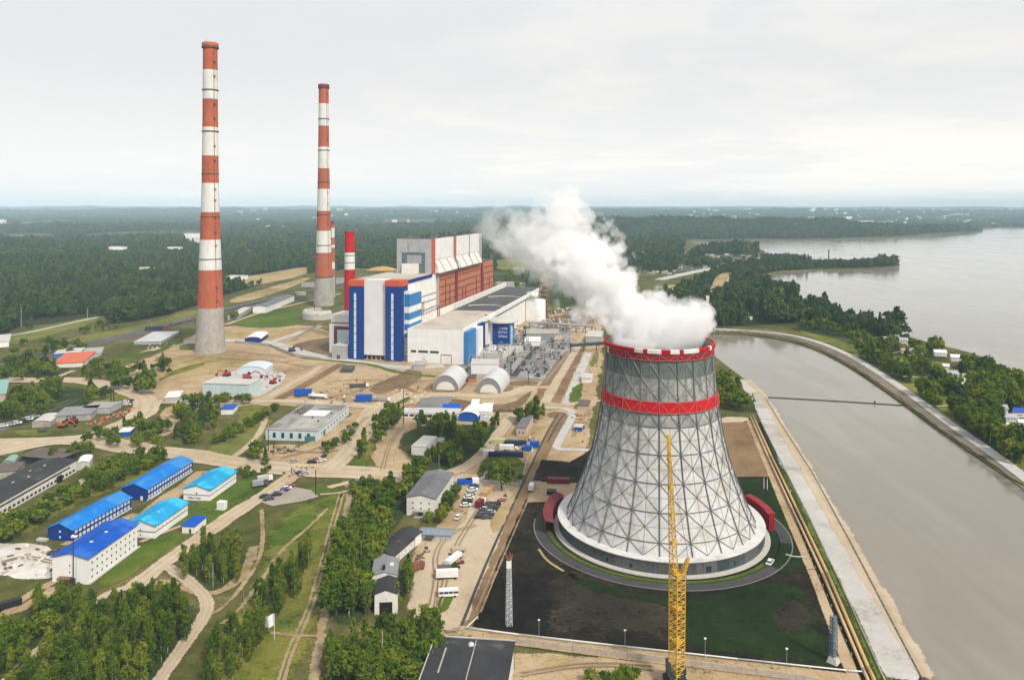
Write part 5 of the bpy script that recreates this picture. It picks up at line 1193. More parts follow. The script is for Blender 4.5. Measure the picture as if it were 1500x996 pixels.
# meadows of the near left
patch('meadow', [(395, 780), (440, 740), (500, 722), (512, 725), (495, 780), (470, 850), (460, 930), (420, 1010), (300, 1010), (330, 920), (372, 860), (385, 820)], GRASS, .08, 4); patch('meadow', [(400, 775), (440, 752), (470, 755), (450, 780), (420, 800), (395, 802)], GRASSB, .12, 4); patch('meadow', [(395, 800), (420, 800), (440, 790), (430, 830), (400, 830)], GRASSL, .13, 5)
patch('grass', [(140, 850), (205, 800), (245, 780), (275, 786), (230, 815), (190, 845), (150, 862)], GRASSB, .1, 3); patch('grass', [(236, 762), (300, 735), (350, 705), (395, 690), (400, 700), (355, 745), (300, 775), (250, 775)], GRASSB, .09, 3)
patch('grass', [(0, 800), (60, 770), (110, 740), (180, 712), (230, 690), (240, 670), (160, 672), (120, 690), (110, 715), (0, 765)], GRASS, .09, 3)
patch('grass', [(285, 672), (330, 640), (400, 605), (395, 640), (360, 665), (320, 672)], GRASSL, .1, 3); patch('grass', [(0, 650), (35, 652), (40, 662), (0, 672)], GRASSL, .1, 2); patch('grass', [(10, 632), (60, 628), (90, 634), (40, 640)], GRASS, .1, 2)
patch('grass', [(500, 715), (530, 690), (548, 690), (540, 712), (520, 722)], GRASSB, .1, 2); patch('grass', [(440, 722), (462, 710), (500, 716), (490, 728), (462, 726)], GRASSB, .1, 2)
patch('grass', [(482, 940), (545, 915), (560, 935), (500, 950)], GRASSL, .12, 2); patch('grass', [(645, 900), (660, 885), (660, 905), (650, 912), (635, 915)], GRASSL, .12, 2)
for pl_ in ([(345, 600), (390, 592), (386, 612), (350, 640)], [(520, 668), (548, 640), (560, 612), (552, 650), (530, 690)], [(120, 585), (150, 575), (200, 580), (190, 592), (140, 600)]): patch('grass', pl_, GRASS, .2, 3)
patch('white_yard', [(-20, 797), (62, 797), (86, 812), (82, 846), (50, 850), (0, 842), (-20, 845)], WHITEG, .12, 2); patch('sand_ground', [(0, 900), (40, 880), (80, 855), (90, 868), (50, 890), (0, 905)], SAND, .1, 2)
patch('scrub', [(30, 935), (40, 880), (130, 875), (190, 882), (280, 880), (284, 940), (240, 985), (170, 1040), (-40, 1040), (0, 960)], SHRUBF, .10, 4); patch('scrub', [(480, 915), (485, 845), (520, 765), (550, 715), (600, 690), (640, 690), (600, 745), (555, 800), (545, 910)], SHRUBF, .12, 4); patch('scrub', [(474, 1020), (482, 955), (560, 932), (640, 928), (655, 955), (620, 1020)], SHRUBF, .12, 4)
patch('scrub', [(578, 655), (600, 625), (700, 622), (735, 628), (705, 680), (640, 700)], SHRUBF, .12, 4); patch('scrub', [(0, 600), (20, 568), (140, 568), (140, 595), (40, 622), (0, 628)], SHRUBF, .12, 3); patch('scrub', [(0, 560), (10, 525), (80, 528), (110, 550), (60, 562)], SHRUBF, .12, 3); patch('scrub', [(122, 655), (140, 630), (245, 622), (245, 648), (200, 660)], GRASS, .12, 3); patch('scrub', [(262, 850), (270, 820), (300, 800), (358, 800), (352, 860), (300, 870)], SHRUBF, .12, 3)
patch('sand_ground', [(540, 680), (556, 640), (585, 616), (600, 620), (582, 650), (575, 690)], SAND, .14, 2)
# roads of the left side
ribbon('road', [(0, 556), (60, 558), (105, 556), (150, 562), (195, 574), (216, 588), (212, 606), (180, 622), (140, 640), (90, 646), (-40, 650)], 18, SANDL, .3); ribbon('road', [(72, 558), (90, 550), (108, 543)], 6, SANDL, .29)
ribbon('road', [(-40, 672), (20, 656), (80, 645), (140, 646), (200, 658), (260, 664), (330, 676), (400, 686), (460, 690), (530, 692), (600, 700)], 19, SANDL, .31)
ribbon('road', [(215, 590), (260, 588), (300, 590), (380, 588), (440, 588), (500, 592), (545, 596)], 12, SANDL, .3); ribbon('road', [(600, 575), (560, 592), (540, 604), (525, 640), (508, 668), (480, 690)], 13, SANDL, .32)
ribbon('road', [(438, 690), (405, 715), (372, 735), (340, 755), (305, 780), (255, 815), (215, 845), (200, 860)], 9.5, SANDL, .32); ribbon('road', [(245, 830), (285, 858), (305, 880), (300, 905), (270, 945), (225, 1010)], 5, SANDL, .33); ribbon('road', [(200, 858), (250, 852), (300, 875), (340, 860), (365, 830), (372, 800)], 4, TRACK, .3)
ribbon('road', [(340, 672), (368, 650), (384, 630), (390, 605), (402, 590)], 4, SANDL, .29)
patch('sand_yard', [(395, 660), (470, 650), (510, 640), (500, 665), (460, 680), (400, 682), (380, 672)], SAND, .2, 2); patch('sand_yard', [(455, 655), (512, 606), (562, 598), (545, 640), (505, 682), (440, 690), (385, 682), (380, 660), (400, 650)], SAND, .16, 3)
patch('sand_ground', [(238, 600), (260, 590), (330, 588), (320, 600), (262, 612), (250, 640), (225, 636)], SAND, .16, 3)
patch('car_park', [(380, 735), (415, 712), (455, 718), (465, 728), (425, 738), (400, 742)], GM('car_park_dust', [(.25, .22, .18), (.32, .285, .235), (.37, .335, .28)], ragged=.9), .3, 1, 0)
ribbon('road', [(480, 715), (520, 705), (560, 700)], 4, SANDL, .3); ribbon('track', [(505, 705), (512, 720), (508, 750), (496, 800), (484, 850), (475, 900), (465, 960), (455, 1020)], 3.2, TRACK, .26, w=1.6); ribbon('track', [(504, 722), (490, 770), (472, 840), (455, 900), (432, 945), (412, 1010)], 1.3, TRACK, .27, w=.8); ribbon('track', [(498, 722), (484, 770), (466, 840), (448, 900), (424, 945), (404, 1010)], 1.0, TRACK, .27, w=.8)
ribbon('track', [(468, 725), (505, 722), (545, 708)], 2.0, SANDL, .28); ribbon('track', [(480, 745), (450, 775), (425, 795), (400, 820), (395, 835), (375, 862), (350, 895), (325, 915)], 1.6, TRACK, .27, w=1); ribbon('track', [(383, 745), (386, 790), (380, 820), (362, 850), (330, 890), (300, 905)], 1.8, TRACK, .27, w=1); ribbon('track', [(395, 928), (432, 932), (470, 932), (484, 934)], 1.6, TRACK, .28, w=1)
ribbon('road', [(0, 1010), (40, 965), (75, 940), (120, 915), (138, 885), (160, 868), (200, 858)], 4, SANDL, .26); ribbon('track', [(0, 905), (40, 872), (85, 850)], 4, SAND, .2); ribbon('track', [(0, 770), (60, 742), (110, 716), (124, 700)], 3, SANDL, .2)
ribbon('lane', [(200, 765), (240, 735), (290, 700), (300, 690)], 9, SAND, .22); ribbon('lane', [(90, 800), (150, 775), (200, 752)], 4, SAND, .22); ribbon('lane', [(205, 795), (240, 780), (268, 770)], 2, SANDL, .24)
# sandy service yard in the middle
patch('sand_yard', [(596, 905), (606, 840), (620, 795), (680, 770), (690, 735), (700, 705), (640, 705), (690, 690), (760, 720), (740, 770), (705, 850), (682, 915), (650, 925)], SANDL, .2, 2); ribbon('road', [(640, 700), (690, 682), (712, 660), (735, 630), (752, 608), (770, 600)], 8, SANDL, .28)
patch('walled_ground', [(694, 704), (715, 665), (772, 672), (760, 712)], GRASS, .24, 1.5)
patch('soil', [(718, 770), (730, 745), (760, 715), (742, 760), (725, 785)], DRY, .22, 2)
for pl_ in ([(560, 585), (600, 578), (598, 590), (562, 596)], [(150, 530), (190, 520), (230, 512), (200, 524), (165, 538)], [(262, 590), (292, 588), (300, 596), (268, 600)], [(296, 582), (372, 582), (376, 590), (296, 592)], [(420, 600), (448, 590), (470, 592), (430, 606)], [(640, 880), (668, 860), (664, 885), (645, 902)], [(505, 690), (530, 672), (540, 676), (525, 694)], [(232, 506), (270, 496), (268, 502), (236, 512)]): patch('grass', pl_, GRASSB, .21, 2)
# tongue of land right of the canal
patch('meadow', [(1165, 480), (1240, 498), (1310, 500), (1380, 530), (1500, 590), (1640, 680), (1640, 760), (1500, 690), (1400, 630), (1320, 570), (1250, 515), (1180, 492)], GRASS, .05, 3)
for pl in ([(1180, 478), (1240, 480), (1290, 494), (1240, 492)], [(1298, 520), (1340, 528), (1380, 552), (1340, 552)], [(1335, 515), (1370, 525), (1375, 532), (1340, 524)], [(1335, 555), (1370, 560), (1380, 580), (1350, 578)], [(1425, 604), (1480, 612), (1500, 640), (1450, 625)], [(1430, 590), (1500, 600), (1500, 606), (1440, 600)]): patch('meadow', pl, GRASSL, .1, 3)
for pl, n in VIL: patch('scrub', pl, SHRUBF, .14, 6)
DIKE = [(1020, 482), (1060, 483), (1100, 485), (1150, 490), (1192, 499), (1240, 518), (1290, 548), (1335, 579), (1365, 602), (1410, 635), (1450, 662), (1510, 708), (1620, 790)]
ribbon('dike_road', DIKE, 7.5, PAVE, .62, jag=0, smooth=2, w=.6)
ribbon('road', [(1322, 552), (1340, 553), (1360, 552)], 3, SANDL, .3); ribbon('road', [(1372, 596), (1400, 593)], 3, SANDL, .3); ribbon('road', [(1415, 601), (1450, 602), (1490, 610)], 3, SANDL, .3); ribbon('road', [(1462, 652), (1500, 648), (1600, 640)], 4, SANDL, .3); ribbon('road', [(1290, 520), (1320, 516), (1340, 510)], 3, SANDL, .3)
patch('stone_bank', [(x, y) for x, y in DIKE[:-1]] + [(1500, 714), (1440, 672), (1400, 644), (1355, 612), (1325, 589), (1280, 557), (1235, 528), (1190, 506), (1150, 495), (1100, 488), (1060, 486)], GM('stone_bank_ground', [(.105, .088, .066), (.155, .132, .10), (.205, .178, .14)], scales=(.02, .15, .9), ragged=.5), .42, 1.0, 1)
RUT = GM('tyre_rut', [(.17, .125, .075), (.25, .185, .115), (.31, .235, .15)], scales=(.04, .2, 1.0), ragged=1.8)
for pts_ in ([(640, 900), (652, 850), (668, 800), (690, 765), (712, 730)], [(632, 890), (640, 850), (636, 810), (660, 780), (700, 770)], [(470, 585), (520, 575), (560, 560), (590, 548)], [(480, 560), (530, 555), (575, 560), (610, 575)], [(400, 655), (450, 665), (500, 660)], [(410, 672), (460, 660), (505, 640), (540, 610)], [(250, 545), (300, 530), (380, 525), (460, 540)], [(280, 512), (340, 514), (420, 524)], [(840, 640), (850, 615), (866, 600)], [(760, 990), (860, 972), (960, 980)], [(700, 900), (722, 845), (748, 785), (770, 735)], [(560, 690), (570, 650), (590, 625)], [(600, 560), (640, 556), (700, 566), (760, 566)], [(100, 830), (40, 815), (0, 825)]):
    for k_ in (-.9, .9):
        w_ = [G(*p).to_2d() for p in pts_]; q_ = [w_[i] + Vector((-(w_[min(i + 1, len(w_) - 1)] - w_[max(i - 1, 0)]).normalized().y, (w_[min(i + 1, len(w_) - 1)] - w_[max(i - 1, 0)]).normalized().x)) * k_ for i in range(len(w_))]
        ribbon('tyre_track', q_, .7, RUT, .36, w=.5, world=True)
# stone slope of the dike towards the canal
dk = resample(chaikin([G(*p).to_2d() for p in DIKE], False, 2), False, 8)
SLOPE = M('stone_slope', (.185, .165, .14), .3, .12, .95, c2=(.11, .10, .085), lo=.5, hi=.65); q = MB().mat(SLOPE); prev = None
for i, p in enumerate(dk):
    tdir = (dk[min(i + 1, len(dk) - 1)] - dk[max(i - 1, 0)]).normalized(); nn = Vector((tdir.y, -tdir.x))
    wd = 7.0 + 6 * min(1, i / len(dk) * 2.0)
    a = p + nn * 3.2; b_ = p + nn * (3.2 + wd); c_ = p - nn * 5.5
    row = [(c_.x, c_.y, 0), ((p - nn * 3.4).x, (p - nn * 3.4).y, .55), (a.x, a.y, .56), (b_.x, b_.y, WZ - .6)]
    if prev:
        for k in range(3): q.poly([prev[k], prev[k + 1], row[k + 1], row[k]])
    prev = row
tag(q.build('dike_slope'), kind='structure')
# ------------------------------------------------------------------ buildings
WIN = {}
def winmesh(w_, h_, frame, glass, name='window'):
    k = (round(w_, 2), round(h_, 2), frame.name, glass.name)
    if k not in WIN:
        q = MB().mat(frame); t = min(.12, w_ * .12)
        q.box(-w_ / 2, -w_ / 2 + t, -.1, .05, 0, h_); q.box(w_ / 2 - t, w_ / 2, -.1, .05, 0, h_); q.box(-w_ / 2 + t, w_ / 2 - t, -.1, .05, 0, t); q.box(-w_ / 2 + t, w_ / 2 - t, -.1, .05, h_ - t, h_)
        q.mat(glass); q.box(-w_ / 2 + t, w_ / 2 - t, -.04, .04, t, h_ - t); WIN[k] = q.mesh(name)
    return WIN[k]
def house(name, label, cat, A, B, C, eave=None, h=None, roof='flat', rise=2.0, wall=WHITE2, rm=ROOFD, over=.5, group=None, wins=(), doors=(), z0=0, depth=None, ridge='v', face=None, thick=.3, pilot='C'):
    """A, B: photo pixels of the front ground corners, C: the ground corner behind B. The longer side keeps its direction, the other is squared to it."""
    a, b, c = [G(p[0], p[1], z0).to_2d() for p in (A, B, C)]
    u = b - a; v = c - b
    if depth: v = Vector((-u.y, u.x)).normalized() * depth
    if u.length >= v.length: ud = u.normalized(); vd = Vector((-ud.y, ud.x)); wd = u.length; ln = abs(v.dot(vd))
    else: vd = v.normalized(); ud = Vector((vd.y, -vd.x)); ln = v.length; wd = abs(u.dot(ud))
    ctr = b - ud * wd / 2 + vd * ln / 2; rz = math.atan2(ud.y, ud.x)
    if h is None: h = ZAT(b.y, eave)
    root = thing(name, label, cat, (ctr.x, ctr.y, 0), rz, group)
    x0, x1, y0, y1 = -wd / 2, wd / 2, -ln / 2, ln / 2
    q = MB().mat(wall); q.box(x0, x1, y0, y1, 0, h, top=False)
    if face:
        q.mat(face); q.box(x0 + .05, x1 - .05, y0 - .06, y0 + .1, .02, h - .05)
    if roof == 'gable':
        q.mat(wall)
        if ridge == 'v':
            for y in (y0, y1): q.poly([(x0, y, h), (x1, y, h), (0, y, h + rise)] if y == y0 else [(x1, y, h), (x0, y, h), (0, y, h + rise)])
        else:
            for x in (x0, x1): q.poly([(x, y0, h), (x, y1, h), (x, 0, h + rise)])
    if roof == 'barrel':
        n = 14
        for y in (y0, y1): q.poly([(x0, y, h)] + [(-(wd / 2) * math.cos(math.pi * i / n), y, h + rise * math.sin(math.pi * i / n)) for i in range(1, n)] + [(x1, y, h)])
    q.build('wall', root)
    r = MB().mat(rm); o = over
    def slab(p):   # p: four points (upper face), thickness downwards
        lo = [(x, y, z - thick) for x, y, z in p]; r.poly(p); r.poly(lo[::-1])
        for i in range(4): j = (i + 1) % 4; r.poly([lo[i], lo[j], p[j], p[i]])
    e = .04
    if roof == 'flat': r.box(x0 - o, x1 + o, y0 - o, y1 + o, h + .003, h + .003 + thick)
    elif roof == 'shed': slab([(x0 - o, y0 - o, h + thick + e), (x1 + o, y0 - o, h + thick + e), (x1 + o, y1 + o, h + thick + e + rise), (x0 - o, y1 + o, h + thick + e + rise)])
    elif roof == 'gable':
        k = thick + e; L_ = wd if ridge == 'v' else ln; dz = rise * o / (L_ / 2)
        if ridge == 'v':
            slab([(x0 - o, y0 - o, h - dz + k), (0, y0 - o, h + rise + k), (0, y1 + o, h + rise + k), (x0 - o, y1 + o, h - dz + k)]); slab([(0, y0 - o, h + rise + k), (x1 + o, y0 - o, h - dz + k), (x1 + o, y1 + o, h - dz + k), (0, y1 + o, h + rise + k)])
        else:
            slab([(x0 - o, y0 - o, h - dz + k), (x1 + o, y0 - o, h - dz + k), (x1 + o, 0, h + rise + k), (x0 - o, 0, h + rise + k)]); slab([(x0 - o, 0, h + rise + k), (x1 + o, 0, h + rise + k), (x1 + o, y1 + o, h - dz + k), (x0 - o, y1 + o, h - dz + k)])
        r.mat(rm)
        if ridge == 'v': r.tube((0, y0 - o, h + rise + k), (0, y1 + o, h + rise + k), .16, 5)
        else: r.tube((x0 - o, 0, h + rise + k), (x1 + o, 0, h + rise + k), .16, 5)
    elif roof == 'barrel':
        n = 16; R_ = wd / 2 + .1
        for i in range(n):
            t0, t1 = math.pi * i / n, math.pi * (i + 1) / n
            slab([(-R_ * math.cos(t0), y0 - o, h + (rise + .1) * math.sin(t0)), (-R_ * math.cos(t1), y0 - o, h + (rise + .1) * math.sin(t1)), (-R_ * math.cos(t1), y1 + o, h + (rise + .1) * math.sin(t1)), (-R_ * math.cos(t0), y1 + o, h + (rise + .1) * math.sin(t0))])
    r.build('roof', root)
    FC = {'front': (0, wd), 'right': (R(90), ln), 'back': (R(180), wd), 'left': (R(-90), ln)}
    for (fc, cols, rows, ww, wh, zb, dz, mg) in [w_[:8] for w_ in wins]:
        w_ = [x for x in wins if x[:8] == (fc, cols, rows, ww, wh, zb, dz, mg)][0]
        fr, gl = (w_[8], w_[9]) if len(w_) > 8 else (FRAMEW, GLASS); me = winmesh(ww, wh, fr, gl); ang, L_ = FC[fc]
        for i in range(cols):
            s_ = -L_ / 2 + mg + (L_ - 2 * mg) * (i + .5) / cols
            for j in range(rows):
                z = zb + j * dz
                loc = {'front': (s_, y0 - .02 - (.06 if face else 0), z), 'right': (x1 + .02, s_, z), 'back': (-s_, y1 + .02, z), 'left': (x0 - .02, -s_, z)}[fc]
                link('window', me, root, loc, ang)
    for (fc, s_, ww, wh, m) in doors:
        ang, L_ = FC[fc]; q = MB().mat(m); q.box(-ww / 2, ww / 2, -.14, .08, .02, wh); q.mat(STEEL); q.box(-ww / 2 - .1, ww / 2 + .1, -.17, -.145, wh, wh + .12)
        loc = {'front': (s_ * L_, y0, 0), 'right': (x1, s_ * L_, 0), 'left': (x0, -s_ * L_, 0), 'back': (0, y1, 0)}[fc]; q.build('door', root, loc, ang)
    root['_dims'] = (wd, ln, h, rz)
    return root, wd, ln, h
def part(parent, name, m, *boxes):
    q = MB().mat(m)
    for b_ in boxes: q.box(*b_)
    return q.build(name, parent)
LBW = M('light_blue_frame', (.45, .55, .66), .1, .6, .6)
# blue and white barracks
WALLW = M('fresh_white_wall', (.76, .755, .745), .05, .2, .85, streak=.08)
r, wd, ln, h = house('blue_hall', 'long dark blue hall with azure roof, the farther of the two', 'hall', (178, 731), (215, 733), (282, 690), 716.7, roof='gable', rise=2.6, wall=BLUE, rm=BLUER2, wins=[('right', 17, 2, 1.5, 1.5, .7, 2.7, .8, FRAMEW, LBW)], doors=[('front', .3, 1.3, 2.2, FRAMEW)])
part(r, 'plinth', FRAMEW, (wd / 2 + .02, wd / 2 + .3, -ln / 2, ln / 2, 0, .35)); part(r, 'stair', CONCL, (wd / 2 + .31, wd / 2 + 1.2, -ln / 2 + 2, -ln / 2 + 12, 0, .25))
r, wd, ln, h = house('blue_hall', 'long dark blue hall with azure roof, the nearer, by the dark lamp post', 'hall', (70, 790), (106.4, 793.6), (192.4, 744.4), 776.5, roof='gable', rise=2.6, wall=BLUE, rm=BLUER2, wins=[('right', 15, 2, 1.5, 1.5, .7, 2.6, .8, FRAMEW, LBW), ('front', 1, 2, .8, .8, 1.3, 2.5, 3.4, FRAMEW, FRAMEW)])
part(r, 'ramp', CONCL, (-wd / 2 - 4, -wd / 2 + 1, -ln / 2 - 2.2, -ln / 2 - .3, 0, .9)); part(r, 'plinth', FRAMEW, (wd / 2 + .02, wd / 2 + .3, -ln / 2, ln / 2, 0, .35))
r, wd, ln, h = house('white_block', 'white four-row block with vivid cobalt blue gable roof and brown porch', 'dormitory', (82.3, 849), (128.5, 855.8), (201, 801.6), 817.7, roof='gable', rise=1.9, over=.7, wall=WALLW, rm=BLUER, wins=[('right', 10, 3, 1.05, 1.25, 1.3, 2.9, 1.0), ('front', 1, 3, .7, .8, 1.5, 2.7, 9.8)])
pb = M('porch_brown', (.20, .11, .055), .2, .6); q = MB().mat(pb); q.box(-4.2, 1.2, -ln / 2 - 2.4, -ln / 2 - .1, 2.6, 2.85); q.box(-3.9, -3.7, -ln / 2 - 2.2, -ln / 2 - 2, 0, 2.6); q.box(.8, 1.0, -ln / 2 - 2.2, -ln / 2 - 2, 0, 2.6); q.mat(STEEL); q.box(-3.4, 2.4, -ln / 2 - .16, -ln / 2 + .05, .1, 2.3); q.mat(pb); q.box(-2.4, -.8, -ln / 2 - .4, -ln / 2 - .17, .1, 2.4); q.build('porch', r)
part(r, 'skylight', FRAMEW, (1.2, 2.4, -6.5, -5.6, h + 1.75, h + 1.98)); part(r, 'skylight', FRAMEW, (1.2, 2.4, 3.0, 3.9, h + 1.75, h + 1.98)); part(r, 'apron', CONCL, (wd / 2 + .02, wd / 2 + 1.1, -ln / 2, ln / 2 + 1, 0, .3)); part(r, 'cladding_seam', STEEL, (2.6, 2.7, -ln / 2 - .04, -ln / 2 + .02, .1, h))
r, wd, ln, h = house('white_hall', 'white two-storey hall with turquoise roof beside the nearer blue hall', 'hall', (188, 784), (227, 788.6), (275, 754.5), 769.5, roof='gable', rise=2.1, over=.7, wall=WALLW, rm=TURQ, wins=[('right', 8, 1, .7, .8, 3.3, 2.4, 1.0), ('front', 1, 2, .8, .9, .9, 2.3, 4.8)])
part(r, 'dark_band', STEEL, (wd / 2 + .02, wd / 2 + .08, -ln / 2, ln / 2, h * .46, h * .52), (-wd / 2, wd / 2, -ln / 2 - .08, -ln / 2 - .02, h * .46, h * .52)); part(r, 'skylight', FRAMEW, (1.5, 2.3, -3, -2.2, h + 1.75, h + 1.95))
r, wd, ln, h = house('white_hall', 'white two-storey hall with turquoise roof beside the sand road', 'hall', (271.6, 730), (307.7, 734), (346, 706), 717.3, roof='gable', rise=2.2, over=.7, wall=WALLW, rm=TURQ, wins=[('front', 1, 1, .9, 1.2, 3.2, 2.4, 5)])
part(r, 'dark_band', STEEL, (wd / 2 + .02, wd / 2 + .08, -ln / 2, ln / 2, h * .46, h * .52), (-wd / 2, wd / 2, -ln / 2 - .08, -ln / 2 - .02, h * .46, h * .52))
text('ТЯМ·ТОМ', 1.5, (-1.4, -ln / 2 - .1, .75), (R(90), 0, 0), r, BLACK)
house('small_hut', 'small white hut with a flat blue roof and one dark door', 'hut', (268.5, 779), (285, 781.5), (302, 768), 771, roof='shed', rise=.3, wall=WHITE, rm=BLUER, doors=[('front', .15, .9, 2.0, BLACK)])
r, wd, ln, h = house('white_kiosk', 'plain white upright kiosk standing on grass between hall and road', 'kiosk', (317.5, 747), (328, 748), (330, 744.5), 737, roof='flat', wall=WHITE, rm=WHITE, over=.1); part(r, 'step', CONCL, (-wd / 2 - 1.2, -wd / 2 - .02, -ln / 2, ln / 2, 0, .2))
# left edge office block and neighbours
r, wd, ln, h = house('office_block', 'long white two-storey office block with dark felt roof at left edge', 'office', (-112, 783), (-58, 790), (112, 691), h=6.6, roof='gable', rise=1.3, wall=WHITE2, rm=ROOFK, over=.4, wins=[('right', 26, 1, 1.9, 1.3, 1.0, 3, 1.0, STEEL, GLASS)])
part(r, 'ribbon_window', GLASS, (wd / 2 - .05, wd / 2 + .06, -ln / 2 + 2, ln / 2 - 6, 4.2, 5.1)); part(r, 'roof_vent', CONC, *[(-2 + (i % 3) * 2.4, -1 + (i % 3) * 2.4, -30 + i * 8.5, -28.6 + i * 8.5, h + .5, h + 1.9) for i in range(8)]); part(r, 'gateway', BLACK, (wd / 2 + .02, wd / 2 + 1.2, ln / 2 - 18, ln / 2 - 14.5, 0, 3.6))
house('dark_shed', 'low building with a flat brown roof and dark walls at left edge', 'shed', (32, 677), (86, 682), (97, 669), 672, roof='flat', wall=GLASS, rm=ROOFB, over=1.2)
house('dark_shed', 'low brown-roofed shed cut by the left edge of the photo', 'shed', (-40, 706), (24, 700), (28, 688), h=4.2, roof='flat', wall=CONC, rm=ROOFB)
house('green_hangar', 'small curved pale green canopy between brown-roofed sheds', 'canopy', (-2, 690), (20, 684), (28, 676), h=2.5, roof='barrel', rise=1.8, wall=M('pale_green', (.22, .33, .28), .1), rm=M('pale_green', (.22, .33, .28), .1))
house('awning', 'white curled awning at the end of the long white office block', 'awning', (114, 686), (131, 687), (136, 678), h=4.0, roof='barrel', rise=1.2, wall=CONCL, rm=WHITE)
# workshop
r, wd, ln, h = house('workshop', 'flat grey patched-roof workshop with pale blue front in the middle', 'workshop', (392.5, 641.7), (464.8, 646.7), (511, 607.6), 631.7, roof='flat', wall=M('pale_blue_wall', (.48, .56, .60), .1, .3, .8, streak=.25), rm=M('patched_grey_roof', (.27, .265, .26), .14, .06, .9, c2=(.16, .15, .145), lo=.5, hi=.56), over=.3, wins=[('front', 5, 1, 2.0, 3.4, 1.6, 3, 3.0, M('teal_frame', (.05, .22, .23), .2), GLASS), ('right', 9, 1, 2.2, 2.2, 2.4, 3, 5)], doors=[('front', .36, 7, 3.2, M('teal_door', (.04, .17, .17), .2)), ('right', -.3, 3, 3.6, STEEL)])
part(r, 'roof_patch', PANEL, (-6, 10, 2, 16, h + .31, h + .42)); part(r, 'roof_patch', ROOFB, (-wd / 2 + 2, -7, 6, ln / 2 - 2, h + .31, h + .4)); part(r, 'roof_patch', CONC, (-4, wd / 2 - 2, -ln / 2 + 3, -3, h + .31, h + .38)); part(r, 'parapet', CONCL, (wd / 2 - .5, wd / 2 + .3, -ln / 2, ln / 2, h + .31, h + .75), (-wd / 2, wd / 2 - .51, -ln / 2 - .3, -ln / 2 + .2, h + .31, h + .75)); part(r, 'roof_vent', STEEL, *[(x, x + 1, y, y + 1, h + .43, h + 1.4) for x, y in ((-9, 4), (3, -4), (12, 8), (-14, 12), (10, -12))])
# house with slate roof etc.
r, wd, ln, h = house('white_house', 'tall white house with a slate grey roof among trees', 'house', (596, 754), (638, 757.5), (664, 718), 730.5, roof='gable', rise=1.6, wall=WHITE2, rm=SLATE, over=.5, wins=[('front', 3, 2, .9, 1.1, 3.4, 2.6, 1.2), ('right', 6, 2, .9, 1.1, 2.4, 3, 2)], doors=[('front', -.02, 2.6, 2.6, STEEL)])
part(r, 'porch', CONC, (-3, 2.6, -ln / 2 - 3, -ln / 2 - .15, 0, .5), (-3, 2.6, -ln / 2 - 3, -ln / 2 - .15, 3.2, 3.5))
r, wd, ln, h = house('black_roof_barn', 'long white barn with a sagging black roof half hidden by trees', 'barn', (548, 822), (577, 828), (617, 792), 814, roof='gable', rise=1.6, wall=WHITE2, rm=ROOFK, over=.6, wins=[('right', 4, 1, .9, .9, 1.8, 3, 1.5)], doors=[('front', .1, 2, 2.6, BLACK)])
part(r, 'roof_vent', RUST, (1, 2.2, -3, -2.6, h + 1.3, h + 1.7), (1.5, 1.8, -4.4, -1.2, h + 1.4, h + 1.6)); part(r, 'white_sheet', WHITE, (wd / 2 + .3, wd / 2 + .6, ln / 2 - 7, ln / 2 - 1, .2, 4.2))
r, wd, ln, h = house('garage', 'small white gabled garage with a big black double door', 'garage', (548.5, 900.5), (582, 898.5), (585, 877), 869, roof='gable', rise=1.5, wall=WHITE2, rm=ROOFK, over=.4, doors=[('front', .0, 4.7, 4.4, BLACK)], wins=[('front', 1, 1, .5, .4, 5.3, 1, 4)])
part(r, 'door_handle', RUST, (-.5, -.35, -ln / 2 - .22, -ln / 2 - .1, 1.8, 2.4), (.35, .5, -ln / 2 - .22, -ln / 2 - .1, 1.8, 2.4))
r, wd, ln, h = house('grey_roof_house', 'grey sheet-roofed house joined behind the garage with black doors', 'house', (545, 874), (581, 872), (584, 848), h=8.2, roof='gable', rise=1.2, ridge='v', wall=WHITE2, rm=ROOFG, over=.4)
part(r, 'chimney_stack', BLACK, (-.9, .2, -ln / 2 + 1, -ln / 2 + 2.2, h + .9, h + 3.0)); part(r, 'roof_window', PALEGL, (1.6, 3.2, -1, 1.4, h + .75, h + 1.1))
r, wd, ln, h = house('grey_shed', 'long low blue-grey shed in the sandy yard below the white house', 'shed', (614, 790), (660.6, 792), (672, 783), 784, roof='gable', rise=.8, ridge='u', wall=GREYP, rm=M('blue_grey_roof', (.20, .235, .27), .12), wins=[('front', 5, 1, .8, .8, .9, 1, 1)]); part(r, 'porch', STEEL, (-wd / 2 + 3, -wd / 2 + 7, -ln / 2 - 2, -ln / 2 - .1, 1.6, 1.8))
r, wd, ln, h = house('black_roof_hall', 'big hall with a black felt roof at the bottom edge', 'hall', (602, 1032), (735, 1042), (753.4, 940), h=8, z0=8, roof='flat', wall=WHITE2, rm=ROOFK, over=.3)
part(r, 'roof_seam', CONC, (wd * .02, wd * .02 + .35, -ln / 2, ln / 2 - 1, h + .31, h + .5), (-wd * .33, -wd * .33 + .5, -2, ln / 2 - 6, h + .31, h + .36)); q = MB().mat(M('skylight_dome', (.45, .47, .60), .1, .5, .3)); q.smooth = True; q.lathe([(1.0, h + .31), (.9, h + .8), (.5, h + 1.1), (.01, h + 1.2)], 14, c=(-.6, ln / 2 - 3.6)); q.build('skylight', r); part(r, 'parapet', CONCL, (-wd / 2 - .3, wd / 2 + .3, ln / 2 - .1, ln / 2 + .3, h + .31, h + .6), (-wd / 2 - .3, -wd / 2, -ln / 2, ln / 2 - .11, h + .31, h + .6))
part(r, 'pipe', RUST, (wd / 2 + .02, wd / 2 + .2, ln / 2 - 2, ln / 2 - 1.8, 0, 8))
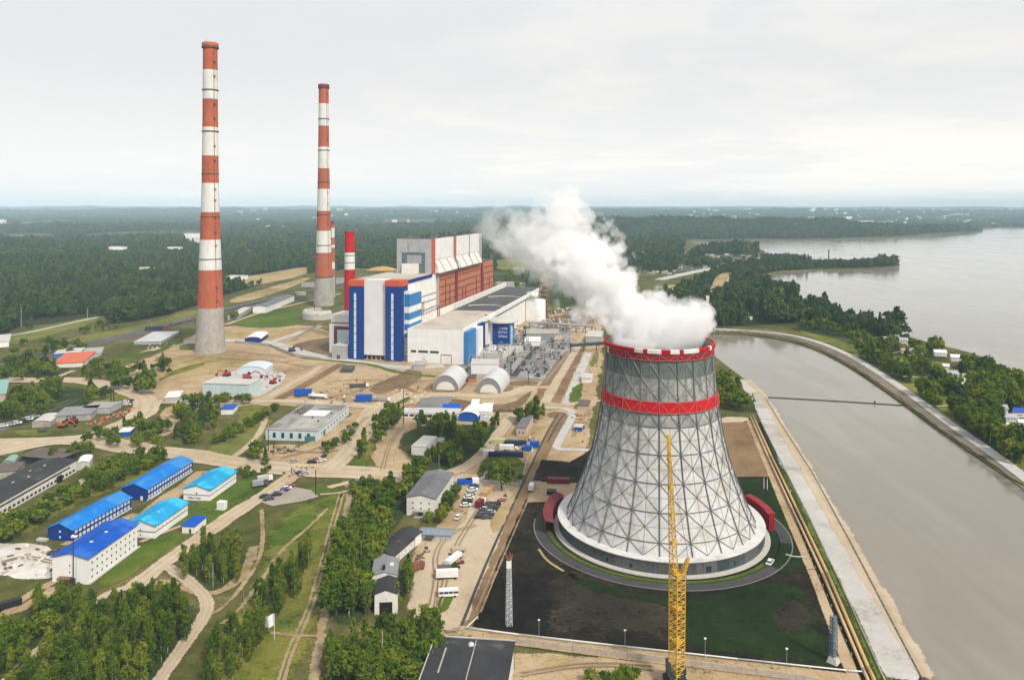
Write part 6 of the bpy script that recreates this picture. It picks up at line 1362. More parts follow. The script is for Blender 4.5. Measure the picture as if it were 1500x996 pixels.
house('pink_house', 'little pink-walled house with a dark grey roof beside dark trees', 'house', (757, 638.5), (770, 640), (781, 622), 627, roof='shed', rise=.4, wall=M('pink_plaster', (.46, .34, .27), .1, .3), rm=SLATE, over=.3, wins=[('front', 2, 1, 1.2, 2.0, 1.8, 1, .6), ('right', 3, 1, 1.0, 1.5, 2, 1, 1)])
house('white_hut', 'small plain white hut surrounded by trees and rubble', 'hut', (602, 667), (623, 668), (640, 652), 655, roof='flat', wall=WHITE2, rm=CONCL, over=.2)
house('ruin', 'low grey ruin with a broken roof behind the small white hut', 'ruin', (634, 660), (652, 660), (654, 648), h=3, roof='flat', wall=CONC, rm=CONC, over=.1)
# white and blue row behind
house('site_office', 'long low white site office with blue window band', 'site office', (588, 612), (672, 613.5), (676, 606), h=3.6, roof='flat', wall=WHITE, rm=CONCL, over=.3, wins=[('front', 9, 1, 3.4, 1.6, 1.2, 1, 1, TARP, GLASS)])
house('blue_lean_to', 'blue sloping lean-to between the site office and the vaulted hall', 'lean-to', (650, 606), (674, 605), (678, 600), h=2.6, roof='shed', rise=2, wall=TARP, rm=TARP)
house('vaulted_hall', 'small white vaulted hall with a blue front end', 'hall', (672, 617), (700, 618.5), (712, 606), h=4.2, roof='barrel', rise=3.0, wall=TARP, rm=WHITE)
r, wd, ln, h = house('white_container_office', 'white cabin with teal scribbled lettering beside the vaulted hall', 'cabin', (703, 617), (718, 616), (722, 604), h=6.5, roof='flat', wall=WHITE, rm=WHITE); text('ОМ·ТИ', 2.4, (0, -ln / 2 - .06, 3.2), (R(90), 0, 0), r, MIDBLUE); text('ПИЖ', 2.4, (0, -ln / 2 - .06, .8), (R(90), 0, 0), r, MIDBLUE)
house('white_cabin', 'narrow white cabin standing alone below the arched hangars', 'cabin', (691, 599.5), (700.5, 600), (702, 594), h=4.6, roof='flat', wall=WHITE, rm=WHITE)
for (a_, b_, c_), lb in ((((636, 568.5), (671.5, 572), (685, 556.5)), 'grey arched hangar with a pale door, the left of the pair'), (((699, 573.5), (734, 576.5), (747, 560)), 'grey arched hangar with a pale door, the right of the pair')):
    r, wd, ln, h = house('arched_hangar', lb, 'hangar', a_, b_, c_, h=.3, roof='barrel', rise=12.2, wall=M('hangar_grey', (.21, .215, .22), .1), rm=M('hangar_sheet', (.50, .51, .52), .06, .1, .5, seam=(3.2, .05, .8)), over=.3, group='pair of arched hangars')
    q = MB().mat(WHITE2); n = 14; W_ = wd * .36; q.poly([(-W_ * math.cos(math.pi * i / n), -ln / 2 - .12, .1 + 7.0 * math.sin(math.pi * i / n)) for i in range(n + 1)]); q.build('door', r)
# yard structures
r, wd, ln, h = house('pale_blue_shed', 'long pale blue shed at the edge of a concrete slab', 'shed', (297, 578), (364.5, 580.5), (371, 572), 563.5, roof='flat', wall=M('pale_blue_sheet', (.44, .53, .57), .08, .2, .7, streak=.2, seam=(3, .05, .8)), rm=CONCL)
house('white_tank_hall', 'pale rounded tank-like hall on the concrete slab', 'hall', (347, 549), (388, 549), (388, 541), h=4, roof='barrel', rise=4, wall=M('pale_sky_sheet', (.50, .57, .62), .06, .2), rm=M('pale_sky_sheet', (.50, .57, .62), .06, .2), ridge='u')
house('blue_hangar', 'small blue-sided hangar with a white roof near the tallest chimney', 'hangar', (362, 500), (382, 502), (393, 494), h=4.5, roof='barrel', rise=2.4, wall=NAVY, rm=WHITE)
r, wd, ln, h = house('warehouse', 'long white warehouse with dark roof beyond the grass slope', 'warehouse', (374, 457), (390, 458.5), (431, 441), h=9, roof='gable', rise=1.5, wall=WHITE, rm=SLATE, wins=[('right', 8, 1, 2, 1.2, 5, 1, 4)])
house('grey_warehouse', 'low pale grey shed left of the long white warehouse', 'warehouse', (337, 467), (346, 469), (368, 455), h=5, roof='flat', wall=GREYP, rm=CONCL)
house('orange_roof_store', 'store with a bright orange-red roof among dark trees', 'store', (84, 534), (122, 537), (140, 523), h=4, roof='shed', rise=1.5, wall=WHITE2, rm=M('orange_red_roof', (.52, .12, .06), .12, .2))
house('grey_blue_store', 'white and blue striped store behind the orange-red roof', 'store', (82, 524), (118, 524), (124, 517), h=5.5, roof='flat', wall=MIDBLUE, rm=CONCL)
house('grey_store', 'flat pale grey store right of the orange-red roof', 'store', (118, 522), (148, 523), (152, 514), h=4, roof='flat', wall=GREYP, rm=CONC)
house('white_store', 'wide low white store left of the tallest chimney', 'store', (200, 503), (236, 504), (262, 489), h=3, roof='flat', wall=GREYP, rm=M('pale_store_roof', (.44, .46, .47), .14, .1))
house('white_store', 'small white shed with pale roof at the far left under the forest', 'shed', (-12, 508), (13, 508), (16, 497), h=6, roof='flat', wall=WHITE, rm=CONCL)
house('storage_shed', 'long low grey storage shed beside the heap of bricks', 'shed', (80, 619), (133, 615), (146, 602), h=4.2, roof='flat', wall=CONC, rm=ROOFG)
house('storage_shed', 'second grey storage shed nearer the road bend', 'shed', (120, 606), (160, 606), (166, 597), h=4.2, roof='flat', wall=GREYP, rm=M('mid_grey_roof', (.30, .295, .29), .12), over=.2)
house('round_store', 'low pale store with rounded end beside the dark sidings', 'store', (48, 626), (74, 625), (88, 614), h=3.6, roof='barrel', rise=1.2, wall=CONC, rm=CONCL)
house('teal_roof_store', 'store with a teal and orange roof cut by the left edge', 'store', (-24, 590), (8, 588), (13, 570), h=6, roof='shed', rise=2.0, wall=TAN, rm=M('teal_sheet', (.20, .36, .33), .1)); 
r, wd, ln, h = house('gatehouse', 'teal-grey gatehouse block on the sand road at left centre', 'gatehouse', (244, 586), (262, 588), (268, 579), h=3.5, roof='flat', wall=GREYP, rm=WHITE2)
house('white_caravan', 'white site caravan with blue trim half hidden by the dark clump', 'caravan', (325, 606), (341, 607), (348, 600), h=4, roof='flat', wall=WHITE, rm=TARP)
house('white_caravan', 'small white site caravan on the wooded road island', 'caravan', (176, 640), (190, 640), (196, 634), h=3.6, roof='flat', wall=TARP, rm=WHITE)
# switchyard
house('long_grey_wall_shed', 'long grey shed across the switchyard below the pipe bridge', 'shed', (771, 499), (818, 499.5), (818, 492), h=8, roof='flat', wall=M('grey_blue_sheet', (.25, .27, .28), .1, seam=(3, .05, .8)), rm=CONC)
house('white_shed', 'small white shed at the head of the gravel switchyard', 'shed', (768, 507), (790, 507), (792, 500), h=5, roof='flat', wall=WHITE, rm=WHITE)
house('ribbed_white_wall', 'long white ribbed wall shed at the front of the basin', 'shed', (690, 548), (730, 548), (735, 540), h=9, roof='flat', wall=PANEL, rm=CONCL)
house('tan_block', 'small tan block beside the pipe bridge', 'block', (812, 507), (822, 507), (824, 501), h=7, roof='flat', wall=TAN, rm=TAN)
t = thing('concrete_basin', 'pale concrete basin with a rounded end heaped with building material', 'basin', (*G(700, 521).to_2d(), 0), -TH)
q = MB().mat(CONCL); q.prism([(-26 + 10 * math.cos(a), 10 * math.sin(a)) for a in [R(90 + 18 * i) for i in range(11)]] + [(28, -10), (40, 34), (-20, 34)], 0, 5.5); q.build('wall', t)
q = MB(); g2 = random.Random(9)
for i in range(110):
    q.mat(g2.choice([CONCL, WHITE2, GALV, STEEL, CONC, RUST, WHITE])); x = g2.uniform(-28, 30); y = g2.uniform(-6, 30); q.box(-1, 1, -.7, .7, 5.5, 5.5 + g2.uniform(.5, 2.6), rz=g2.uniform(0, 3), c=(x, y))
o = q.build('building_material', t); o['kind'] = 'stuff'
t = thing('pipe_bridge', 'long grey pipe bridge on legs crossing above the switchyard', 'pipe bridge', (0, 0, 0))
a, b_ = G(775, 483), G(872, 489); a.z = b_.z = 9; q = MB().mat(GALV); q.tube(a, b_, 1.3, 8); q.tube(a + Vector((0, 4, .2)), b_ + Vector((0, 4, .2)), .9, 8); q.build('pipe', t); q = MB().mat(STEEL)
for i in range(8): p = a.lerp(b_, i / 7); q.tube((p.x, p.y, 0), (p.x, p.y, 8), .5, 5)
q.build('leg', t)
t = thing('pipe_bridge', 'dark pipe bridge beside the cooling tower rim over the brown beds', 'pipe bridge', (0, 0, 0))
a, b_ = G(836, 517), G(892, 513); a.z = b_.z = 8; q = MB().mat(M('dark_green_pipe', (.03, .05, .045), .2)); q.tube(a, b_, 1.8, 8); q.build('pipe', t); q = MB().mat(STEEL)
for i in range(4): p = a.lerp(b_, i / 3); q.tube((p.x, p.y, 0), (p.x, p.y, 7), .5, 5)
q.build('leg', t)
house('grey_shed', 'low pale grey shed between the brown bed and the cooling tower', 'shed', (858, 502), (880, 503), (884, 494), h=7, roof='flat', wall=GREYP, rm=CONCL)
house('white_shed', 'small white shed left of the cooling tower red band', 'shed', (852, 560), (866, 561), (868, 554), h=4, roof='flat', wall=WHITE2, rm=CONCL)
house('brown_shed', 'small brown-roofed shed on the sand left of the cooling tower', 'shed', (846, 600), (862, 601), (865, 594), h=3.4, roof='shed', rise=.6, wall=TAN, rm=ROOFB)
house('blue_cabin', 'small blue cabin on the sand by the L-shaped road', 'cabin', (842, 632), (852, 632.5), (854, 628), h=3, roof='flat', wall=TARP, rm=CONCL)
house('brick_store', 'small reddish brick store between the two arched hangars', 'store', (686, 560), (696, 560.5), (698, 555), h=4, roof='flat', wall=TERRA, rm=ROOFD)
house('grey_plant_hut', 'grey plant hut on the gravel in front of the blue towers', 'hut', (606, 540), (622, 541), (625, 535), h=4, roof='flat', wall=GREYP, rm=CONC)
house('dark_hut', 'dark flat hut on the sand before the left blue tower', 'hut', (500, 545), (516, 546), (520, 540), h=3, roof='flat', wall=STEEL, rm=ROOFD)
# transformers, gantries (each its own thing)
tm = MB().mat(GALV); tm.box(-1.8, 1.8, -1.2, 1.2, .3, 3.0); tm.mat(STEEL); tm.box(-2.6, -1.85, -1, 1, .4, 2.6); tm.box(1.85, 2.6, -1, 1, .4, 2.6); tme = tm.mesh('tank')
bu = MB().mat(RUST)
for x in (-1, 0, 1): bu.tube((x, 0, 3), (x, 0, 5.0), .22, 6, .08)
bue = bu.mesh('bushing'); g2 = random.Random(21); pl = [(662, 546), (700, 520), (742, 503), (776, 484), (826, 474), (838, 500), (800, 553), (740, 550)]
n = 0
while n < 110:
    x, y = g2.uniform(660, 838), g2.uniform(478, 552)
    if not inpoly(x, y, pl) or abs((x - 752) - (552 - y) * .82) < 6 or (y < 530 and x < 735): continue
    p = G(x, y); t = thing('transformer', 'small grey transformer in the gravel switchyard', 'transformer', (p.x, p.y, .12), -TH + g2.choice([0, R(90)]), 'switchyard transformers'); k = g2.uniform(.8, 1.5); t.scale = (k, k, k); link('tank', tme, t); link('bushing', bue, t); n += 1
ga = MB().mat(GALV)
for x in (-9, 9):
    ga.tube((x - .9, 0, 0), (x, 0, 11), .3, 4); ga.tube((x + .9, 0, 0), (x, 0, 11), .3, 4)
ga.box(-9.4, 9.4, -.4, .4, 10.6, 11.2); gae = ga.mesh('frame')
ins = MB().mat(RUST)
for x in (-6, -2, 2, 6): ins.tube((x, 0, 10.6), (x, 0, 8.6), .2, 5)
inse = ins.mesh('insulator')
for x, y in ((700, 538), (722, 530), (742, 520), (760, 508), (776, 545), (794, 532), (808, 518), (822, 505), (834, 492), (800, 486), (815, 478)):
    p = G(x, y); t = thing('gantry', 'grey steel portal gantry standing in the gravel switchyard', 'gantry', (p.x, p.y, 0), -TH, 'switchyard gantries'); link('frame', gae, t); link('insulator', inse, t)
p = G(774, 508); t = thing('steel_mast', 'tall thin grey mast in the switchyard', 'mast', (p.x, p.y, 0)); q = MB().mat(GALV); q.tube((0, 0, 0), (0, 0, 26), .4, 6, .15); q.build('pole', t); q = MB().mat(CONC); q.box(-1, 1, -1, 1, 0, .6); q.build('footing', t)
# rubble heaps as stuff inside the far yard
q = MB(); g2 = random.Random(31)
for i in range(420):
    if i < 160: x, y = g2.uniform(792, 850), g2.uniform(452, 482)
    elif i < 300: x, y = g2.uniform(745, 792), g2.uniform(478, 500)
    else: x, y = g2.uniform(725, 770), g2.uniform(415, 432)
    p = G(x, y); q.mat(g2.choice([CONC, STEEL, GALV, CONCL, RUST, WHITE2])); k = g2.uniform(.5, 2.2); q.box(-k, k, -.7 * k, .7 * k, 0, g2.uniform(.4, 3), rz=g2.uniform(0, 3), c=(p.x, p.y))
tag(q.build('construction_debris'), kind='stuff')
q = MB(); g2 = random.Random(33)
for pl, n, ms in (([(0, 800), (60, 800), (82, 815), (78, 845), (0, 842)], 40, [TAN, ROOFB, CONCL, WHITE2]), ([(635, 842), (672, 800), (682, 815), (668, 850)], 46, [RUST, ROOFB, TAN, MAROON, STEEL]), ([(700, 700), (714, 690), (730, 690), (716, 706)], 34, [RUST, STEEL, CONCL, GALV, MAROON]), ([(634, 655), (652, 645), (654, 655), (640, 662)], 26, [CONCL, WHITE2, TAN]), ([(120, 622), (150, 612), (196, 596), (200, 602), (150, 622)], 70, [RUST, TAN, ORANGE, TERRA]), ([(395, 660), (440, 652), (436, 662), (400, 668)], 26, [STEEL, RUST, BLACK]), ([(835, 612), (862, 590), (868, 640), (850, 650)], 26, [RUST, STEEL, CONC, TERRA]), ([(590, 832), (628, 800), (630, 806), (600, 840)], 30, [RUST, TAN, STEEL]), ([(720, 745), (740, 725), (746, 728), (724, 752)], 20, [RUST, MAROON, TAN]), ([(470, 575), (520, 552), (560, 556), (540, 574)], 18, [RUST, STEEL, TERRA]), ([(400, 700), (460, 672), (468, 680), (440, 700)], 20, [STEEL, RUST]), ([(430, 590), (440, 575), (480, 572), (560, 580), (600, 560), (640, 575), (600, 596)], 80, [STEEL, RUST, WHITE2, GALV, TERRA]), ([(830, 500), (880, 478), (884, 540), (862, 560), (845, 545)], 70, [STEEL, CONC, GALV, RUST, CONCL]), ([(700, 660), (745, 640), (790, 640), (785, 668), (720, 672)], 50, [STEEL, RUST, GALV, WHITE2, TARP]), ([(380, 545), (420, 545), (405, 562), (385, 575)], 40, [RUST, STEEL, WHITE2, RED]), ([(200, 500), (250, 494), (262, 506), (215, 512)], 30, [GALV, WHITE2, STEEL])):
    k_ = 0
    xs = [p[0] for p in pl]; ys_ = [p[1] for p in pl]
    while k_ < n:
        x, y = g2.uniform(min(xs), max(xs)), g2.uniform(min(ys_), max(ys_))
        if not inpoly(x, y, pl): continue
        k_ += 1; p = G(x, y); q.mat(g2.choice(ms)); k = g2.uniform(.25, .9); q.box(-k * 1.5, k * 1.5, -.6 * k, .6 * k, .1, g2.uniform(.4, 1.3), rz=g2.uniform(0, 3), c=(p.x, p.y))
tag(q.build('scattered_rubble'), kind='stuff')
# ------------------------------------------------------------------ vehicles
def car_meshes(colr, i):
    paint = M('car_paint_%d' % i, colr, .04, .5, .3, spec=.5); q = MB().mat(paint)
    pts = [(-2.25, .35), (-2.3, .85), (-1.4, 1.0), (1.5, 1.0), (2.25, .9), (2.3, .35)]
    n = len(pts)
    for y, rv in ((-.88, 0), (.88, 1)): l = [(x, y, z) for x, z in pts]; q.poly(l[::-1] if rv == 0 else l)
    for k in range(n): a, b = pts[k], pts[(k + 1) % n]; q.poly([(a[0], -.88, a[1]), (b[0], -.88, b[1]), (b[0], .88, b[1]), (a[0], .88, a[1])][::-1])
    q.box(-1.25, .85, -.68, .68, 1.42, 1.5); body = q.mesh('body')
    q = MB().mat(GLASS); q.prism([(-1.7, -.78), (1.35, -.78), (1.35, .78), (-1.7, .78)], 1.0, 1.01); b0 = [(-1.75, -.8, 1.0), (1.45, -.8, 1.0), (1.45, .8, 1.0), (-1.75, .8, 1.0)]; t0 = [(-1.3, -.68, 1.42), (.9, -.68, 1.42), (.9, .68, 1.42), (-1.3, .68, 1.42)]
    for k in range(4): j = (k + 1) % 4; q.poly([b0[k], b0[j], t0[j], t0[k]])
    return body, q.mesh('cabin_glass')
q = MB().mat(BLACK); q.tube((0, -.12, 0), (0, .12, 0), .34, 12); WHEEL = q.mesh('wheel')
CC = {'white': (.68, .68, .68), 'black': (.012, .012, .014), 'dark grey': (.06, .065, .07), 'silver': (.38, .39, .40), 'blue': (.02, .06, .22), 'red': (.30, .02, .02)}
CM = {k: car_meshes(v, i) for i, (k, v) in enumerate(CC.items())}
def car(px, py, rz, c, where, group, k=1.22, z=.32):
    p = G(px, py); t = thing('parked_car', '%s car parked %s' % (c, where), 'car', (p.x, p.y, z), R(rz), group); t.scale = (k, k, k)
    link('body', CM[c][0], t); link('cabin_glass', CM[c][1], t)
    for x in (-1.4, 1.4):
        for y in (-.82, .82): link('wheel', WHEEL, t, (x, y, .34))
    return t
for i, (x, y) in enumerate([(682, 742), (684.5, 736.5), (687, 731), (690, 725), (692, 719.5), (694.5, 714)]): car(x, y, 8, ['white', 'black', 'white', 'silver', 'white', 'blue'][i], 'in the single file along the bushes right of the slate-roofed house', 'single file by the bushes')
car(671.5, 760, 70, 'white', 'alone on the sand below the single file of cars', None)
for r_ in range(6):
    for c_ in range(2): car(702.5 + r_ * 2.7 + c_ * 10.5, 759.5 - r_ * 3.9 + c_ * .8, 5, ['black', 'dark grey', 'black', 'silver'][(r_ + c_) % 4], 'in the tight double row on the open sandy yard', 'double row in the yard', k=1.15)
for i, (x, y) in enumerate([(393.5, 733), (388, 729.5), (404.5, 727), (407.5, 723.5), (415.5, 720.5), (419.5, 717.5), (424.5, 714.5)]): car(x, y, 28, ['dark grey', 'black', 'black', 'silver', 'blue', 'white', 'red'][i], 'in the paved car park below the crossroads', 'paved car park')
for i, (x, y) in enumerate([(457, 678.5), (463, 676), (470, 676.5), (430, 677.5), (474, 671)]): car(x, y, 20 * i, ['black', 'red', 'white', 'silver', 'black'][i], 'at the edge of the yard below the workshop', 'workshop yard edge')
for i, (x, y) in enumerate([(440, 695), (445.5, 696)]): car(x, y, 5 + 40 * i, ['black', 'silver'][i], 'on the sand at the crossroads', 'crossroads cars')
for i, (x, y) in enumerate([(170, 593.5), (177, 592), (184, 590), (191, 588), (186, 594)]): car(x, y, 15, ['white', 'silver', 'white', 'dark grey', 'white'][i], 'behind the storage sheds by the road bend', 'storage shed cars')
for i, (x, y) in enumerate([(4, 626), (14, 624), (24, 621.5), (33, 619), (41, 616), (50, 612)]): car(x, y, 20, ['white', 'silver', 'white', 'black', 'white', 'silver'][i], 'in the line beside the dark sidings', 'sidings line', k=1.5)
car(1136, 834, 60, 'white', 'on the ring road round the cooling tower', None, z=.46) if False else None
car(1128, 827, 55, 'white', 'alone on the ring road round the cooling tower', None, z=.46)
car(64, 664, 0, 'red', 'by the low brown-roofed building', None); car(80, 812, 20, 'dark grey', 'at the end of the bare white yard', None); car(62, 633, 10, 'dark grey', 'on the road past the round-ended store', None)
def truck(name, label, cat, px, py, rz, L_, cabc, bodym, tank=False, h=2.6, cab=True):
    p = G(px, py); t = thing(name, label, cat, (p.x, p.y, .3), R(rz)); 
    if cab:
        q = MB().mat(cabc); q.box(L_ / 2 - 2.2, L_ / 2, -1.2, 1.2, .7, 3.0); q.mat(GLASS); q.box(L_ / 2 - 1.2, L_ / 2 + .03, -1.1, 1.1, 1.8, 2.7); q.build('cab', t)
    q = MB().mat(bodym)
    if tank: q.smooth = True; q.tube((-L_ / 2, 0, 2.3), (L_ / 2 - 2.5, 0, 2.3), 1.25, 14)
    else: q.box(-L_ / 2, L_ / 2 - (2.4 if cab else 0), -1.25, 1.25, .95, .95 + h)
    q.build('tank' if tank else 'cargo_box', t)
    q = MB().mat(STEEL); q.box(-L_ / 2, L_ / 2 - 2.3, -.9, .9, .6, .94); q.build('chassis', t)
    for x in (-L_ / 2 + 1.2, -L_ / 2 + 2.6, L_ / 2 - 1.2):
        for y in (-1.05, 1.05): w_ = link('wheel', WHEEL, t, (x, y, .5)); w_.scale = (1.5, 1.6, 1.5)
    return t
# bus
p = G(657, 874); t = thing('minibus', 'white minibus standing on the sandy yard near the bottom', 'bus', (p.x, p.y, .3), R(6)); q = MB().mat(WHITE); q.box(-3.8, 3.8, -1.25, 1.25, .5, 1.5); q.box(-3.8, 3.8, -1.2, 1.2, 2.35, 2.85); q.build('body', t); q = MB().mat(GLASS); q.box(-3.76, 3.76, -1.2, 1.2, 1.5, 2.35); q.build('window_band', t); q = MB().mat(WHITE); q.box(-3.8, -3.6, -1.22, 1.22, 1.5, 2.35)
for x in (-1.9, -.1, 1.7): q.box(x, x + .2, -1.23, 1.23, 1.5, 2.35)
q.build('pillar', t)
for x in (-2.4, 2.4):
    for y in (-1.15, 1.15): w_ = link('wheel', WHEEL, t, (x, y, .42)); w_.scale = (1.25, 1.4, 1.25)
truck('truck', 'white box trailer standing among planks in the sandy yard', 'trailer', 655, 848, 5, 9, WHITE, WHITE, cab=False)
truck('truck', 'brown timber-loaded trailer beside the white box trailer', 'trailer', 656, 840, 5, 8.5, WHITE, ROOFB, cab=False, h=2)
truck('truck', 'wide white flat trailer below the empty wooden frame', 'trailer', 664, 824, 62, 10, WHITE, WHITE, cab=False, h=1.6)
truck('tipper_truck', 'rusty-bodied truck parked at the corner of the black-roofed barn', 'truck', 608, 838, 50, 9, RUST, RUST); truck('truck', 'white box truck under the red brick heap beside dark cars', 'truck', 704, 742, 65, 8, WHITE, MAROON)
truck('lorry', 'blue-hooded lorry with white tanks behind the workshop', 'lorry', 446, 581, 0, 16, WHITE, TARP, h=5); truck('tanker', 'white tanker parked right of the blue-hooded lorry', 'tanker', 466, 584, -5, 15, WHITE, WHITE, tank=True)
truck('lorry', 'white lorry with dark load on the sand in front of the towers', 'lorry', 526, 568, 10, 16, WHITE, STEEL, h=2.2); truck('lorry', 'grey flat lorry behind the blue container on the sand', 'lorry', 556, 588, -8, 18, WHITE, GALV, h=1.8)
truck('tipper_truck', 'white truck parked on the verge of the sand road', 'truck', 388, 706, 30, 8, WHITE, CONCL); truck('tipper_truck', 'grey truck parked behind the white one on the verge', 'truck', 381, 713, 30, 8, STEEL, GALV)
truck('lorry', 'white and blue lorry beside the dark plot corner', 'lorry', 779, 718, 80, 8, TARP, WHITE)
# containers
def cont(label, px, py, rz, L_, m, w_=2.6, h=2.8, name='container', group=None, z=.25):
    p = G(px, py); t = thing(name, label, 'container', (p.x, p.y, z), R(rz), group); q = MB().mat(m); q.box(-L_ / 2, L_ / 2, -w_ / 2, w_ / 2, .1, h)
    k = int(L_ / 1.2)
    for i in range(k): x = -L_ / 2 + (i + .3) * L_ / k; q.box(x, x + .45, -w_ / 2 - .09, w_ / 2 + .09, .3, h - .2)
    q.build('box', t); q = MB().mat(STEEL); q.box(L_ / 2 + .01, L_ / 2 + .08, -w_ / 2 + .1, -.05, .2, h - .1); q.box(L_ / 2 + .01, L_ / 2 + .08, .05, w_ / 2 - .1, .2, h - .1); q.build('door', t)
    return t
cont('bright blue container nearest the brown corridor', 783, 655, -10, 5.5, TARP, 3.4, 3.4); cont('bright blue container left of the other one beside the corridor', 773, 660, -10, 5, TARP, 3.2, 3.0)
cont('long navy container below the sandy sheds', 741, 669, -2, 21, M('navy_dull', (.012, .022, .06), .2, .3), 3.4, 2.8); cont('white container between the sheds and the navy container', 742, 659, -2, 9, WHITE, 3, 3); cont('navy container in the cluttered yard above the white one', 755, 652, 2, 14, M('navy_dull', (.012, .022, .06), .2, .3), 3.4, 2.6); cont('pale yellow-topped container left of the cluttered yard', 730, 650, 2, 9, M('pale_yellow', (.42, .42, .2), .1), 4, 3)
cont('blue container on the sand right of the lorries', 533, 588, 0, 12, TARP, 5, 5); cont('blue container beside the single file of cars', 681, 709, 12, 8, TARP, 3, 2.6); cont('white container beside the blue one at the single file of cars', 692, 708, 12, 7, WHITE, 3, 2.6); cont('orange-tan open container above the red heap', 714, 722, 70, 12, M('tan_timber', (.46, .29, .14), .15), 3.4, 2.2)
cont('dark long container on the track at the left edge', 13, 890, 42, 8, BLACK, 2.6, 2.4); cont('wooden frame pallet box in the sandy yard', 672, 807, 4, 6, TAN, 3, 1.4, 'crate')
cont('dark square container by the red gallery', 808, 724, 0, 5, BLACK, 4, 2, z=.35); cont('maroon container at the top of the sand patch', 818, 708, -5, 12, MAROON, 3, 2.6, z=.35); cont('white trailer-like container beside the corridor', 716, 667, -2, 7, WHITE, 3, 3)
# red machines on the slab
def digger(label, px, py, rz, k, m=None):
    m = m or M('machine_red', (.36, .04, .03), .2); p = G(px, py); t = thing('excavator', label, 'excavator', (p.x, p.y, .3), R(rz)); t.scale = (k, k, k)
    q = MB().mat(m); q.box(-2, 1.4, -1.3, 1.3, 1.1, 2.4); q.build('body', t); q = MB().mat(GLASS); q.box(.2, 1.5, -1.25, -.1, 2.41, 3.5); q.build('cab', t); q = MB().mat(m); q.path([(1.2, .4, 2), (3.4, .4, 3.4), (5.6, .4, 2.4)], .3, 5); q.path([(5.6, .4, 2.4), (6.1, .4, 1.0)], .22, 5); q.build('arm', t); q = MB().mat(BLACK); q.box(5.7, 6.8, -.2, 1.0, .3, 1.1); q.build('bucket', t)
    for y in (-1.25, 1.25): q = MB().mat(BLACK); q.box(-2.1, 2.0, y - .35, y + .35, 0, .95); q.build('crawler_track', t)
digger('red excavator in the middle of the concrete slab', 362, 556, 20, 1.9); digger('red machine at the left end of the concrete slab', 332, 551, 170, 1.5); digger('small red machine at the right of the concrete slab', 400, 562, 60, 1.3)
digger('dark excavator on the bare soil left of the towers', 428, 515, 30, 1.6, STEEL); digger('orange machine beside the grey storage shed', 92, 626, 0, 1.3, M('machine_orange', (.5, .12, .03), .2)); digger('dark red machine on the storage shed yard', 108, 620, 150, 1.3, MAROON)
# ------------------------------------------------------------------ poles, lamps, flag
def pole(name, label, px, py, top, r, m, arm=None, cat='pole', group=None):
    d = D(py); X = (px - 750) / F * d; h = ZAT(d, top); t = thing(name, label, cat, (X, d, 0), 0, group); q = MB().mat(m); q.tube((0, 0, 0), (0, 0, h), r, 6, r * .7); q.build('shaft', t)
    if arm == 'lamp': q = MB().mat(FRAMEW); q.box(-.35, .35, -.25, .25, h - .1, h + .25); q.build('lamp_head', t)
    if arm == 'flood':
        q = MB().mat(STEEL); q.box(-.6, 1.5, -.4, .4, h - .9, h - .5); q.mat(FRAMEW); q.box(-.7, .3, -.5, .5, h - .45, h + .35); q.box(.5, 1.4, -.5, .5, h - .45, h + .15); q.build('lamp_head', t)
    return t
DKP = M('dark_pole', (.03, .03, .032), .2)
pole('lamp_post', 'dark lamp post with white floodlights in front of the cobalt-roofed block', 107.5, 857, 785, .22, DKP, 'flood', 'lamp post')
pole('utility_pole', 'dark pole at the corner of the paved car park', 462.5, 726, 687, .3, DKP); pole('utility_pole', 'tall dark pole beside the site office', 591, 622, 570, .35, DKP); pole('utility_pole', 'dark pole at the left front corner of the workshop', 393, 661, 628, .3, DKP)
pole('utility_pole', 'slim pale pole in the birch copse by the dirt crossroads', 312, 862, 824, .12, BARKL); pole('utility_pole', 'slim pale pole above the white flag', 357, 899, 864, .14, GALV); pole('utility_pole', 'slim pale pole rising from the long middle tree belt', 529, 838, 790, .14, GALV); pole('utility_pole', 'thin brown pole in the bottom thicket', 560, 990, 922, .18, TAN); pole('utility_pole', 'pole with a small white sign by the sand road', 643, 686, 666, .2, GALV)
pole('utility_pole', 'thin tall pole at the edge of the forest far left', 31, 479, 450, .5, GALV); pole('utility_pole', 'thin tall pole beside the forest road', 128, 466, 452, .5, GALV); pole('utility_pole', 'pair of dark posts, the left one, behind the storage sheds', 162.5, 592, 567, .5, DKP); pole('utility_pole', 'pair of dark posts, the right one, behind the storage sheds', 166.5, 594, 568, .5, DKP); pole('utility_pole', 'dark pole beside the small tower in the gravel switchyard', 774, 562, 546, .35, DKP)
pole('utility_pole', 'thick stump-like dark post before the workshop', 401, 657, 647, .4, DKP); pole('utility_pole', 'dark post at the sand crossroads', 427, 694, 684, .3, DKP)
for i, (x, y, tp) in enumerate([(789.5, 941, 908), (915.5, 960, 923), (1033, 978, 935), (1152.5, 994, 950)]):
    pole('lamp_post', ['thin lamp post at the front left corner of the dark plot', 'thin lamp post at the front of the dark plot, left of the crane', 'thin lamp post at the front of the dark plot, just right of the crane', 'thin lamp post at the front of the dark plot near the cable mast'][i], x, y, tp, .1, GALV, 'lamp', 'lamp post', 'lamp posts along the front of the dark plot')
for i, (x, y, tp) in enumerate([(1119, 717, 700), (1124, 718, 701)]): pole('marker_post', 'white marker post on the turf right of the cooling tower', x, y, tp, .22, FRAMEW, None, 'post', 'marker posts')
for i, (x, y) in enumerate([(1122, 655), (1144, 702), (1158, 722)]): pole('marker_post', 'short white post beside the pipelines', x, y, y - 5, .25, FRAMEW, None, 'post', 'posts beside the pipelines')
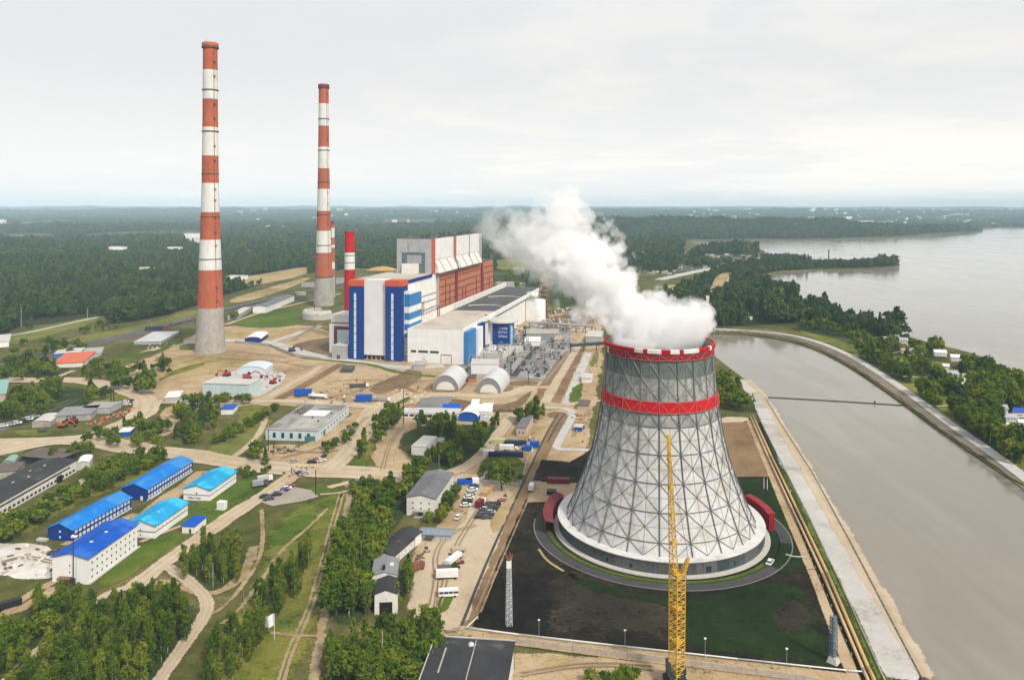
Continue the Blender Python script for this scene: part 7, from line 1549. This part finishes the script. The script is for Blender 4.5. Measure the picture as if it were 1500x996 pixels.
d = D(937); t = thing('flag', 'white flag flying on a thin white pole in the meadow', 'flag', ((402 - 750) / F * d, d, 0)); q = MB().mat(FRAMEW); h = ZAT(d, 898); q.tube((0, 0, 0), (0, 0, h), .1, 6); q.build('pole', t)
q = MB().mat(M('flag_cloth', (.66, .68, .72), .05, .6)); 
for i in range(8):
    for j in range(4):
        f_ = lambda a, b: (-3.4 * a / 8, .35 * math.sin(a * .9 + b * .3), h - .2 - 4.2 * b / 4 - .8 * (a / 8) + .15 * math.sin(a))
        q.poly([f_(i, j), f_(i + 1, j), f_(i + 1, j + 1), f_(i, j + 1)])
q.build('cloth', t)
# ------------------------------------------------------------------ fences, pipelines, walls
def fence(name, label, pts, h, m, post=6.0, cat='fence', th=.25, slab=True, z=.3, postm=None):
    P_ = [G(*p).to_2d() for p in pts]; t = thing(name, label, cat, (P_[0].x, P_[0].y, 0)); o_ = P_[0]; q = MB().mat(m); w_ = MB().mat(postm or CONC)
    for a, b in zip(P_, P_[1:]):
        L_ = (b - a).length; ang = math.atan2(b.y - a.y, b.x - a.x); n = max(1, int(L_ / post))
        for i in range(n):
            c = a.lerp(b, (i + .5) / n) - o_; l2 = L_ / n / 2 - .12
            if slab: q.box(-l2, l2, -th / 2, th / 2, z, z + h, rz=ang, c=(c.x, c.y))
            c = a.lerp(b, i / n) - o_; w_.box(-.12, .12, -th / 2 - .05, th / 2 + .05, z - .2, z + h + .15, rz=ang, c=(c.x, c.y))
    if slab: q.build('panel', t)['kind'] = 'stuff'
    w_.build('post', t)['kind'] = 'stuff'; return t
fence('concrete_fence', 'pale concrete panel fence along the front of the dark plot', [(756, 944), (860, 957), (880, 960), (1000, 975), (1130, 992), (1200, 1003)], 2.0, M('fence_panel', (.42, .36, .30), .15, .4), 4.2)
def pipeline(name, label, pts, r, m, z, every, cat='pipeline', legm=None):
    P_ = [G(*p) for p in pts]; o_ = P_[0].copy(); t = thing(name, label, cat, (o_.x, o_.y, 0)); q = MB().mat(m); q.smooth = True
    pp = [Vector((p.x - o_.x, p.y - o_.y, z)) for p in P_]; q.path(pp, r, 8); q.build('pipe', t); q = MB().mat(legm or CONC)
    for a, b in zip(pp, pp[1:]):
        n = max(1, int((b - a).length / every))
        for i in range(n): c = a.lerp(b, i / n); q.box(c.x - .2, c.x + .2, c.y - .25, c.y + .25, .3, z - r * .8)
    q.build('support', t)['kind'] = 'stuff'; return t
pipeline('white_pipeline', 'thin white pipeline along the front edge of the dark plot', [(700, 908), (683, 924), (760, 934), (900, 950), (1080, 970), (1240, 987), (1264, 989)], .22, M('white_pipe', (.62, .62, .61), .06), 1.3, 9)
pipeline('tan_pipeline', 'fat tan pipeline beside the dark plot, the one nearest the turf', [(1099, 612), (1125, 672), (1160, 748), (1205, 845), (1264, 985), (1275, 1010)], .55, M('tan_pipe', (.50, .35, .20), .1, .3), 1.4, 12)
pipeline('tan_pipeline', 'fat ochre pipeline beside the dark plot, the one nearer the canal', [(1103, 612), (1130, 672), (1166, 748), (1212, 845), (1272, 985), (1284, 1010)], .6, M('ochre_pipe', (.48, .31, .13), .1, .3), 1.7, 12)
pipeline('thin_pipeline', 'thin galvanised pipeline along the green bank of the quay', [(1112, 614), (1141, 672), (1180, 748), (1228, 850), (1296, 1000)], .2, GALV, 1.0, 12)
fence('quay_edge', 'dark edging wall along the canal side of the quay', [(1121, 583), (1143, 620), (1188, 690), (1243, 790), (1303, 905), (1353, 1000)], .5, STEEL, 6, 'edging wall', .5, z=.1)
fence('plot_fence', 'white wire fence posts along the right side of the dark plot', [(1103, 622), (1150, 732), (1200, 846), (1256, 982)], .9, FRAMEW, 7, 'fence', .1, slab=False)
fence('concrete_wall', 'grey concrete wall curving along the road below the tallest chimney', [(345, 502), (395, 507), (415, 516), (432, 523), (470, 527)], 2.2, CONC, 6, 'wall', .4); fence('concrete_wall', 'grey concrete wall climbing from the road towards the curved trough', [(428, 500), (446, 488), (470, 477)], 2.5, CONC, 6, 'wall', .4)
fence('yard_fence', 'grey fence along the front of the gravel switchyard', [(734, 555), (800, 559), (812, 545), (838, 512)], 2.2, GALV, 5, 'fence', .15); fence('plot_wall', 'low concrete wall round the plot with the lone round tree', [(694, 705), (762, 712), (773, 672)], 1.4, CONCL, 5, 'wall', .3)
fence('yard_fence', 'brown fence along the canal road between the beds', [(588, 600), (700, 604), (755, 604)], 2.0, ROOFB, 6, 'fence', .2)
# floating boom on the canal
a, b_ = G(1117, 582, WZ), G(1347, 596, WZ); t = thing('floating_boom', 'thin dark floating boom stretched across the canal', 'boom', (a.x, a.y, WZ)); q = MB().mat(BLACK); v_ = b_ - a; n = 24; q.path([(v_.x * i / n, v_.y * i / n + 1.2 * math.sin(math.pi * i / n), .25) for i in range(n + 1)], .5, 6); q.build('float', t)
q = MB().mat(STEEL); q.box(v_.x * .72, v_.x * .72 + 1, v_.y * .72 - .5, v_.y * .72 + .5, 0, 2.5); q.build('buoy', t)
# bridge piers under the dike road, far end of the canal
t = thing('sluice_bridge', 'low concrete sluice bridge at the far end of the canal', 'bridge', (*G(1060, 485).to_2d(), 0)); L_ = (G(1095, 486) - G(1020, 484)).length; q = MB().mat(CONC); q.box(-L_ / 2, L_ / 2, -4.5, -3.9, .4, 2.0); q.build('deck_edge', t)
for i in range(7): x = -L_ / 2 + (i + .5) * L_ / 7; q = MB().mat(STEEL); q.box(x - .8, x + .8, -7.4, -4.6, -3, 1.2); q.build('pier', t)
# railway tracks and wagons
def rails(name, label, pts, offs):
    P_ = chaikin([G(*p).to_2d() for p in pts], False, 1); t = thing(name, label, 'railway track', (P_[0].x, P_[0].y, 0)); o_ = P_[0]
    for k in offs:
        q = MB().mat(M('rail_steel', (.16, .14, .125), .2)); 
        for i in range(len(P_) - 1):
            d_ = (P_[i + 1] - P_[i]).normalized(); nn = Vector((-d_.y, d_.x)); a = P_[i] - o_ + nn * k; b = P_[i + 1] - o_ + nn * k
            for g_ in (-.8, .8): q.tube((a.x + nn.x * g_, a.y + nn.y * g_, .32), (b.x + nn.x * g_, b.y + nn.y * g_, .32), .16, 4)
        q.build('rail', t)
RL = [(-60, 548), (0, 533), (70, 518), (125, 505), (200, 489), (292, 466), (340, 452), (400, 438), (470, 424), (560, 402)]
rails('railway_track', 'double railway line running below the forest edge', RL, (-6, 6)); rails('railway_track', 'dark sidings beside the storage sheds', [(-60, 648), (0, 626), (60, 605), (108, 586)], (-3, 3))
wg = MB().mat(M('wagon_body', (.16, .145, .13), .25, .3)); wg.box(-6.5, 6.5, -1.5, 1.5, 1.2, 3.6); wge = wg.mesh('body'); wb_ = MB().mat(BLACK)
for x in (-4.5, 4.5): wb_.box(x - 1.4, x + 1.4, -1.1, 1.1, .3, 1.15)
wbe = wb_.mesh('bogie')
P_ = resample(chaikin([G(*p).to_2d() for p in RL], False, 1), False, 14.5)
for i in range(14, 60):
    if i % 11 == 10: continue
    a, b = P_[i], P_[i + 1]; d_ = (b - a).normalized(); nn = Vector((-d_.y, d_.x)); c = a + nn * -6
    t = thing('goods_wagon', 'brown goods wagon in the long train below the forest', 'wagon', (c.x, c.y, .45), math.atan2(d_.y, d_.x), 'goods wagons'); link('body', wge, t); link('bogie', wbe, t)
# coal conveyor trestle near the railway
t = thing('rail_bridge', 'small dark railway bridge on the line left of the tallest chimney', 'bridge', (*G(226, 484).to_2d(), 0), .25); q = MB().mat(M('dark_girder', (.03, .045, .07), .2)); q.box(-10, 10, -3, 3, .4, 5); q.mat(RUST); q.box(10.1, 16, -2, 2, 0, 6); q.build('girder', t)
# ------------------------------------------------------------------ village
VH = [(1311, 494, 9, 6, 'white', 'wide house with a bright white roof at the lake edge'), (1297, 500, 6, 4, 'white', 'low white cottage nearest the dike bend'), (1324, 503, 8, 5, 'grey', 'house with a pale round grey roof behind the white one'), (1328, 518, 10, 4, 'tan', 'long tan shed with a flat roof on the village green'), (1378, 522, 12, 5, 'white', 'long cream house under the tall lakeside trees'), (1401, 529, 10, 5, 'white', 'white two-part house right of the tall lakeside trees'), (1435, 539, 9, 6, 'white', 'white-roofed house before the tall round grove'), (1393, 554, 16, 5, 'grey', 'long blue-grey roofed house in the middle of the village'), (1410, 571, 11, 6, 'white', 'big white-roofed house nearest the dike'), (1470, 606, 9, 5, 'grey', 'grey cottage left of the blue roof'), (1482, 618, 12, 4, 'grey', 'long pale grey shed by the blue roof'), (1494, 611, 9, 5, 'blue', 'house with a vivid blue roof at the right edge'), (1497, 623, 6, 3, 'white', 'small white shed at the right edge of the village'), (1336, 526, 5, 3, 'white', 'tiny white shed on the pale lawn'), (1343, 531, 2, 4, 'white', 'narrow white tower-like shed on the lawn'), (1400, 562, 6, 4, 'white', 'small white annex below the blue-grey roof'), (1356, 514, 6, 4, 'tan', 'small tan hut between trees near the round roof'), (1370, 517, 4, 4, 'white', 'small white hut left of the cream house')]
VH += [(1348, 520, 4, 3, 'grey', 'tiny grey-roofed shed beside the tan hut'), (1386, 541, 6, 4, 'white', 'small white-roofed house above the blue-grey roof'), (1416, 556, 7, 4, 'tan', 'small tan-roofed house right of the blue-grey roof'), (1424, 545, 6, 4, 'grey', 'small grey-roofed house left of the tall round grove'), (1436, 590, 6, 3, 'tan', 'low tan shed at the edge of the wooded clearing'), (1456, 600, 7, 4, 'white', 'small white house above the grey cottage'), (1317, 512, 5, 3, 'tan', 'tan-roofed shed below the round grey roof'), (1333, 508, 5, 3, 'white', 'small white shed among trees at the lake edge'), (1474, 628, 6, 3, 'white', 'small white-roofed shed nearest the road in the lower village'), (1412, 536, 5, 3, 'grey', 'grey outbuilding below the white two-part house')]
RMS = {'white': M('village_white_roof', (.66, .67, .68), .06), 'grey': M('village_grey_roof', (.34, .37, .41), .08), 'tan': M('village_tan_roof', (.36, .31, .25), .1), 'blue': M('village_blue_roof', (.02, .07, .45), .1)}
for x, y, w_, h_, c, lb in VH:
    p = G(x, y); k = 1.25; a = (x - w_ * .75, y); b = (x + w_ * .75, y + .6); house('village_house', lb, 'house', a, b, (b[0] + 2, b[1] - 3), h=h_ * .8, roof='gable', rise=h_ * .42, ridge='u', wall=WHITE2, rm=RMS[c], depth=w_ * .55, over=.5, wins=[('front', 3, 1, 1.0, 1.1, 1.2, 1, 1)] if w_ > 7 else ())
# ------------------------------------------------------------------ far buildings
def block(name, label, px, py, wpx, hpx, m, rm, group=None, depth=None, z=None):
    d = D(py); zg = float(HT((px - 750) / F * d, d)) if z is None else z
    t = thing(name, label, 'building', ((px - 750) / F * d, d, zg), rng.uniform(-.2, .2), group); w_ = wpx * d / F; h = hpx * d / F; dp = depth or w_ * .6
    q = MB().mat(m); q.box(-w_ / 2, w_ / 2, -dp / 2, dp / 2, -2, h, top=False); q.build('wall', t); q = MB().mat(rm); q.box(-w_ / 2 - .3, w_ / 2 + .3, -dp / 2 - .3, dp / 2 + .3, h, h + .5); q.build('roof', t); return t
for x, y, w_, h_, lb in ((1, 333, 12, 9, 'large pale block on the far left skyline'), (284, 348, 22, 6, 'wide white factory hall beyond the forest left of the tallest chimney'), (268, 356, 12, 5, 'pale block in front of the wide white factory hall'), (172, 364.5, 22, 3, 'low pale shed in a forest clearing at far left'), (256, 365, 18, 3, 'low pale shed in the forest clearing nearer the chimney'), (212, 397.5, 20, 5, 'white farm building in the middle of the forest'), (350, 409, 22, 5, 'pale long building behind the tallest chimney in the fields'), (1306, 330, 34, 5, 'long white factory hall in the hazy town over the lake'), (1242, 326, 10, 7, 'pale tower block in the hazy town left of the long factory hall'), (1262, 328, 30, 4, 'low white hall beside the pale tower block over the lake'), (1287, 341, 5, 5, 'small white building on the dark wooded shore'), (1352, 338, 20, 3, 'low white hall near the point of the wooded shore'), (970, 352, 4, 4, 'tiny white building on the dark wooded ridge'), (935, 370, 14, 4, 'white hall at the edge of the town behind the steam'), (395, 337, 10, 4, 'white block in the forest just right of the tallest chimney')):
    block('distant_building', lb, x, y, w_, h_, WHITE, CONCL)
g2 = random.Random(77)
FTN = [M('far_town_%d' % i, c, .1) for i, c in enumerate(((.5, .5, .49), (.38, .36, .34), (.30, .24, .21), (.45, .42, .38)))]
for i in range(130):
    x = g2.uniform(895, 1105); y = g2.uniform(373, 402)
    if y > 402 - (x - 985) * .16 and x > 985: continue
    block('town_building', 'small greyish building in the town between the steam and the inlet', x, y, g2.uniform(2.5, 8), g2.uniform(1, 3.0), g2.choice(FTN), g2.choice(FTN + [ROOFD, RUST]), 'town by the inlet')
for i in range(46):
    x = g2.uniform(1025, 1112); y = g2.uniform(357.5, 369)
    block('town_building', 'tiny rust-brown building on the small wooded point of the inlet', x, y, g2.uniform(2, 5), g2.uniform(1.2, 2.2), g2.choice(FTN[1:3]), g2.choice([RUST, FTN[2]]), 'buildings on the small point')
for i in range(120):
    x = g2.choice([g2.uniform(1000, 1110), g2.uniform(1180, 1420), g2.uniform(1180, 1500)]); y = g2.uniform(316, 331.5)
    block('town_building', 'tiny pale speck of a building in the hazy hills beyond the lake', x, y, g2.uniform(2, 8), g2.uniform(2.6, 4.4), g2.choice([WHITE, WHITE, FTN[0], FTN[3]]), g2.choice([WHITE, FTN[0], FTN[3]]), 'hazy town over the lake')
for i in range(40):
    x = g2.uniform(300, 720); y = g2.uniform(318, 342)
    block('town_building', 'tiny pale speck of a building in the forest behind the chimneys', x, y, g2.uniform(2.5, 9), g2.uniform(3, 5), g2.choice([WHITE, FTN[0], FTN[3]]), g2.choice([WHITE, FTN[0]]), 'specks in the far forest')
for i, (x, y) in enumerate([(1112, 380), (1125, 378), (1160, 378), (1175, 381), (1190, 380), (1205, 379), (1140, 381)]): block('shore_building', 'small pale building along the road to the point of the peninsula', x, y, g2.uniform(4, 10), g2.uniform(1.5, 3), FTN[0], g2.choice(FTN), 'buildings along the shore road')
p = G(1214, 381); t = thing('beacon_tower', 'thin dark beacon tower on the point of the shore road', 'tower', (p.x, p.y, 0)); q = MB().mat(STEEL); q.tube((0, 0, 0), (0, 0, 26), 2.2, 8, 1.4); q.build('shaft', t); q = MB().mat(STEEL); q.lathe([(3, 26), (3, 28), (.1, 31)], 8); q.build('cap', t)
for x, y, lb in ((1030, 473, 'white shed at the head of the canal'), (1072, 472, 'white low house with pale roof near the sluice'), (1096, 468, 'small cream house in the trees above the sluice')): block('canal_house', lb, x, y, 11, 4, WHITE, CONCL)
for x, y, w_, h_, lb in ((740, 420, 26, 6, 'pale spoil-coloured block behind the turbine hall roof'), (700, 410, 30, 4, 'low dark block beyond the terracotta wall'), (452, 420, 18, 5, 'low pale shed left of the slender chimney foot'), (500, 415, 14, 7, 'grey plant block between the slender and the red chimney'), (440, 432, 14, 4, 'white shed beside the warehouse and the slender chimney')): block('plant_shed', lb, x, y, w_, h_, GREYP, CONC)
p = G(560, 396); t = thing('ore_heap', 'yellow ochre heap behind the blue towers', 'heap', (p.x, p.y, 0)); q = MB().mat(M('ochre_heap', (.40, .25, .07), .2, .1)); q.smooth = True; q.lathe([(40, 0), (26, 6), (9, 9), (.1, 10)], 24); o = q.build('pile', t); o.scale = (1, .4, 1)
for o in bpy.data.objects:
    if '_dims' in o: del o['_dims']
# ------------------------------------------------------------------ render settings
vs_ = sc.view_settings; sc.display_settings.display_device = 'sRGB'
vs_.view_transform = 'Standard'; vs_.look = 'None'; vs_.exposure = EXPOSURE; vs_.gamma = 1.0; vs_.use_curve_mapping = False
cy_ = sc.cycles
sc.render.engine = 'CYCLES'
cy_.use_denoising = True
cy_.max_bounces = 14; cy_.diffuse_bounces = 3; cy_.glossy_bounces = 3; cy_.transparent_max_bounces = 14; cy_.volume_bounces = 12; cy_.transmission_bounces = 4
cy_.volume_step_rate = .3; cy_.volume_max_steps = 512
cy_.use_adaptive_sampling = True; cy_.adaptive_threshold = .015
sc.render.resolution_x, sc.render.resolution_y = 1024, 679
